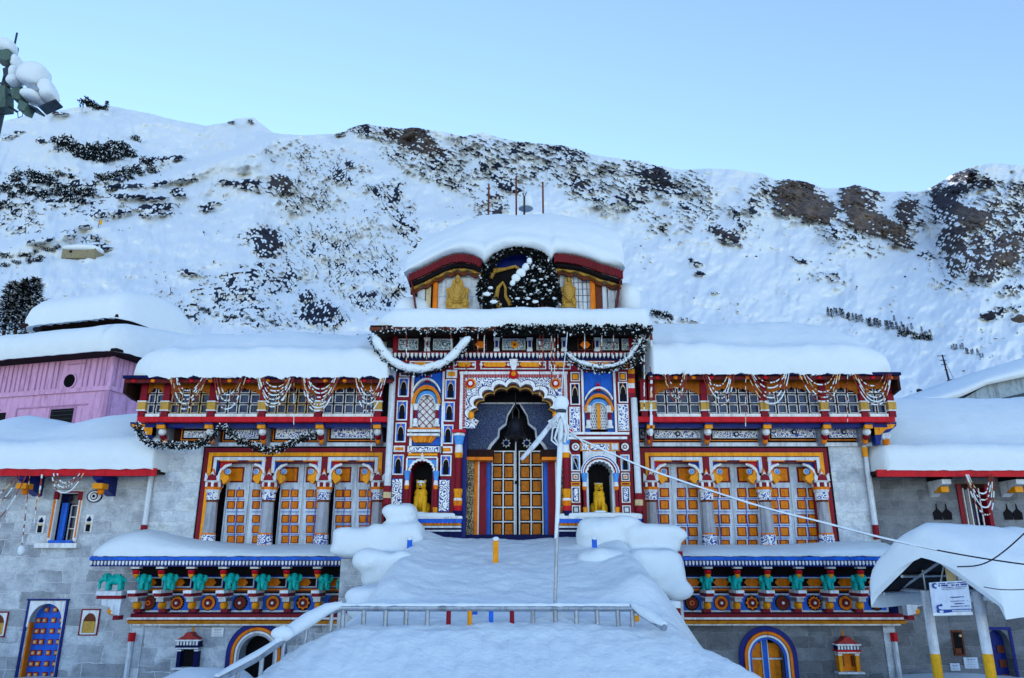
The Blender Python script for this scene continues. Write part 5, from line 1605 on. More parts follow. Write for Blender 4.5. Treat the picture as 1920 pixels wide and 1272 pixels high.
    q.blob((X_out + sgn * .22, 19.15, zA - .46), (.13, .12, .10), "amber", 1, 12); q.box(min(X_out, X_out + sgn * .14), max(X_out, X_out + sgn * .14), 19.03, 19.27, zA - .66, zA - .56, "maroon")
    q.build("eave_bracket", wing)

    # --- downpipe on the outer corner
    q = MB()
    Xp = X_out - .06 if L else X_out - .13
    for (a, b, r_, mt) in ((836, 1000, .065, "coolwhite"), (985, 1012, .08, "maroon"), (840, 858, .075, "amber" if not L else "coolwhite")):
        q.tube([(Xp, WY - .09, wz(b, WY)), (Xp, WY - .09, wz(a, WY))], r_, mt, 8)
    q.build("downpipe", wing)
    q = MB()
    q.tube([(Xp + .08, WY - .10, wz(1272, WY)), (Xp + .08, WY - .10, wz(1188, WY))], .065, "coolwhite", 8); q.tube([(Xp + .08, WY - .10, wz(1202, WY)), (Xp + .08, WY - .10, wz(1186, WY))], .085, "red", 8)
    q.build("downpipe", wing)

    # --- miniature shrine niche on the lower wall
    q = MB()
    X, Y = (wx(357, 1215, 19.8), 19.85) if L else (wx(1586, 1225, 19.8), 19.85)
    dz = 0 if L else -.10
    h = lambda py: wz(py, 19.8) + dz
    q.lathe((X, Y, h(1185)), [(.02, 0), (.03, .05), (.005, .16)], "amber", 8)
    q.poly([(X - .28, h(1198)), (X + .28, h(1198)), (X + .12, h(1191)), (X + .06, h(1185)), (X - .06, h(1185)), (X - .12, h(1191))], Y - .26, Y + .05, "roofred")
    q.box(X - .30, X + .30, Y - .29, Y + .02, h(1201), h(1198.2), "white"); q.box(X - .27, X + .27, Y - .24, Y + .02, h(1209), h(1201.2), "navy")
    for k in range(7):
        q.box(X - .26 + k * .077, X - .215 + k * .077, Y - .26, Y - .2, h(1208.5), h(1201.5), "white")
    q.box(X - .29, X + .29, Y - .27, Y + .02, h(1213), h(1209.2), "navy" if L else "red"); q.box(X - .27, X + .27, Y - .25, Y + .02, h(1215.5), h(1213.2), "white")
    mt = "black" if L else "orange"
    q.box(X - .20, X + .20, Y - .06, Y + .02, h(1250), h(1215.7), mt)
    for s2 in (-1, 1):
        q.box(X + s2 * .21 - .045, X + s2 * .21 + .045, Y - .20, Y + .02, h(1250), h(1216), "navy" if L else "amber"); q.box(X + s2 * .21 - .05, X + s2 * .21 + .05, Y - .21, Y, h(1220), h(1217), "white")
        if not L:
            q.box(X + s2 * .14 - .035, X + s2 * .14 + .035, Y - .14, Y, h(1240), h(1222), "brown")
    q.box(X - .32, X + .32, Y - .26, Y + .02, h(1254), h(1250.2), "coolwhite")
    q.build("wall_shrine", wing)
    return wing, out
wing_l, spots_l = mk_wing(-1)
wing_r, spots_r = mk_wing(1)

# ------------------------------------------------------------------ turquoise elephants, one sculpture copied along both ledges
def elephant_mesh():
    q = MB()
    # faces -Y; about 0.3 m tall, origin at its feet
    q.blob((0, .06, .19), (.095, .17, .095), "teal", 1, 14)
    q.blob((0, -.12, .235), (.082, .085, .085), "teal", 1, 12)
    q.blob((0, -.06, .20), (.07, .10, .08), "teal", 1, 10)
    q.tube([(0, -.18, .22), (0, -.225, .16), (0, -.235, .09), (.01, -.215, .04), (.02, -.24, .03)], [.05, .042, .033, .026, .022], "teal", 8)
    for s_ in (-1, 1):
        q.tube([(s_ * .06, -.05, .18), (s_ * .062, -.06, .09), (s_ * .064, -.06, .0)], [.048, .040, .043], "teal", 8)
        q.tube([(s_ * .06, .15, .18), (s_ * .062, .16, .09), (s_ * .064, .16, .0)], [.05, .040, .043], "teal", 8)
        q.blob((s_ * .105, -.10, .225), (.05, .028, .075), "teal", 1, 10)
        q.tube([(s_ * .04, -.18, .19), (s_ * .055, -.25, .16), (s_ * .05, -.28, .175)], [.016, .013, .008], "teal", 6)
    q.tube([(0, .22, .22), (0, .25, .14), (0, .24, .08)], [.02, .014, .012], "teal", 6)
    q.box(-.055, .055, .0, .13, .262, .296, "teal")
    return q
def elephant(loc, rz, sc, label):
    global ELE
    if ELE is None:
        r_ = thing("elephant_statue", label, "elephant statue", (0, 0, 0), "turquoise elephants along the carved ledges")
        elephant_mesh().build("elephant_body", r_, remesh=.014)
        b = MB()
        for s_ in (-1, 1):
            b.blob((s_ * .066, -.175, .262), (.013, .008, .013), "black", 1, 8)
        b.build("eye", r_)
        ELE = r_
    else:
        r_ = copy_thing(ELE, loc, label)
    r_.location = loc; r_.rotation_euler = (0, 0, rz); r_.scale = (sc, sc, sc)
    return r_
ELE = None
# --- numbering phrases that a viewer can follow
ordl = ["first", "second", "third", "fourth", "fifth", "sixth", "seventh"]
for k, (x, y, z) in enumerate(spots_l):
    elephant((x, y, z), radians(random.uniform(-6, 10) + 14), 1.24 + .06 * (k % 2), "small turquoise elephant on the leaf garlanded wing's ledge, %s from its outer corner" % ordl[k])
for k, (x, y, z) in enumerate(spots_r):
    elephant((x, y, z), radians(random.uniform(-10, 6) - 14), 1.12 + .12 * k / 5, "small turquoise elephant on the cable crossed wing's ledge, %s from the stairs" % ordl[k])
elephant((-9.82, 19.15, wz(1107.2, 19.1)), radians(-82), 1.28, "large turquoise elephant in profile on the corner bracket above the studded blue door")
elephant((wx(655, 1107, 19.3), 19.3, wz(1108, 19.2)), radians(-75), 1.25, "large turquoise elephant in profile beside the snow heaped stairs")

# ------------------------------------------------------------------ seated lions in the gate niches
def lion(cx, z0, Y, s, rz, label, face):
    r_ = thing("lion_statue", label, "lion statue", (cx, Y, z0), "yellow lions guarding the gate")
    q = MB()
    # sits facing -Y, about 0.62 m tall
    P = lambda x, y, z: (cx + x * s, Y + y * s, z0 + z * s)
    R_ = lambda *a: tuple(v * s for v in a)
    q.blob(P(0, .12, .16), R_(.15, .17, .17), "yellow", 1, 16)
    q.blob(P(0, .0, .30), R_(.125, .12, .21), "yellow", 1, 16)
    q.blob(P(0, -.03, .42), R_(.13, .11, .12), "yellow", 1, 14)
    q.blob(P(0, -.05, .56), R_(.10, .10, .105), "yellow", 1, 14)
    q.blob(P(0, -.14, .535), R_(.055, .06, .05), "yellow", 1, 12)
    for t in (-1, 1):
        q.tube([P(t * .075, -.08, .36), P(t * .08, -.12, .18), P(t * .08, -.13, .02), P(t * .08, -.19, .02)], R_(.055, .045, .042, .040), "yellow", 8)
        q.blob(P(t * .13, .08, .12), R_(.07, .14, .13), "yellow", 1, 12)
        q.blob(P(t * .13, -.06, .04), R_(.05, .10, .04), "yellow", 1, 10)
        q.blob(P(t * .075, -.03, .65), R_(.03, .025, .035), "yellow", 1, 8)
    q.build("lion_body", r_, remesh=.014)
    b = MB()
    for t in (-1, 1):
        b.blob(P(t * .04, -.135, .585), R_(.014, .012, .014), "black", 1, 8)
    b.build("eye", r_)
    b = MB()
    b.blob(P(0, -.165, .505), R_(.035, .035, .022), "black", 1, 10); b.blob(P(0, -.195, .545), R_(.02, .015, .014), "black", 1, 8)
    b.build("open_mouth", r_)
    b = MB()
    if face:
        b.blob(P(0, -.06, .625), R_(.09, .09, .04), "snow", 1, 12); b.blob(P(0, -.15, .56), R_(.04, .05, .02), "snow", 1, 10)
    else:
        b.blob(P(0, -.03, .65), R_(.075, .06, .025), "snow", 1, 12)
    b.blob(P(0, -.18, .03), R_(.13, .05, .035), "snow", .7, 12)
    b.build("snow_dusting", r_, smooth=60)
    b = MB()
    b.box(cx - .20 * s, cx + .20 * s, Y - .26 * s, Y + .30 * s, z0 - .12, z0 - .001, "orange"); b.build("plinth", r_)
    return r_
lion(lion_a[0] - .03, lion_a[1] + .10, TY + .26, 1.34, 0, "yellow seated lion with a snowy muzzle in the gate niche below the diamond lattice window", True)
lion(lion_b[0] - .02, lion_b[1] + .12, TY + .26, 1.16, 0, "yellow seated lion with a clean face in the gate niche below the orange lettered panel", False)
# ================================================================== stone house on the left
LY = 20.3
def place(m_, ang, org):
    """turn a builder's points about +Z and move them to org"""
    c, s_ = cos(ang), sin(ang)
    m_.v = [(org[0] + x * c - y * s_, org[1] + x * s_ + y * c, org[2] + z) for x, y, z in m_.v]
    return m_
lh = thing("stone_house", "pale stone side building with a blue studded door and blue shuttered window", "stone building", (-14, 21, -2.8))
zL = wz(1104, LY)
dx0, dx1 = wx(44, 1190, LY), wx(119, 1190, LY)
dc = (dx0 + dx1) / 2; dhw = (dx1 - dx0) / 2 - .09
dz = wz(1168, LY); dtop = wz(1132, LY)
dcur = arc(dc, dz, dhw, dtop - dz, 180, 0, 20)
wx0, wx1, wz0, wz1 = wx(97, 968, LY), wx(152, 968, LY), wz(1016, LY), wz(920, LY)
zTop = wz(888, LY)
q = MB()
q.box(-34, dx0 - .02, LY, 24.5, -3.2, zL, "stone"); q.box(dx1 + .02, -9.45, LY, 24.5, -3.2, zL, "stone")
arch_plate(q, dx0 - .02, dx1 + .02, -3.2, zL, dcur, LY, LY + .35, "stone")
q.box(-34, wx0, LY, 24.5, zL, wz1, "stone"); q.box(wx1, -9.45, LY, 24.5, zL, wz1, "stone"); q.box(wx0, wx1, LY, 24.5, zL, wz0, "stone"); q.box(-34, -9.45, LY, 24.5, wz1, zTop + .25, "stone")
q.build("wall", lh)
q = MB()
o_ = [(dc - dhw, -3.1)] + dcur + [(dc + dhw, -3.1)]
q.box(dx0, dx1, LY - .02, LY, wz(1131, LY), wz(1127.5, LY), "white")
arch_plate(q, dx0 + .045, dx1 - .045, dz - .1, wz(1127, LY), arc(dc, dz, dhw, dtop - dz, 180, 0, 20), LY - .035, LY, "white")
for a, b in ((dx0 - .01, dx0 + .045), (dx1 - .045, dx1 + .01)):
    q.box(a, b, LY - .05, LY, -3.1, wz(1126, LY), "deepblue")
q.box(dx0 - .03, dx1 + .03, LY - .06, LY, wz(1126, LY), wz(1123, LY), "deepblue")
q.box(dc - dhw - .005, dc - dhw + .03, LY + .0, LY + .19, -3.1, dz, "orange")
q.build("door_frame", lh)
for s_, nm in ((-1, 0), (1, 1)):
    q = MB()
    a, b = (dc - dhw + .03, dc - .04) if s_ < 0 else (dc - .035, dc + dhw)
    pts = [(x, z) for x, z in arc(dc, dz, dhw, dtop - dz, 180, 0, 24) if a <= x <= b]
    q.poly([(a, -3.1)] + ([(a, dz)] if s_ < 0 else []) + pts + ([(b, dz)] if s_ > 0 else [(b, pts[-1][1])]) + [(b, -3.1)] if s_ < 0 else [(a, -3.1), (a, pts[0][1])] + pts + [(b, dz), (b, -3.1)], LY + .20, LY + .25, "blue")
    lf = q.build("door_leaf", lh)
    for r_ in range(11):
        zc = dtop - .16 - r_ * .26
        for c_ in range(2):
            xc = a + (b - a) * (.28 + .46 * c_)
            if ((xc - dc) / dhw) ** 2 + (max(0, zc + .08 - dz) / (dtop - dz)) ** 2 > .9:
                continue
            q = MB()
            q.box(xc - .066, xc + .066, LY + .182, LY + .21, zc - .066, zc + .066, "maroon"); q.box(xc - .046, xc + .046, LY + .166, LY + .21, zc - .046, zc + .046, "orange"); q.box(xc - .028, xc + .028, LY + .15, LY + .21, zc - .028, zc + .028, "cream")
            q.build("door_stud_panel", lf)
q = MB()
q.ring([(wx0, wz0), (wx0, wz1), (wx1, wz1), (wx1, wz0)], [(wx0 + .10, wz0 + .02), (wx0 + .10, wz1 - .08), (wx1 - .10, wz1 - .08), (wx1 - .10, wz0 + .02)], LY - .05, LY + .12, "white", True)
q.box(wx0 + .02, wx0 + .07, LY - .07, LY, wz0 + .1, wz1 - .1, "orange"); q.box(wx1 - .06, wx1 - .03, LY - .07, LY, wz0 + .1, wz1 - .1, "orange")
q.box(wx0 + .01, wx0 + .12, LY - .08, LY, wz1 - .24, wz1 - .03, "maroon"); q.box(wx1 - .13, wx1 - .01, LY - .08, LY, wz1 - .26, wz1 - .03, "maroon"); q.box(wx0 + .12, wx1 - .13, LY - .055, LY, wz1 - .07, wz1 - .02, "maroon")
wf = q.build("window", lh)
q = MB(); q.box(wx0, wx1, LY + .30, LY + .34, wz0, wz1, "pane"); q.build("pane", wf)
q = MB()
X0, X1, Z0, Z1 = wx0 + .34, wx1 - .10, wz0 + .04, wz1 - .38
for i in range(3):
    q.box(X0 + (X1 - X0) * i / 2 - .012, X0 + (X1 - X0) * i / 2 + .012, LY + .26, LY + .29, Z0, Z1, "white")
for i in range(4):
    q.box(X0, X1, LY + .255, LY + .285, Z0 + (Z1 - Z0) * i / 3 - .012, Z0 + (Z1 - Z0) * i / 3 + .012, "white")
q.build("window_lattice", wf)
q = MB(); q.box(wx0 + .16, wx0 + .31, LY + .12, LY + .2, wz0, wz1 - .32, "blue"); q.build("shutter", wf)
q = MB(); q.box(wx0 - .22, wx1 + .10, LY - .18, LY + .1, wz(1028, LY), wz(1019, LY), "white"); q.box(wx0 + .08, wx1 - .08, LY - .10, LY + .1, wz(1018.7, LY), wz(1013.5, LY), "blue"); q.build("window_sill", wf)
q = MB()
for (a, b, c, d) in ((150.5, 1142, 186, 1192), (-22, 1147, 13.5, 1195)):
    q = MB()
    pm = (b + d) / 2
    x0, x1, z0, z1 = wx(a, pm, LY), wx(c, pm, LY), wz(d, LY), wz(b, LY)
    q.ring([(x0, z0), (x0, z1), (x1, z1), (x1, z0)], [(x0 + .03, z0 + .03), (x0 + .03, z1 - .03), (x1 - .03, z1 - .03), (x1 - .03, z0 + .03)], LY - .03, LY + .05, "maroon", True)
    cx_ = (x0 + x1) / 2
    arch_plate(q, x0 + .03, x1 - .03, z0 + .04, z1 - .03, arc(cx_, z0 + .30, (x1 - x0) / 2 - .075, .24, 180, 0, 14), LY - .02, LY + .0, "white")
    q.box(x0 + .06, x1 - .06, LY - .006, LY + .01, z0 + .03, z0 + .34, "gold"); q.box(x0 + .06, x1 - .06, LY - .007, LY + .01, z0 + .341, z1 - .06, "brown"); q.box(x0 + .05, x1 - .05, LY - .03, LY, z0 + .03, z0 + .06, "snow")
    q.build("wall_niche", lh)
q = MB()
X, Z = wx(178, 931, LY), wz(931, LY)
for r_, mt, y in ((.17, "navy", .02), (.14, "white", .035), (.10, "navy", .05), (.075, "white", .06), (.04, "navy", .07)):
    q.lathe((X, LY, Z), [(r_, 0), (r_, y)], mt, 18, 'y', 1.25 if r_ > .1 else 1.0)
q.build("wall_medallion", lh)
for px_, py_ in ((77, 983), (167, 981)):
    q = MB()
    X, Z = wx(px_, py_, LY), wz(py_, LY)
    q.box(X - .10, X + .10, LY - .015, LY, Z - .24, Z + .22, "white"); q.box(X - .055, X + .055, LY - .03, LY, Z - .22, Z - .04, "black"); q.box(X - .07, X + .07, LY - .045, LY, Z - .04, Z + .0, "cream"); q.lathe((X, LY - .02, Z + .04), [(.05, 0), (.06, .05), (.005, .14)], "navy", 8)
    q.build("lamp_niche", lh)
for px_, py_ in ((57, 906), (197, 906)):
    q = MB()
    X = wx(px_, py_, 19.9); z1 = wz(893, 19.9)
    q.polyx([(19.5, z1), (19.5, z1 - .12), (19.7, z1 - .18), (19.8, z1 - .36), (20.3, z1 - .5), (20.3, z1)], X - .12, X + .12, "deepblue"); q.box(X - .13, X + .13, 19.55, 19.85, z1 - .36, z1 - .22, "amber"); q.blob((X, 19.75, z1 - .42), (.09, .09, .09), "orange", 1, 10)
    q.build("eave_bracket", lh)
EYL = 19.3
q = MB()
xr_ = wx(291, 885, EYL)
q.box(-34, xr_, EYL, EYL + .10, wz(892.5, EYL), wz(878, EYL), "red"); q.box(-34, xr_ - .01, EYL + .11, 23.5, wz(886, EYL), wz(879, EYL), "darkwood")
rl = q.build("roof", lh)
q = MB()
outl = [(-400, 790), (-60, 835), (0, 820), (18, 803), (35, 786), (50, 779), (80, 783), (110, 790), (140, 795), (165, 793), (200, 784), (240, 776), (300, 772)]
Yt = 22.2
ztop_ = wz(790, Yt)
def sk_l(X):
    px_ = 960 + X / Yt * F * ra(790)[0]
    return wz(float(np.interp(px_, [p[0] for p in outl], [p[1] for p in outl])), Yt) - ztop_
prof = rounded(EYL - .05, wz(878, EYL) - .03, .75, Yt, ztop_, .5) + [(23, ztop_ - .2), (24.5, wz(878, EYL))]
n0 = len(prof)
snow_sheet(q, -34, xr_ + .02, prof, .5, .12, 150, .05, .7, 31, .5, .03)
for i, (x, y, z) in enumerate(q.v):
    k = i % n0
    w = min(1, max(0, (k - 6) / 9))
    q.v[i] = (x, y, z + sk_l(x) * w)
q.build("snow_cover", rl, smooth=70)

# ================================================================== stone house on the right
RY = 20.3
rh = thing("stone_house", "shaded grey stone building with barred window behind the gabled shelter", "stone building", (15, 21, -2.8))
w0, w1, wzb, wzt = wx(1797, 945, RY), wx(1856, 945, RY), wz(1000, RY), wz(908, RY)
r0, r1, rzt = wx(1848, 1230, RY), wx(1905, 1230, RY), wz(1176, RY)
zl_ = wz(1120, RY)
q = MB()
q.box(9.5, w0, RY, 24.5, zl_, wzt, "shadestone"); q.box(w1, 34, RY, 24.5, zl_, wzt, "shadestone"); q.box(w0, w1, RY, 24.5, zl_, wzb, "shadestone"); q.box(9.5, 34, RY, 24.5, wzt, wz(888, RY) + .25, "shadestone")
q.box(9.5, r0, RY, 24.5, -3.2, zl_, "shadestone"); q.box(r1, 34, RY, 24.5, -3.2, zl_, "shadestone")
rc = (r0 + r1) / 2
arch_plate(q, r0, r1, -3.2, zl_, arc(rc, wz(1210, RY), (r1 - r0) / 2 - .1, .38, 180, 0, 16), RY, RY + .3, "shadestone")
q.build("wall", rh)
q = MB()
q.box(w0, w0 + .12, RY - .05, RY + .3, wzb, wzt, "maroon"); q.box(w1 - .1, w1, RY - .05, RY + .3, wzb, wzt, "maroon"); q.box(w0 + .12, w1 - .1, RY - .04, RY + .3, wzt - .1, wzt, "darkwood")
rw = q.build("window", rh)
q = MB(); q.box(w0, w1, RY + .28, RY + .32, wzb, wzt, "pane"); q.build("pane", rw)
q = MB()
for i in range(5):
    X = w0 + .22 + i * .14
    q.box(X - .012, X + .012, RY + .05, RY + .08, wzb, wzt - .1, "white")
q.build("window_bar", rw)
q = MB()
q.ring([(r0 + .02, -3.1), (r0 + .02, rzt), (r1 - .02, rzt), (r1 - .02, -3.1)], [(r0 + .09, -3.1), (r0 + .09, rzt - .07), (r1 - .09, rzt - .07), (r1 - .09, -3.1)], RY - .03, RY + .05, "deepblue")
rd_ = q.build("door_frame", rh)
q = MB(); q.box(r0, r1, RY + .24, RY + .28, -3.1, rzt, "deepblue"); rl_ = q.build("door_leaf", rh)
q = MB()
for i in range(5):
    for j in range(2):
        q = MB()
        xc = rc - .14 + .30 * j; zc = rzt - .55 - .34 * i
        q.box(xc - .09, xc + .09, RY + .21, RY + .25, zc - .09, zc + .09, "brown")
        q.build("door_stud_panel", rl_)
for px_ in (1757, 1775, 1889, 1907):
    q = MB()
    X, Z = wx(px_, 962, RY), wz(962, RY)
    q.poly([(X - .11, Z - .18), (X + .11, Z - .18), (X + .12, Z), (X + .07, Z + .05), (X + .02, Z + .10), (X, Z + .24), (X - .02, Z + .10), (X - .07, Z + .05), (X - .12, Z)], RY - .03, RY, "black")
    q.build("lamp_niche", rh)
for px_ in (1763, 1900):
    q = MB()
    X = wx(px_, 906, 19.9); z1 = wz(894, 19.9)
    q.box(X - .14, X + .14, 19.55, 20.3, z1 - .10, z1, "black"); q.polyx([(19.6, z1 - .1), (19.6, z1 - .22), (19.8, z1 - .26), (20.3, z1 - .5), (20.3, z1 - .1)], X - .12, X + .12, "coolwhite"); q.box(X - .10, X + .10, 19.72, 20.1, z1 - .42, z1 - .28, "amber")
    q.build("eave_bracket", rh)
q = MB()
a, b, c, d = 1787, 1182, 1808, 1230
q.r(a, b, c, d, RY - .03, .05, "brown"); q.r(a + 3, b + 4, c - 3, d - 3, RY - .045, .05, "black"); q.r(a + 5, d - 14, c - 5, d - 4, RY - .06, .05, "brown"); q.lathe((wx((a + c) / 2, 1190, RY), RY - .05, wz(1192, RY)), [(.04, 0), (.03, .03)], "cream", 8, 'y')
q.build("wall_niche", rh)
EYR = 19.35
xl_ = wx(1646, 887, EYR)
q = MB()
q.box(xl_, 34, EYR, EYR + .10, wz(894, EYR), wz(881, EYR), "red"); q.box(xl_ + .01, 34, EYR + .11, 23.5, wz(888, EYR), wz(882, EYR), "darkwood")
rr = q.build("roof", rh)
q = MB()
Yt = 23.0
zt2 = wz(746, Yt)
prof = rounded(EYR - .05, wz(881, EYR) - .02, .70, Yt, zt2, .5) + [(24, zt2 - .1), (25.5, wz(881, EYR))]
snow_sheet(q, xl_ - .01, 34, prof, .35, .5, 140, .06, .6, 37, .5, .03)
q.build("snow_cover", rr, smooth=70)

# ================================================================== pink house up the slope
z_c = wz(726, 28.0)
slope_at = lambda py: ra(py)[1] / ra(py)[0]
C0 = Vector((wx(206, 726, 28.0), 28.0, 0))
Yl = z_c / slope_at(741); L0 = Vector((wx(0, 741, Yl), Yl, 0))
Yr = z_c / slope_at(751); S0 = Vector((wx(259, 751, Yr), Yr, 0))
fd = (C0 - L0).normalized(); ang = math.atan2(fd.y, fd.x)
sv = (S0 - C0); depth = max(sv.length, 5.0)
ph = thing("pink_house", "pink plank walled house with an oval window under two thick snowy roofs", "house", (C0.x - 4, C0.y + 2, 1.0))
zt_ = wz(664, 28); zb_ = wz(870, 28)
def pinkpart(q, name, parent=ph):
    place(q, ang, (C0.x, C0.y, 0))
    return q.build(name, parent, smooth=70 if "snow" in name else None)
q = MB(); q.box(-13, 0, 0, 6.0, zb_, zt_, "pink"); pw = pinkpart(q, "wall")
q = MB()
zm0, zm1 = wz(732, 28), wz(724, 28)
q.box(-13, .06, -.07, 0, zm0, zm1, "pink"); q.box(.0, .07, 0.0, 6.0, zm0, zm1, "pink")
q.box(-.16, .05, -.05, 0, zb_, zm0, "pinkdark"); q.box(-.13, .05, -.05, 0, zm1, zt_, "pink")
x = -.30
while x > -13:
    if not (-2.55 < x < -1.4):
        q.box(x - .02, x + .02, -.03, 0, zm1 + .05, zt_, "pinkdark")
    x -= .235 if int(-x * 7) % 5 else .34
for k in range(20):
    q.box(0, .03, .2 + k * .28, .24 + k * .28, zm1 + .05, zt_, "pinkdark")
q.box(-2.2, -1.4, -.04, 0, wz(678, 28), wz(676, 28), "pinkdark")
for a, b in ((-4.4, -.9), (-9, -5.2)):
    q.box(a, b, -.03, 0, wz(757, 28), wz(754.5, 28), "pinkdark"); q.box(a, a + .06, -.03, 0, zb_, wz(757, 28), "pinkdark")
pinkpart(q, "wall_moulding", None).parent = pw
for ch in [o for o in COL.objects if o.name.startswith("wall_moulding")]:
    ch.location = -ph.location
q = MB()
X = -1.96; Z = wz(709, 28)
q.lathe((X, -.01, Z), [(.32, 0), (.32, .03), (.27, .045)], "pink", 20, 'y'); q.lathe((X, -.05, Z), [(.27, 0), (.27, .005)], "black", 20, 'y')
pinkpart(q, "oval_window")
q = MB()
q.box(-2.72, -1.42, -.03, .02, wz(812, 28), wz(758, 28), "pinkdark"); q.box(-2.60, -1.52, -.045, .02, wz(812, 28), wz(762, 28), "black")
for k in range(4):
    q.box(-2.60, -1.52, -.06, -.05, wz(790, 28) + k * .16, wz(790, 28) + k * .16 + .02, "grime")
pinkpart(q, "barred_window")
q = MB(); q.box(-6.2, -4.9, -.04, .02, wz(860, 28), wz(762, 28), "black"); pinkpart(q, "barred_window")
q = MB()
q.polyx([(-.75, zt_ - .12), (-.75, zt_ - .02), (6.6, zt_ + .10), (6.6, zt_ - .0)], -14, .75, "black")
r1_ = pinkpart(q, "roof")
q = MB()
prof = [(-.85, zt_ - .12), (-.98, zt_ + .25), (-.86, zt_ + .70), (-.55, zt_ + 1.0), (0, zt_ + 1.2), (1.2, zt_ + 1.45), (2.6, zt_ + 1.70), (4.2, zt_ + 1.95), (5.6, zt_ + 2.1), (6.5, zt_ + 1.9), (6.8, zt_ + 1.2)]
snow_sheet(q, -14, .95, prof, .6, .75, 70, .07, .5, 41, .5, .03)
pinkpart(q, "snow_cover", None).parent = r1_
z2 = wz(590, 31)
q = MB()
q.box(-7.6, -3.4, 3.2, 7.2, zt_ + .5, z2 + .1, "black")
pinkpart(q, "upper_storey")
q = MB()
q.polyx([(2.5, z2 - .06), (2.5, z2 + .06), (7.4, z2 + .12), (7.4, z2 + .0)], -8.2, -2.7, "darkwood")
r2_ = pinkpart(q, "upper_roof")
q = MB()
prof = [(2.42, z2 - .10), (2.28, z2 + .35), (2.40, z2 + .85), (2.75, z2 + 1.25), (3.4, z2 + 1.5), (4.4, z2 + 1.75), (5.4, z2 + 1.85), (6.4, z2 + 1.8), (7.2, z2 + 1.4), (7.5, z2 + .7)]
snow_sheet(q, -8.35, -2.45, prof, 1.3, .65, 60, .07, .5, 43, .5, .03)
pinkpart(q, "snow_cover", None).parent = r2_
for o in list(COL.objects):
    if o.name.startswith("snow_cover") and o.parent in (r1_, r2_):
        o.location = -ph.location

# far house roof at the right edge
fh = thing("far_house", "snow heaped roof with a grey underside rising behind the shaded stone building", "house", (wx(1890, 740, 27), 27, 2))
q = MB()
def fp(px, py, Y): return (wx(px, py, Y), wz(py, Y))
q.poly([fp(1800, 752, 26.5), fp(1850, 722, 26.5), fp(1925, 706, 26.5), fp(2200, 640, 26.5), fp(2200, 900, 26.5), fp(1800, 900, 26.5)], 26.5, 31, "sheet")
q.build("wall", fh)
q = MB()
q.poly([fp(1865, 750, 26.3), fp(1925, 736, 26.3), fp(2200, 690, 26.3), fp(2200, 760, 26.3), fp(1865, 760, 26.3)], 26.3, 26.49, "darksteel")  # dark sheet drawn in as the shade under the eave
q.build("eave_shade", fh)
q = MB()
ol = [(1690, 748), (1712, 741), (1735, 735), (1790, 716), (1850, 694), (1925, 669), (2210, 590)]; il = [(1700, 752), (1730, 752), (1775, 751), (1800, 745), (1850, 722), (1925, 706), (2210, 640)]
R_, C_ = 10, 40
us = np.linspace(0, 1, C_)
ox = np.interp(us, np.linspace(0, 1, 7), [p[0] for p in ol]); oy = np.interp(us, np.linspace(0, 1, 7), [p[1] for p in ol]); ix = np.interp(us, np.linspace(0, 1, 7), [p[0] for p in il]); iy = np.interp(us, np.linspace(0, 1, 7), [p[1] for p in il])
P = np.zeros((R_ + 2, C_, 3))
for i in range(R_):
    t = i / (R_ - 1)
    Y = 26.1 + 2.2 * (1 - cos(t * pi / 2)) - .25 * sin(pi * min(1, t * 2))
    for j in range(C_):
        p = wp(ix[j] + (ox[j] - ix[j]) * sin(t * pi / 2), iy[j] + (oy[j] - iy[j]) * sin(t * pi / 2), Y)
        P[i, j] = p
P[R_] = P[R_ - 1] + np.array([0, 3.0, .2]); P[R_ + 1] = P[R_ - 1] + np.array([0, 4.0, -2.0])
o = grid_object("snow_cover", P, ["snow"]); o.parent = fh; o.location = -fh.location

# ================================================================== shelter with two painted posts on the right
KA = Vector((6.98, 13.0, 0)); rd = Vector((.82, .57, 0)).normalized(); gd = Vector((.57, -.82, 0)).normalized()
kz = wz(1035, 13.0)
def K(s_, t, z):                               # s along the gable, t back along the ridge
    return KA + gd * s_ + rd * t + Vector((0, 0, kz + z))
kiosk = thing("entry_shelter", "open gabled shelter with white and yellow posts and a deep snow roof", "shelter", K(.1, .6, -2.6 - kz)[0:3])
kroof = MB()
hl, hr, dl_, dr_ = .86, .98, .70, .78
def sheet(a, b, c, d, th, mt, m_):
    n = (b - a).cross(d - a).normalized()
    if n.z < 0: n = -n
    vs = [a, b, c, d] + [p + n * th for p in (a, b, c, d)]
    m_.add(vs, [(3, 2, 1, 0), (4, 5, 6, 7), (0, 1, 5, 4), (1, 2, 6, 5), (2, 3, 7, 6), (3, 0, 4, 7)], mt)
LEN = 5.2
sheet(K(0, 0, 0), K(-hl, 0, -dl_), K(-hl, LEN, -dl_), K(0, LEN, 0), .03, "black", kroof)
sheet(K(0, 0, 0), K(hr, 0, -dr_), K(hr, LEN, -dr_), K(0, LEN, 0), .03, "black", kroof)
kr = kroof.build("roof", kiosk)
q = MB()                                      # snow over both slopes
prof = []
n = 26
SR, SC = n, 40
P = np.zeros((SR, SC, 3))
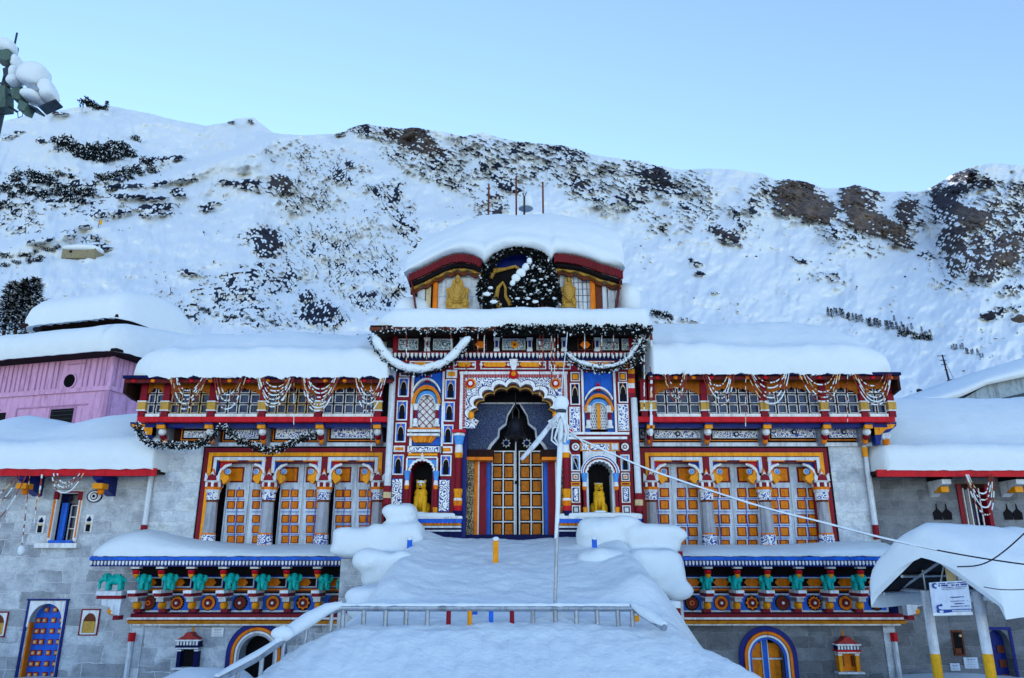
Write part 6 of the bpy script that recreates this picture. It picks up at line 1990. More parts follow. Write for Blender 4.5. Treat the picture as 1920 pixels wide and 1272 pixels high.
for i in range(SR):
    u = i / (SR - 1)                          # from the left eave over the ridge to the right eave
    s_ = -hl - .16 + (hl + hr + .30) * (.5 - .5 * cos(pi * u)) if True else 0
    base = -dl_ * (-s_ / hl) if s_ < 0 else -dr_ * (s_ / hr)
    edge = min(1.0, u / .22) if u < .22 else min(1.0, (1 - u) / .16)
    hgt = .66 * sqrt(max(0, 1 - (1 - edge) ** 2))
    if i in (0, SR - 1): base -= .12
    rounded_top = -.18 * max(0, 1 - abs(s_) / .5)
    for j in range(SC):
        t = -.12 + (LEN + .2) * j / (SC - 1)
        if j < 6: t = -.12 + .5 * (1 - cos(j / 6 * pi / 2)) 
        e2 = sqrt(max(0, 1 - (1 - min(1.0, j / 6)) ** 2))
        p = K(s_, t, base + rounded_top + .02 + hgt * (.12 + .88 * e2) + .04 * mnoise.noise(Vector((s_ * 2, t * 1.5, 5))))
        P[i, j] = p
front = P[:, 0].copy()
o = grid_object("snow_cover", P, ["snow"]); o.parent = kr; o.location = -kiosk.location
q = MB()                                      # snow face over the gable
vs = []; fs = []
lowr = [K(s_, -.06, (-dl_ * (-s_ / hl) if s_ < 0 else -dr_ * (s_ / hr)) + .0) for s_ in np.linspace(-hl - .05, hr + .05, SR)]
for i in range(SR):
    vs += [lowr[i], tuple(P[i, 0])]
fs = [(2 * i, 2 * i + 2, 2 * i + 3, 2 * i + 1) for i in range(SR - 1)]
q.add(vs, fs, "snow"); q.build("snow_lip", kr, smooth=60)
q = MB()                                      # truss of steel tubes
T0 = .52
def tb(a, b, r_=.022, mt="steel"): q.tube([a, b], r_, mt, 6)
tz = -.62
ap = K(.06, T0, -.10)
tb(K(-hl + .05, T0, tz - .02), K(hr - .05, T0, tz - .06), .03); tb(ap, K(-hl + .06, T0, tz), .026); tb(ap, K(hr - .06, T0, tz), .026)
for s_ in (-.36, -.12, .12, .30, .48):
    tb(ap if s_ not in (-.36, .48) else K(s_, T0, -.30), K(s_, T0, tz), .016)
for s_, z_ in ((-.05, -.06), (-.45, -.40), (-.82, -.69), (.5, -.42), (.93, -.75)):
    tb(K(s_, -.02, z_), K(s_, LEN, z_), .028, "steel")
q.build("roof_truss", kiosk)
for s_ in (-.365, .477):
    top = K(s_, T0, tz - .02); p0 = Vector((top.x, top.y, -3.0))
    zm = wz(1226, top.y)
    q = MB()
    q.tube([Vector((top.x, top.y, zm)), top], .078, "coolwhite", 12); q.tube([p0, Vector((top.x, top.y, zm))], .079, "yellow", 12)
    q.build("post", kiosk)
q = MB(); q.box(-.08, .08, -.05, .05, -.12, .12, "cream"); q.v = [tuple(K(.12, T0 + .02, -.38) + gd * x + rd * y + Vector((0, 0, z))) for x, y, z in q.v]; q.build("meter_box", kiosk)
# banner tied between the posts
q = MB()
bY = 12.45
A_, B_, C_, D_ = wp(1742, 1093, bY + .25), wp(1815, 1088, bY), wp(1823, 1150, bY), wp(1750, 1152, bY + .25)
def bq(u, v, off=0.0):
    p = A_ * (1 - u) * (1 - v) + B_ * u * (1 - v) + C_ * u * v + D_ * (1 - u) * v
    return p + Vector((0, -off, 0)) + Vector((0, .015 * sin(u * 7 + v * 3), 0))
def patch(m_, u0, v0, u1, v1, mt, off, nu=6):
    vs = []; fs = []
    for i in range(nu + 1):
        u = u0 + (u1 - u0) * i / nu
        for v in (v0, v1):
            vs += [bq(u, v, off), bq(u, v, off - .008)]
    for i in range(nu):
        o = i * 4
        fs += [(o, o + 4, o + 6, o + 2), (o + 1, o + 3, o + 7, o + 5), (o, o + 1, o + 5, o + 4), (o + 2, o + 6, o + 7, o + 3)]
    fs += [(0, 2, 3, 1), (nu * 4, nu * 4 + 1, nu * 4 + 3, nu * 4 + 2)]
    m_.add(vs, fs, mt)
ban = thing("banner", "pale blue printed banner with dark blue foot strip tied between the shelter posts", "banner", tuple(D_))
patch(q, 0, 0, 1, .93, "banner", 0.0, 12); q.tube([bq(0, 1.0), bq(1, 1.0)], .03, "white", 6)
q.build("banner_sheet", ban)
q = MB()
for row in ((.12, [(.10, .17), (.24, .28), (.31, .46), (.55, .63), (.66, .76), (.79, .98)], .03), (.055, [(.24, .42), (.46, .66), (.69, .98)], .018), (.19, [(.30, .60), (.64, .95)], .010), (.50, [(.48, .60), (.60, .86)], .018), (.62, [(.47, .97)], .012), (.70, [(.58, .84)], .018), (.78, [(.46, .70), (.70, .97)], .014), (.24, [(.30, .9)], .008)):
    v, sp, h = row
    q = MB()
    for a, b in sp:
        n = max(1, int((b - a) / .035))
        for k in range(n):
            u0 = a + (b - a) * k / n
            patch(q, u0, v - h * random.uniform(.6, 1), u0 + (b - a) / n * random.uniform(.6, .92), v + h * random.uniform(.5, 1), "inkblue", .012, 1)
    q.build("printed_line", ban)
q = MB()
for (u, v, r_) in ((.14, .11, .045), (.16, .80, .045), (.22, .72, .018)):
    c = bq(u, v, .012)
    q = MB()
    q.lathe((c.x, c.y, c.z), [(r_, 0), (r_, .006)], "inkblue", 14, 'y')
    if r_ > .03:
        q.lathe((c.x + .008, c.y - .006, c.z), [(r_ * .5, 0), (r_ * .5, .006)], "banner", 12, 'y')
    q.build("printed_seal", ban)
q = MB(); patch(q, .09, .865, .99, .985, "inkblue", .014, 8); patch(q, .15, .89, .24, .96, "banner", .022, 1)
for k in range(9):
    patch(q, .48 + k * .055, .89, .48 + k * .055 + .042, .925, "banner", .022, 1)
q.build("foot_strip", ban)
# paper notices on walls
for lab, Y, a, b, c, d, ln in (("small white notice with three faint lines beside the dark arched doorway", 19.85, 396.5, 1177, 419, 1194, 3), ("larger pale paper notice on the dark wall behind the shelter", RY, 1808, 1233, 1834, 1254, 4), ("small pale paper notice low on the dark wall behind the shelter", RY, 1782, 1244, 1800, 1258, 2)):
    q = MB(); q.r(a, b, c, d, Y - .03, .028, "white" if Y < 20 else "banner")
    sg_ = thing("notice", lab, "notice", (wx((a + c) / 2, d, Y), Y - .03, wz(d, Y)), "paper notices on the walls")
    q.build("notice_sheet", sg_)
    q = MB()
    for k in range(ln):
        yy = b + (d - b) * (k + .8) / (ln + .6)
        for j in range(3):
            x0 = a + (c - a) * (.22 + .22 * j + .02 * random.random())
            q.r(x0, yy, x0 + (c - a) * .15, yy + 1.0, Y - .034, .004, "inkblue" if k == 0 else "steel")
    q.build("faint_writing", sg_)
# ================================================================== stepped stair walls under round snow caps
def cap(m_, pxa, pya, pxb, pyb, Y, dy, e=.55, amp=.05, seed=0, sink=.0):
    a, b = wp(pxa, (pya + pyb) / 2, Y), wp(pxb, (pya + pyb) / 2, Y)
    z0, z1 = wz(pyb, Y), wz(pya, Y)
    m_.blob(((a.x + b.x) / 2, Y + dy, (z0 + z1) / 2 - sink), ((b.x - a.x) / 2, dy, (z1 - z0) / 2 + sink), "snow", e, 44, amp * 1.7, 1.9, seed)
for side, lab, walls, caps in (
    ("left", "stepped stair wall under bulging snow caps, a tall snow knob on its top step",
     [(640, 1040, 770, 1290, 17.7, .9), (690, 1100, 770, 1290, 16.4, .9), (655, 1142, 735, 1300, 15.3, .8)],
     [(616, 986, 745, 1047, 17.35, .72, .42, .05, 1), (700, 975, 790, 1052, 17.3, .8, .55, .05, 2), (724, 943, 778, 1025, 17.6, .42, .72, .05, 3), (674, 1034, 785, 1103, 16.2, .66, .48, .05, 4), (636, 1098, 745, 1165, 14.7, .75, .62, .05, 5)]),
    ("right", "stepped stair wall under square snow caps above a maroon block",
     [(1110, 1010, 1180, 1290, 17.8, .9), (1190, 1036, 1275, 1290, 17.5, .9), (1196, 1118, 1280, 1300, 16.8, .8)],
     [(1086, 967, 1190, 1036, 17.5, .7, .50, .05, 6), (1172, 982, 1284, 1042, 17.3, .75, .42, .05, 7), (1184, 1028, 1288, 1119, 16.4, .7, .38, .05, 8), (1080, 1024, 1200, 1095, 16.3, .8, .75, .05, 9)])):
    Yb = walls[0][4]
    t_ = thing("stair_wall", lab, "stair wall", (wx((walls[0][0] + walls[0][2]) / 2, 1100, Yb), Yb, -2.8))
    for k, (a, b, c, d, Y, dp) in enumerate(walls):
        q = MB()
        q.box(wx(a, b, Y), wx(c, b, Y), Y, Y + dp, -3.2, wz(b + 8, Y) , "stone")
        q.box(wx(a, b, Y) - .05, wx(c, b, Y) + .05, Y - .05, Y + dp + .05, wz(b + 8, Y) + .002, wz(b - 2, Y), "blue" if k == 0 else "maroon")
        q.build("wall_block", t_)
    if side == "right":
        q = MB(); q.r(1236, 1141, 1278, 1200, 15.2, .6, "maroon"); q.r(1238, 1128, 1276, 1140.5, 15.1, .6, "snow"); q.build("wall_block", t_)
    q = MB()
    rr_ = random.Random(len(lab))
    for a in caps:
        cap(q, *a)
        for k in range(7):                     # slumps and wind lumps
            px_ = rr_.uniform(a[0] + 12, a[2] - 12); py_ = rr_.uniform(a[1] + 10, a[3] - 12)
            c = wp(px_, py_, a[4] + a[5] * .25); r_ = rr_.uniform(.14, .30)
            q.blob(tuple(c), (r_ * 1.3, r_ * .9, r_ * .8), "snow", 1, 14, .05, 3, k + a[0])
    q.build("snow_cap", t_, remesh=.05)

# small painted posts poking through the snow
for px, py0, py1, Y, mt, cap_, lab in ((929.5, 1013, 1043, 16.6, "amber", True, "yellow post stub with a snow tip in the middle of the snowy stairs"), (768, 1012, 1034, 17.0, "blue", False, "blue post stub beside the tall snow knob"), (1114.5, 1011, 1025, 17.0, "blue", False, "blue post stub in the square snow cap below the clean faced lion"), (724.5, 1106, 1124, 14.6, "maroon", False, "maroon post stub in the low snow mound above the sloping rail"), (889, 1142, 1152, 13.6, "blue", False, "short blue post stub behind the middle of the railing"), (1192, 1152, 1162, 13.3, "amber", False, "short orange post stub where the railing bends down")):
    w = .055 if px != 929.5 else .06
    X = wx(px, (py0 + py1) / 2, Y)
    t_ = thing("post_stub", lab, "post", (X, Y, wz(py1, Y)), "painted posts poking through the stair snow")
    q = MB(); q.box(X - w, X + w, Y - w * .6, Y + w * .6, wz(py1, Y) - .5, wz(py0, Y), mt); q.build("post", t_, bevel=.012)
    q = MB(); q.blob((X, Y, wz(py0, Y) + .02), (w * 1.15, w, .05), "snow", .9, 12, .01, 6, 3); q.build("snow_cap", t_, smooth=70)

# ------------------------------------------------------------------ handrail at the foot of the stairs
RYl = 12.95
rail = thing("handrail", "grey steel handrail with short painted posts across the snow buried stairs", "handrail", (0, RYl, -.9))
lpts = [wp(640, 1140, RYl), wp(612, 1149, 12.8), wp(578, 1169, 12.6), wp(545, 1190, 12.3), wp(515, 1212, 12.0), wp(480, 1235, 11.6), wp(440, 1257, 11.1), wp(405, 1277, 10.6), wp(365, 1300, 10.1)]
top = [wp(x, 1140.5, RYl) for x in (640, 800, 1000, 1187)]
rpts = [wp(1187, 1140.5, RYl), wp(1205, 1152, 12.75), wp(1225, 1164, 12.55), wp(1246, 1178, 12.3)]
q = MB(); q.tube(lpts[::-1] + top[1:] + rpts[1:], .055, "steel", 10); q.build("top_rail", rail, smooth=60)
posts = [(644, 1166, "steel"), (683, 1167, "steel"), (724, 1170, "steel"), (762, 1168, "steel"), (802, 1165, "steel"), (841.5, 1167, "maroon"), (881, 1168, "amber"), (921, 1171, "blue"), (960, 1165, "maroon"), (999, 1171, "steel"), (1041, 1181, "steel"), (1080, 1173, "steel"), (1119, 1168, "steel"), (1158, 1168, "steel"), (1185, 1166, "steel")]
for px, pb, mt in posts:
    p = wp(px, 1140.5, RYl)
    q = MB(); q.tube([Vector((p.x, p.y, wz(pb, RYl) - .45)), p], .040, mt, 8)
    q.build("rail_post", rail, label=None if mt == "steel" else "%s painted rail post" % {"maroon": "maroon", "amber": "yellow", "blue": "blue"}[mt], smooth=60)
for px, py, pb, Y in ((622, 1148, 1170, 12.85), (575, 1171, 1186, 12.55), (533, 1198, 1216, 12.15), (492, 1226, 1246, 11.75), (447, 1252, 1280, 11.15)):
    p = wp(px, py, Y)
    q = MB(); q.tube([Vector((p.x, p.y, wz(pb, Y) - .5)), p], .032, "steel", 8); q.build("rail_post", rail, smooth=60)
q = MB()
sp = [p + Vector((0, 0, .055)) for p in lpts]
q.tube([sp[0], sp[1], sp[2], sp[3], sp[4]], [.05, .095, .12, .10, .04], "snow", 10)
q.tube([sp[4], sp[5], sp[6], sp[7]], [.035, .05, .045, .03], "snow", 8)
q.blob(tuple(wp(529, 1199, 12.15) + Vector((0, 0, .08))), (.18, .12, .11), "snow", 1, 16, .02, 5, 2)
tp = [wp(x, 1140.5, RYl) + Vector((0, 0, .035 + .012 * mnoise.noise(Vector((x * .05, 0, 0))))) for x in range(640, 1190, 10)]
q.tube(tp, [.045 + .018 * mnoise.noise(Vector((i * .55, 3, 0))) for i in range(len(tp))], "snow", 8)
q.tube([p + Vector((0, 0, .05)) for p in rpts] , [.05, .085, .09, .05], "snow", 10)
q.build("snow_cover", rail, smooth=70)

# ------------------------------------------------------------------ leaning lamp pole caked in snow, and its cables
PYp = 13.35
lamp = thing("lamp_pole", "snow caked leaning lamp pole with a slanting arm standing in the stair snow", "lamp pole", tuple(wp(1041, 1100, PYp)))
bpt, mpt, tpt = wp(1041, 1120, PYp), wp(1048, 870, PYp), wp(1054, 772, PYp)
q = MB(); q.tube([bpt - Vector((0, 0, .4)), bpt, mpt, tpt], .033, "steel", 8); q.build("pole", lamp, smooth=60)
q = MB()
q.tube([wp(1043, 1010, PYp), wp(1046, 950, PYp), wp(1048, 880, PYp), wp(1051, 820, PYp), wp(1054, 772, PYp)], [.034, .040, .046, .052, .06], "snow", 8)
q.build("snow_crust", lamp, smooth=60)
q = MB(); q.blob(tuple(wp(1053, 757, PYp)), (.135, .12, .15), "snow", .75, 20, .03, 5, 4); q.build("snow_cap", lamp, smooth=70)
q = MB(); q.blob(tuple(wp(1052, 771, PYp)), (.10, .09, .05), "darksteel", .8, 14); q.build("lamp_head", lamp, smooth=60)
q = MB(); q.tube([wp(1050, 775, PYp), wp(1030, 800, PYp - .25), wp(1004, 833, PYp - .5), wp(978, 861, PYp - .75)], [.05, .045, .048, .03], "coolwhite", 8); q.build("slanting_arm", lamp, smooth=60)
q = MB()
for pts, r_ in (([(1050, 775), (1058, 790), (1062, 812), (1058, 830)], .03), ([(1050, 785), (1045, 805), (1040, 822), (1047, 835), (1052, 822)], .022), ([(1057, 785), (1066, 800), (1064, 826)], .018), ([(1046, 780), (1036, 806), (1034, 826), (1046, 836)], .016)):
    q.tube([wp(x, y, PYp - .05) for x, y in pts], r_, "snow", 6)
q.build("iced_cable_loop", lamp, smooth=60)

def cable(lab, pts, r_, split=None, name="cable"):
    P = [wp(x, y, Y) for x, y, Y in pts]
    # smooth through the measured points
    out = []
    for i in range(len(P) - 1):
        p0, p1, p2, p3 = P[max(i - 1, 0)], P[i], P[i + 1], P[min(i + 2, len(P) - 1)]
        for k in range(10):
            u = k / 10
            out.append(.5 * ((2 * p1) + (p2 - p0) * u + (2 * p0 - 5 * p1 + 4 * p2 - p3) * u * u + (3 * p1 - p0 - 3 * p2 + p3) * u ** 3))
    out.append(P[-1])
    q = MB()
    if split is None:
        q.tube(out, r_, "cable", 6)
        o_ = q.build(name, None, smooth=60)
    else:
        q.tube(out, r_ * .6, "cable", 6)
        o_ = q.build(name, None, smooth=60)
        n_ = int(len(out) * split)
        q = MB(); q.tube([p + Vector((0, 0, r_ * .5)) for p in out[:n_]], [r_ * (1 + .3 * mnoise.noise(Vector((i * .4, 0, 0)))) for i in range(n_)], "snow", 6)
        q.build("snow_sleeve", o_, smooth=60)
    tag(o_, lab, "cable", "cables strung from the lamp pole and over the shelter")
    return o_
cable("long snow sleeved cable from the lamp pole across the right wing to the shelter", [(1060, 812, PYp), (1150, 853, 13.1), (1240, 890, 12.9), (1420, 949, 12.3), (1540, 980, 11.9), (1660, 1011, 11.4), (1800, 1040, 10.9), (1940, 1061, 10.4), (2100, 1078, 9.9)], .017, .72)
cable("thin frosted cable hanging short from the lamp pole before the right arch", [(1056, 800, PYp), (1084, 822, 13.2), (1110, 850, 13.0)], .011, 1.0)
cable("thin frosted cable dropping steeply from the lamp pole to the right plinth", [(1058, 826, PYp), (1070, 852, 13.5), (1083, 880, 13.9)], .010, 1.0)
cable("thin white cord rising from the lamp pole to the gatehouse eave", [(1052, 750, PYp), (1056, 700, 15.2), (1061, 655, 17.2), (1064, 622, 18.5)], .011, 1.0)
cable("dark cable curving up over the shelter snow to the right edge", [(1795, 1063, 12.35), (1830, 1061, 12.1), (1858, 1051, 11.9), (1890, 1028, 11.6), (1930, 992, 11.3), (1990, 940, 11)], .010)
cable("dark cable drooping across the shelter snow near its right eave", [(1845, 1101, 12.1), (1880, 1106, 11.8), (1935, 1105, 11.4), (2000, 1100, 11)], .007)

# ------------------------------------------------------------------ beaded garlands under the eaves
def strand(parent, x0, x1, Y, z0, sag, seed, snow=.5, r_=.019, zr=None, name="strand"):
    q = MB()
    rr_ = random.Random(seed)
    n = 22
    zr = z0 if zr is None else zr
    pts = []
    for i in range(n + 1):
        u = i / n
        s_ = 1 - abs(2 * u - 1) ** 2.7
        pts.append(Vector((x0 + (x1 - x0) * (u + .02 * sin(2 * pi * u)), Y - .02 * s_, z0 + (zr - z0) * u - sag * s_)))
    for i in range(n):
        low = 1 - abs(2 * (i + .5) / n - 1)
        mt = "snow" if rr_.random() < snow * (.35 + low) else ("string" if rr_.random() < .75 else "cream")
        k = 1.0 + (.7 * low if mt == "snow" else 0) + rr_.uniform(-.2, .2)
        q.tube([pts[i], pts[i + 1]], r_ * k, mt, 5)
    return q.build(name, parent)
gid = [0]
def swag(lab, pxl, pxr, pyt, bottoms, Y, snow=.5, spread=.0, group="beaded garland swags under the temple eaves"):
    gid[0] += 1
    xm = wx((pxl + pxr) / 2, pyt, Y)
    t_ = thing("bead_garland", lab, "garland", (xm, Y, wz(pyt, Y)), group)
    n = len(bottoms)
    for k, pb in enumerate(bottoms):
        f = k / max(1, n - 1)
        ins = (1 - f) * (pxr - pxl) * .16
        x0, x1 = wx(pxl + ins + random.uniform(-2, 2), pyt, Y), wx(pxr - ins + random.uniform(-2, 2), pyt, Y)
        z0 = wz(pyt, Y)
        strand(t_, x0, x1, Y - .012 * k, z0, z0 - wz(pb, Y), gid[0] * 31 + k, snow * (.5 + .8 * random.random()), .0125)
    return t_
gY = 18.66
ord2 = ["outermost", "second from the outer end", "third from the outer end", "fourth from the outer end", "nearest the gatehouse"]
for k, (a, b, bt) in enumerate([(323, 388, [733, 742, 750, 758, 768]), (404, 461, [741, 752, 768]), (483, 553, [726, 734, 742, 750, 758, 764]), (567, 637, [730, 738, 746, 753, 760, 766, 772]), (664, 724, [734, 742, 750, 758, 772])]):
    swag("snowy looped bead strings on the leaf garlanded gallery, bunch %s" % ord2[k], a, b, 709, bt, gY, .55)
ord3 = ["nearest the gatehouse, darkest of all", "second from the gatehouse", "third from the gatehouse", "fourth from the gatehouse", "at the outer corner"]
for k, (a, b, bt) in enumerate([(1245, 1287, [728, 738, 748, 756]), (1318, 1374, [724, 738, 748, 761]), (1402, 1478, [718, 728, 738, 747, 758]), (1500, 1574, [722, 736, 746, 754]), (1596, 1670, [724, 736, 746, 754, 760])]):
    swag("snowy looped bead strings on the cable crossed wing, bunch %s" % ord3[k], a, b, 702, bt, gY, .25 if k == 0 else .6)
swag("long looped strings of snowy beads cut off by the photo edge", -70, 50, 890, [930, 950, 985], 19.2, .7)
swag("small looped strings of snowy beads over the blue shuttered window", 96, 156, 888, [906, 914, 924], 19.2, .7)
swag("looped strings of snowy beads over the barred window of the shaded house", 1806, 1862, 890, [926, 938, 952, 966], 19.25, .8)
# straight strings
def drop(lab, px, py0, py1, Y, snow, r_=.013, px1=None, bulb=False):
    gid[0] += 1
    px1 = px if px1 is None else px1
    p0, p1 = wp(px, py0, Y), wp(px1, py1, Y)
    q = MB()
    n = max(4, int((p0 - p1).length / .09))
    rr_ = random.Random(gid[0])
    for i in range(n):
        a = p0 + (p1 - p0) * (i / n); b = p0 + (p1 - p0) * ((i + 1) / n)
        mt = "snow" if rr_.random() < snow else ("string" if rr_.random() < .8 else "cream")
        q.tube([a + Vector((rr_.uniform(-.008, .008), 0, 0)), b], r_ * rr_.uniform(.8, 1.35), mt, 5)
    o_ = q.build("hanging_string", None)
    if bulb:
        q = MB(); q.blob(tuple(p1), (.09, .08, .12), "snow", .9, 14, .02, 5, 1); q.build("snow_lump", o_, smooth=60)
    return tag(o_, lab, "bead string", "straight bead strings hanging from the eaves")
for (px, py1, sn, lab) in [(762, 690, .3, "short dark bead string above the diamond lattice window"), (800, 674, .35, "short bead string over the scroll painted frieze"), (846, 664, .3, "short bead string just before the thick snowy swag's inner tip"), (874, 760, .25, "long red bead string along the left rosette"), (896, 668, .4, "bead string before the orange flower painting, left one"), (908, 664, .5, "bead string before the orange flower painting, right one"), (1012, 742, .2, "long red bead string over the right half of the arch"), (1018, 690, .2, "red bead string beside the long one over the arch"), (1034, 716, .25, "red bead string just left of the right rosette"), (1040, 710, .2, "red bead string just above the right rosette"), (1046, 716, .3, "red bead string just right of the right rosette"), (1096, 668, .4, "short bead string before the right flower painting"), (1128, 664, .3, "short bead string over the right bay frieze"), (1150, 672, .4, "short white bead string over the right bay"), (1208, 770, .45, "thin red and white bead string at the right corner of the gatehouse")]:
    drop(lab, px, 622, py1, 18.72, sn, .012)
drop("thick red bead string bunch hanging down the right corner of the gatehouse", 1221, 626, 838, 18.78, .35, .030)
drop("long bead string ending in a snow lump on the pale house wall", 56, 890, 1032, 19.5, .6, .012, 40, True)
drop("thick reddish bead string beside the blue shuttered window", 79, 890, 940, 19.25, .3, .022, 72)
drop("thin reddish bead string trailing low beside the blue shuttered window", 70, 930, 985, 19.25, .3, .012, 64)
drop("thin bead string crossing the red beam of the leaf garlanded gallery", 551, 712, 803, 18.7, .5, .009)
drop("thin long bead string of the leaf garlanded gallery near the gatehouse", 696, 712, 846, 18.7, .5, .009)
drop("thin bead string over the middle windows of the cable crossed wing", 1398, 704, 800, 18.7, .4, .009)
drop("thin bead string over the outer windows of the cable crossed wing", 1589, 704, 792, 18.7, .4, .009)

# ------------------------------------------------------------------ leaf garlands
def leafy(q, pts, r_, per, snow=.3, size=.07, rnd=None):
    rnd = rnd or random
    for a, b in zip(pts[:-1], pts[1:]):
        n = max(2, int((b - a).length * per))
        for i in range(n):
            c = a + (b - a) * rnd.random()
            d = Vector((rnd.gauss(0, 1), rnd.gauss(0, .7), rnd.gauss(0, 1))).normalized()
            c = c + d * r_ * rnd.random() ** .5
            mt = "snow" if rnd.random() < snow * (1.5 if d.z > 0 else .5) else "leaf"
            l_ = size * rnd.uniform(.7, 1.5); w = l_ * .35
            u = (d + Vector((rnd.uniform(-.6, .6), rnd.uniform(-.5, .3), rnd.uniform(-.9, .3)))).normalized()
            s_ = u.cross(Vector((rnd.uniform(-1, 1), 1, rnd.uniform(-1, 1)))).normalized() * w
            nn = u.cross(s_).normalized() * w * .3
            q.add([c, c + u * l_ * .5 + s_ + nn, c + u * l_, c + u * l_ * .5 - s_ + nn], [(0, 1, 2, 3)], mt)
def garland(lab, pts, Y, r_, per, snow, size=.07, cap_r=0.0, group="leaf garlands on the temple front"):
    P = [wp(x, y, Y) for x, y in pts]
    t_ = thing("leaf_garland", lab, "garland", tuple(P[len(P) // 2]), group)
    q = MB(); q.tube(P, r_ * .30, "bark", 6); q.build("cord", t_)
    q = MB(); leafy(q, P, r_, per, snow, size); q.build("leaves", t_)
    if cap_r:
        PP = []
        for a, b in zip(P[:-1], P[1:]):
            for k in range(6): PP.append(a + (b - a) * k / 6)
        PP.append(P[-1])
        q = MB()
        q.tube([p + Vector((0, -.03, r_ * .55 + .02 * mnoise.noise(p * 4))) for p in PP], [max(.02, cap_r * min(1, (i + 1) / 4, (len(PP) - i) / 4) * (1 + .35 * mnoise.noise(p * 5))) for i, p in enumerate(PP)], "snow", 10)
        q.build("snow_cover", t_, smooth=70)
    return t_
garland("thick snow covered leaf swag looping over the diamond lattice window", [(699, 630), (712, 655), (722, 668), (735, 681), (750, 690), (765, 696), (790, 698), (820, 690), (835, 683), (850, 672), (860, 660), (870, 648), (882, 637)], 18.6, .12, 420, .16, .06, .105)
garland("thin ragged snowy leaf swag looping over the orange barred arched window", [(1062, 666), (1075, 677), (1088, 684), (1108, 690), (1129, 693), (1150, 690), (1166, 684), (1180, 673), (1192, 658), (1206, 634)], 18.6, .11, 420, .34, .055, .05)
garland("dark leaf bunch crusted with snow at one end of the gatehouse eave", [(1196, 628), (1200, 650), (1194, 672), (1186, 682)], 18.62, .16, 480, .30, .06)
garland("long snow flecked leaf garland drooping under the gallery of one wing", [(257, 795), (264, 812), (275, 827), (292, 833), (312, 834), (335, 836), (355, 837), (375, 832), (393, 824), (403, 812), (412, 801), (424, 803), (435, 814), (450, 826), (470, 834), (490, 842), (510, 845), (530, 839), (550, 829), (570, 821), (591, 813)], 18.95, .085, 480, .22, .05)
P_ = []
for i in range(41):
    x = 716 + (1216 - 716) * i / 40
    P_.append((x, 620 - 2 * math.sin(i * 1.7) - (2 if i > 18 else 0)))
garland("sparse snowy leaf fringe along the ribbed end of the gatehouse eave", P_[:17], 18.50, .05, 190, .34, .055)
garland("dense dark leaf fringe spiking into the snow on the gatehouse eave", P_[17:], 18.47, .085, 560, .12, .075)
arch_ = [(905, 566), (902, 545), (905, 528), (911, 513), (921, 497), (934, 482), (948, 473), (965, 469), (985, 469), (1003, 473), (1018, 482), (1029, 497), (1036, 515), (1041, 535), (1045, 552), (1046, 566)]
garland("dark leaf arch around the middle bay of the top pavilion", arch_, 19.74, .10, 620, .07, .07)
t_ = thing("leaf_garland", "big slumped heap of snowy leaves hanging in the top pavilion's middle bay", "garland", tuple(wp(1005, 565, 19.8)), "leaf garlands on the temple front")
q = MB()
heap = [[(1010, 482), (1022, 500), (1030, 525), (1036, 560)], [(1000, 480), (1010, 510), (1018, 540), (1022, 566)], [(990, 505), (998, 525), (1004, 545), (1005, 566)], [(978, 528), (985, 540), (990, 566)], [(966, 540), (968, 566)], [(912, 540), (916, 566), (930, 570)]]
for h_ in heap:
    leafy(q, [wp(x, y, 19.80) for x, y in h_], .17, 520, .13, .07)
q.build("leaves", t_)
q = MB()
for x, y, rx, rz in ((993, 490, .07, .10), (986, 501, .10, .12), (977, 512, .14, .13), (968, 521, .13, .11), (961, 531, .08, .10)):
    q.blob(tuple(wp(x, y, 19.64)), (rx, .06, rz), "snow", 1, 14, .03, 5, x)
q.build("snow_clump", t_, smooth=70)
for x, y, s_ in ((912, 552, .16), (925, 566, .14), (990, 560, .10), (1004, 566, .12), (1030, 545, .08), (1012, 505, .07), (1000, 527, .10), (1014, 524, .08), (1022, 535, .07), (1008, 545, .07), (996, 552, .06), (920, 540, .10), (1026, 520, .06), (970, 560, .09), (1040, 560, .09)):
    q = MB()
    q.blob(tuple(wp(x, y, 19.66)), (s_ * .8, .05, s_ * .4), "snow", 1, 12, .02, 6, x)
    q.build("snow_clump", t_, smooth=70)


# ------------------------------------------------------------------ bell in the gateway
q = MB()
Y = 19.75
c = wp(967, 806, Y)
q.lathe((c.x, c.y, c.z - .22), [(.30, 0), (.31, .02), (.27, .07), (.22, .16), (.19, .30), (.17, .42), (.10, .50), (.03, .53)], "bronze", 24)
bell = thing("temple_bell", "large dark bronze bell hanging inside the gateway arch", "bell", (c.x, c.y, c.z + .5))
q.build("bell_body", bell, smooth=50)
q = MB(); q.tube([(c.x - .08, c.y, c.z + .30), (c.x - .09, c.y, c.z + .50), (c.x, c.y, c.z + .66), (c.x + .09, c.y, c.z + .50), (c.x + .08, c.y, c.z + .30)], .025, "bronze", 8); q.tube([(c.x, c.y, c.z + .64), (c.x, c.y, wz(716, Y))], .02, "bronze", 6); q.build("hanger", bell, smooth=60)
q = MB(); q.tube([(c.x, c.y, c.z), (c.x, c.y, c.z - .26)], .018, "bronze", 6); q.blob((c.x, c.y, c.z - .28), (.05, .05, .05), "bronze", 1, 12); q.build("clapper", bell, smooth=60)

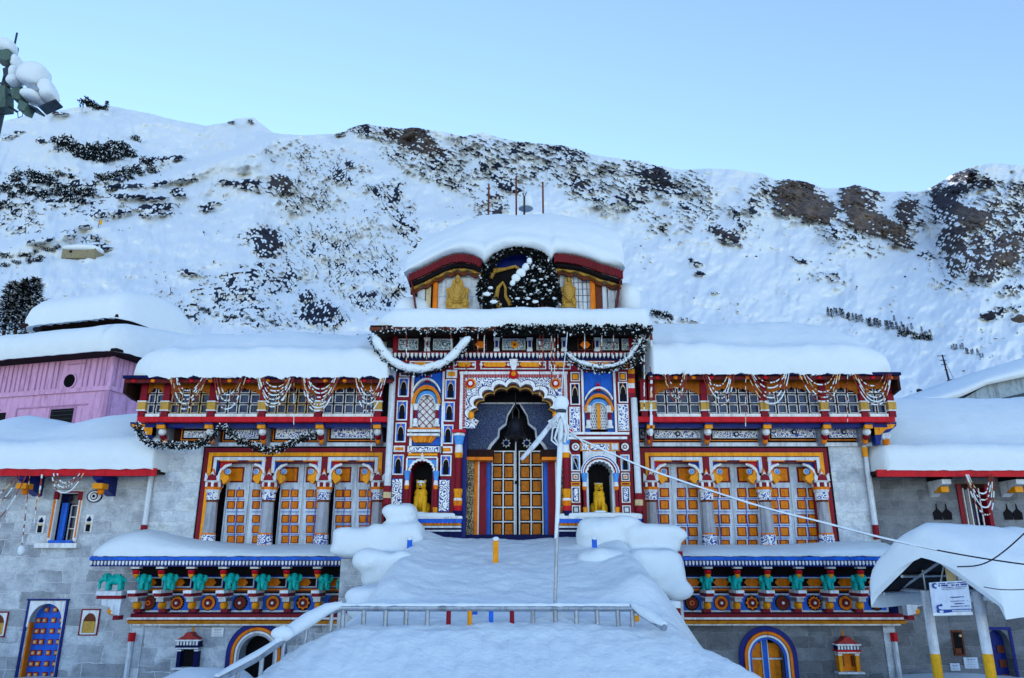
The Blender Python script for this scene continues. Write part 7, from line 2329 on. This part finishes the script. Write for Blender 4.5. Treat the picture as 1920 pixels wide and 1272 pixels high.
# ------------------------------------------------------------------ poles and dish on the top roof
for px, p0, p1, lab in ((916, 346, 405, "shortest rusty pole rising from the top pavilion snow"), (968, 331, 408, "tallest rusty pole beside the dish on the top pavilion"), (1018.5, 342, 406, "rusty pole standing past the dish, rising from the top pavilion snow")):
    q = MB(); Y = 22.3
    a, b = wp(px, p1, Y), wp(px, p0, Y); b.x = a.x
    q.tube([a - Vector((0, 0, .5)), b], .032, "rust", 8)
    tag(q.build("roof_pole", None, smooth=60), lab, "pole", "rusty poles on the top pavilion")
dish = thing("satellite_dish", "grey dish antenna heaped with a tall column of snow on the top pavilion", "dish antenna", tuple(wp(985, 402, 22.0)))
q = MB()
c = wp(986, 392, 22.0)
vs_ = [(.0, .0), (.10, .005), (.18, .02), (.24, .05), (.245, .052), (.18, .0), (.0, -.02)]
q.lathe((c.x, c.y, c.z - .02), [(.02, -.05), (.14, -.04), (.24, .02), (.235, .03), (.12, -.02), (.02, -.03)], "steel", 24); q.build("dish", dish, smooth=50)
q = MB(); q.blob((c.x + .01, c.y + .06, c.z + .24), (.22, .18, .27), "snow", .62, 24, .03, 3, 4); q.build("snow_column", dish, smooth=70)
q = MB(); q.tube([wp(983, 404, 21.7), wp(983, 368, 21.7)], .035, "darksteel", 6); q.tube([wp(983, 372, 21.7), wp(987, 360, 21.7)], .016, "darksteel", 6); q.tube([wp(983, 372, 21.7), wp(980, 362, 21.7)], .016, "darksteel", 6); q.build("feed_arm", dish)

# ------------------------------------------------------------------ floodlight mast at the upper left
MYm = 15.0
mast = thing("floodlight_mast", "tall mast with snow smothered floodlights in the sky corner", "floodlight mast", (wx(-8, 600, MYm), MYm, -2.8))
X0 = wx(2, 200, MYm)
q = MB(); q.tube([(X0, MYm, -3.0), (X0, MYm, wz(170, MYm)), (X0, MYm, wz(90, MYm))], [.16, .10, .09], "darksteel", 12); q.build("mast_pole", mast, smooth=60)
q = MB(); q.tube([wp(24, 100, MYm), wp(32, 62, MYm)], .022, "darksteel", 6); q.build("lightning_rod", mast)
q = MB()
for a, b in (((-20, 150), (60, 175)), ((0, 170), (45, 190)), ((-10, 110), (30, 130)), ((20, 120), (6, 150)), ((40, 165), (78, 190)), ((12, 130), (28, 150)), ((2, 190), (32, 210)), ((-5, 215), (20, 200))):
    q.tube([wp(*a, MYm - .1), wp(*b, MYm - .1)], .028, "darksteel", 6)
q.build("bracket_frame", mast)
def flood(pts_house, snow_c, snow_r, e, mt="greenhousing", dy=0.0, tilt=0):
    q = MB()
    Y = MYm - .35 + dy
    P2 = [(wp(x, y, Y).x, wp(x, y, Y).z) for x, y in pts_house]
    q.poly(P2, Y, Y + .32, mt)
    f_ = q.build("floodlight", mast, bevel=.015)
    if snow_c:
        from mathutils import Matrix
        q = MB(); c = wp(*snow_c, Y + .15)
        q.blob(tuple(c), snow_r, "snow", e, 24, .04, 3.0, snow_c[0], Matrix.Rotation(radians(tilt), 3, 'Y'))
        q.build("snow_cap", f_, smooth=75)
    return f_
flood([(-12, 86), (17, 92), (18, 110), (10, 113), (-12, 108)], (8, 90), (.26, .26, .17), .7)
flood([(17, 104), (27, 107), (26, 111), (17, 110)], (32, 118), (.07, .2, .16), .8, "darksteel", .1)
flood([(4, 128), (20, 122), (22, 142), (6, 144)], (31, 138), (.10, .2, .17), .7, "darksteel", .05)
flood([(42, 143), (78, 166), (70, 170), (50, 166), (46, 156)], (64, 143), (.29, .3, .27), .55, "steel", -.1, 18)
flood([(70, 199), (104, 185), (103, 187.5), (72, 201.5)], (91, 172), (.16, .25, .24), .6, "darksteel", .0, -20)
flood([(52, 194), (70, 202), (68, 205), (50, 197)], (64, 184), (.28, .3, .13), .8, "darksteel", .05, 10)
flood([(18, 166), (34, 163), (40, 172), (36, 186), (22, 184)], (28, 152), (.17, .2, .13), .8)
flood([(36, 186), (51, 194), (44, 208), (31, 203)], None, None, 1, "greenhousing")
flood([(-12, 158), (10, 160), (10, 200), (-12, 202)], None, None, 1, "greenhousing", .1)
q = MB()
pts = [wp(x, y, MYm - .3) for x, y in ((42, 168), (50, 174), (62, 176), (74, 172), (78, 166))]
q.tube(pts, .012, "darksteel", 6); pts = [wp(x, y, MYm - .3) for x, y in ((43, 206), (42, 218), (34, 221), (33, 210), (37, 207))]
q.tube(pts, .010, "darksteel", 6); q.build("loose_wire", mast)

# ================================================================== trees and small things on the slope
def conifer_mesh(seed, h=1.0, dens=1.0):
    r_ = random.Random(seed)
    f, t = MB(), MB()
    t.tube([(0, 0, -.05), (0.01, 0, h * .5), (0, 0, h * .97)], [.030 * h, .02 * h, .004], "bark", 6)
    for k in range(int(190 * dens)):
        u = r_.random() ** .8
        z = h * (.10 + .88 * u)
        rad = h * .24 * (1 - u) ** .75 * r_.uniform(.35, 1.15) + .01
        a = r_.uniform(0, 2 * pi)
        c = Vector((rad * cos(a) * .6, rad * sin(a) * .6, z))
        d = Vector((cos(a), sin(a), r_.uniform(-.55, .15))).normalized()
        s_ = d.cross(Vector((0, 0, 1))).normalized() * h * r_.uniform(.03, .065)
        l_ = h * r_.uniform(.06, .13)
        mt = "snow" if r_.random() < .10 else "needle"
        f.add([c - s_ * .6, c + s_ * .6, c + d * l_ + s_ * .5, c + d * l_ * 1.25, c + d * l_ - s_ * .5], [(0, 1, 2, 3, 4)], mt)
    return f, t
def bush_mesh(seed):
    r_ = random.Random(seed)
    f, t = MB(), MB()
    t.tube([(0, 0, -.1), (.02, 0, .3)], [.05, .02], "bark", 5); t.tube([(0, 0, .05), (-.2, .05, .4)], [.04, .015], "bark", 5); t.tube([(0, 0, .05), (.22, -.04, .38)], [.04, .015], "bark", 5)
    for k in range(190):
        a = r_.uniform(0, 2 * pi); p = math.acos(r_.uniform(-.1, 1)); q_ = r_.uniform(.35, 1)
        c = Vector((.5 * q_ * sin(p) * cos(a), .4 * q_ * sin(p) * sin(a), .12 + .42 * q_ * cos(p) + .14 * sin(5 * a) * sin(p)))
        d = Vector((r_.gauss(0, 1), r_.gauss(0, 1), r_.gauss(.2, 1))).normalized(); s_ = d.cross(Vector((.3, 1, .2))).normalized() * r_.uniform(.03, .065)
        f.add([c - s_, c + s_, c + d * r_.uniform(.07, .17)], [(0, 1, 2)], "snow" if r_.random() < .12 else "needle")
    return f, t
TREES = {}
def tree(kind, seed, loc, sc, lab, group, wide=1.0):
    key = (kind, seed)
    name = {"conifer": "conifer_tree", "bush": "shrub"}[kind]
    if key not in TREES:
        r_ = thing(name, lab, "tree" if kind == "conifer" else "shrub", (0, 0, 0), group)
        f, t = conifer_mesh(seed) if kind == "conifer" else bush_mesh(seed)
        f.build("crown", r_); t.build("trunk" if kind == "conifer" else "stem", r_)
        TREES[key] = r_
    else:
        r_ = copy_thing(TREES[key], loc, lab, group)
        r_["category"] = "tree" if kind == "conifer" else "shrub"
    r_.location = loc; r_.scale = (sc * wide, sc * wide, sc)
    r_.rotation_euler = (0, 0, random.uniform(0, 6.28))
    return r_
def tree_on(kind, px, py, hpx, lab, group, wide=1.0):
    p = on_mountain(px, py)
    h = 1.25 * hpx / F * p.length
    k = h if kind == "conifer" else h / .62
    return tree(kind, random.randrange(5), p - Vector((0, 0, h * .06)), k, lab, group, wide)
def scatter(kind, n, xa, xb, line, spread, hlo, hhi, lab, group, wide=1.0):
    for i in range(n):
        x = xa + (xb - xa) * (i + random.random()) / n
        y = float(np.interp(x, [p[0] for p in line], [p[1] for p in line])) + random.uniform(-spread, spread)
        tree_on(kind, x, y, random.uniform(hlo, hhi), lab, group, wide)
g_ = "dark trees scattered on the snowy mountainside"
scatter("bush", 34, 100, 248, [(100, 274), (140, 282), (180, 288), (248, 286)], 9, 9, 16, "small dark tree in the grove high on the hill", g_, .9)
scatter("bush", 12, 140, 215, [(140, 294), (180, 302), (215, 300)], 5, 8, 13, "small dark tree in the grove high on the hill", g_, .9)
tree_on("bush", 253, 264, 10, "lone dark shrub just beyond the hill grove", g_)
tree_on("bush", 271, 310, 13, "lone dark tree below the hill grove beside the gully", g_)
tree_on("bush", 163, 198, 14, "rounded tree standing on the hilltop skyline", g_)
tree_on("conifer", 196, 207, 15, "pointed tree standing on the hilltop skyline", g_)
scatter("bush", 6, 166, 195, [(166, 201), (195, 207)], 3, 6, 9, "low shrub between the two hilltop skyline trees", g_)
scatter("bush", 46, 0, 172, [(0, 380), (40, 352), (100, 350), (172, 372)], 24, 7, 13, "snow dusted shrub among the dark gully rocks", g_, 1.0)
scatter("bush", 16, 180, 290, [(180, 340), (235, 332), (290, 318)], 6, 6, 11, "shrub along the upper gully edge", g_)
scatter("bush", 24, 0, 110, [(0, 492), (60, 484), (110, 470)], 11, 4, 8, "tiny frosted shrub on the snowfield below the tiny hut", g_)
scatter("conifer", 30, 1546, 1702, [(1546, 586), (1600, 602), (1640, 612), (1702, 625)], 5, 8, 15, "small dark conifer in the row above the cable crossed wing", g_)
scatter("bush", 14, 1690, 1745, [(1690, 626), (1745, 640)], 6, 5, 10, "small dark shrub at the end of the conifer row", g_)
scatter("conifer", 12, 1780, 1845, [(1780, 652), (1845, 672)], 4, 6, 10, "tiny conifer in the low row before the right edge", g_)
scatter("conifer", 5, 1655, 1760, [(1655, 596), (1760, 640)], 8, 7, 12, "single conifer above the conifer row", g_)
scatter("bush", 7, 1224, 1262, [(1224, 590), (1262, 600)], 3, 6, 12, "dark shrub just above the cable crossed wing's roof", g_)
scatter("bush", 14, 350, 560, [(350, 590), (560, 610)], 8, 4, 8, "tiny shrub behind the leaf garlanded wing's roof", g_)
for (px, pyb, h, lab) in ((8, 622, 84, "large dark conifer of the edge clump, cut by the photo edge"), (30, 618, 84, "middle large dark conifer of the edge clump above the pink house"), (50, 612, 82, "innermost large dark conifer of the edge clump above the pink house")):
    p = wp(px, pyb, 44)
    r_ = thing("conifer_tree", lab, "tree", tuple(p), "large conifers at the left edge")
    hh_ = (h / F) * p.length
    f, t = MB(), MB()
    rr_ = random.Random(int(px) + 99)
    t.tube([(p.x, p.y, p.z - 1.5), (p.x, p.y, p.z + hh_ * .9)], [.12, .03], "bark", 6)
    for k in range(1500):
        u = rr_.random() ** .9; z = p.z + hh_ * (-.06 + 1.04 * u)
        rad = hh_ * .30 * (1 - u) ** .6 * rr_.uniform(.2, 1.1) * (1 + .3 * sin(u * 24)); a = rr_.uniform(0, 2 * pi)
        c = Vector((p.x + rad * cos(a), p.y + rad * sin(a), z)); d = Vector((cos(a), sin(a), rr_.uniform(-.4, .5))).normalized()
        s_ = d.cross(Vector((0, 0, 1))).normalized() * rr_.uniform(.04, .10)
        f.add([c - s_, c + s_, c + d * rr_.uniform(.16, .42)], [(0, 1, 2)], "snow" if rr_.random() < .22 else "needle")
    f.build("crown", r_); t.build("trunk", r_)

# hut, flag, boulders and power pole
p = on_mountain(153, 484)
k = p.length / F
hut = thing("hillside_hut", "tiny mud coloured hut half buried on the hillside", "hut", tuple(p))
q = MB(); q.box(p.x - 26 * k, p.x + 27 * k, p.y - 12 * k, p.y + 14 * k, p.z - 6 * k, p.z + 11 * k, "mud"); q.box(p.x - 14 * k, p.x - 10 * k, p.y - 12.6 * k, p.y - 12 * k, p.z + 3 * k, p.z + 7 * k, "black"); q.build("hut_wall", hut)
q = MB(); q.blob((p.x, p.y, p.z + 12.5 * k), (30 * k, 17 * k, 5 * k), "snow", .6, 24, 1.5 * k, .4, 3); q.build("snow_cover", hut, smooth=70)
p = on_mountain(183, 428); k = p.length / F
fl = thing("yellow_flag", "tiny yellow flag on the snowfield above the hut", "flag", tuple(p))
q = MB(); q.tube([tuple(p), tuple(p + Vector((0, 0, 13 * k)))], .5 * k, "bark", 5); q.build("flag_pole", fl)
q = MB(); q.box(p.x, p.x + 5 * k, p.y - .2 * k, p.y + .2 * k, p.z + 5 * k, p.z + 13 * k, "yellow"); q.build("flag_cloth", fl)
for px, py, w, h, mt, lab in ((1911, 604, 16, 17, "rockbrown", "large brown boulder cut by the photo edge"), (1851, 594, 16, 10, "rockdark", "flat dark boulder beside the large brown one"), (1724, 733, 8, 5, "rockdark", "small dark boulder in the snow just outside the gallery's end")):
    if mt not in MATS:
        paint("rockbrown", (0.13, 0.10, 0.085), 0.9, 0.5, .5); paint("rockdark", (0.03, 0.03, 0.04), 0.9, 0.5, .5)
    p = on_mountain(px, py) if py < 700 else wp(px, py, 60); k = p.length / F
    q = MB(); q.blob(tuple(p), (w * k * .6, h * k * .7, h * k * .62), mt, .8, 16, h * k * .22, 1.2 / (h * k), px)
    q.blob((p.x, p.y + .1 * h * k, p.z + h * k * .40), (w * k * .5, h * k * .5, h * k * .26), "snow", .9, 16, h * k * .08, 1.5 / (h * k), px + 1)
    tag(q.build("boulder", None, smooth=50), lab, "boulder", "boulders on the snow slope")
p = on_mountain(1780, 716); k = p.length / F
pp = thing("power_pole", "dark power pole with cross arms on the snow right of the temple", "power pole", tuple(p))
top = p + Vector((-4 * k, 0, 46 * k))
q = MB(); q.tube([tuple(p), tuple(top)], [1.6 * k, 1.1 * k], "cable", 6); q.blob(tuple(p + Vector((3 * k, 0, 2 * k))), (7 * k, 3 * k, 3 * k), "rockdark", 1, 10); q.build("pole", pp)
q = MB()
for u, w in ((.96, 9), (.80, 7), (.64, 6), (.45, 4)):
    c = p + (top - p) * u
    q.box(c.x - w * k, c.x + w * .6 * k, c.y - .4 * k, c.y + .4 * k, c.z - .5 * k, c.z + .5 * k, "cable")
q.tube([tuple(p + (top - p) * .9), tuple(p + Vector((9 * k, 0, 2 * k)))], .3 * k, "cable", 4)
q.build("cross_arm", pp)
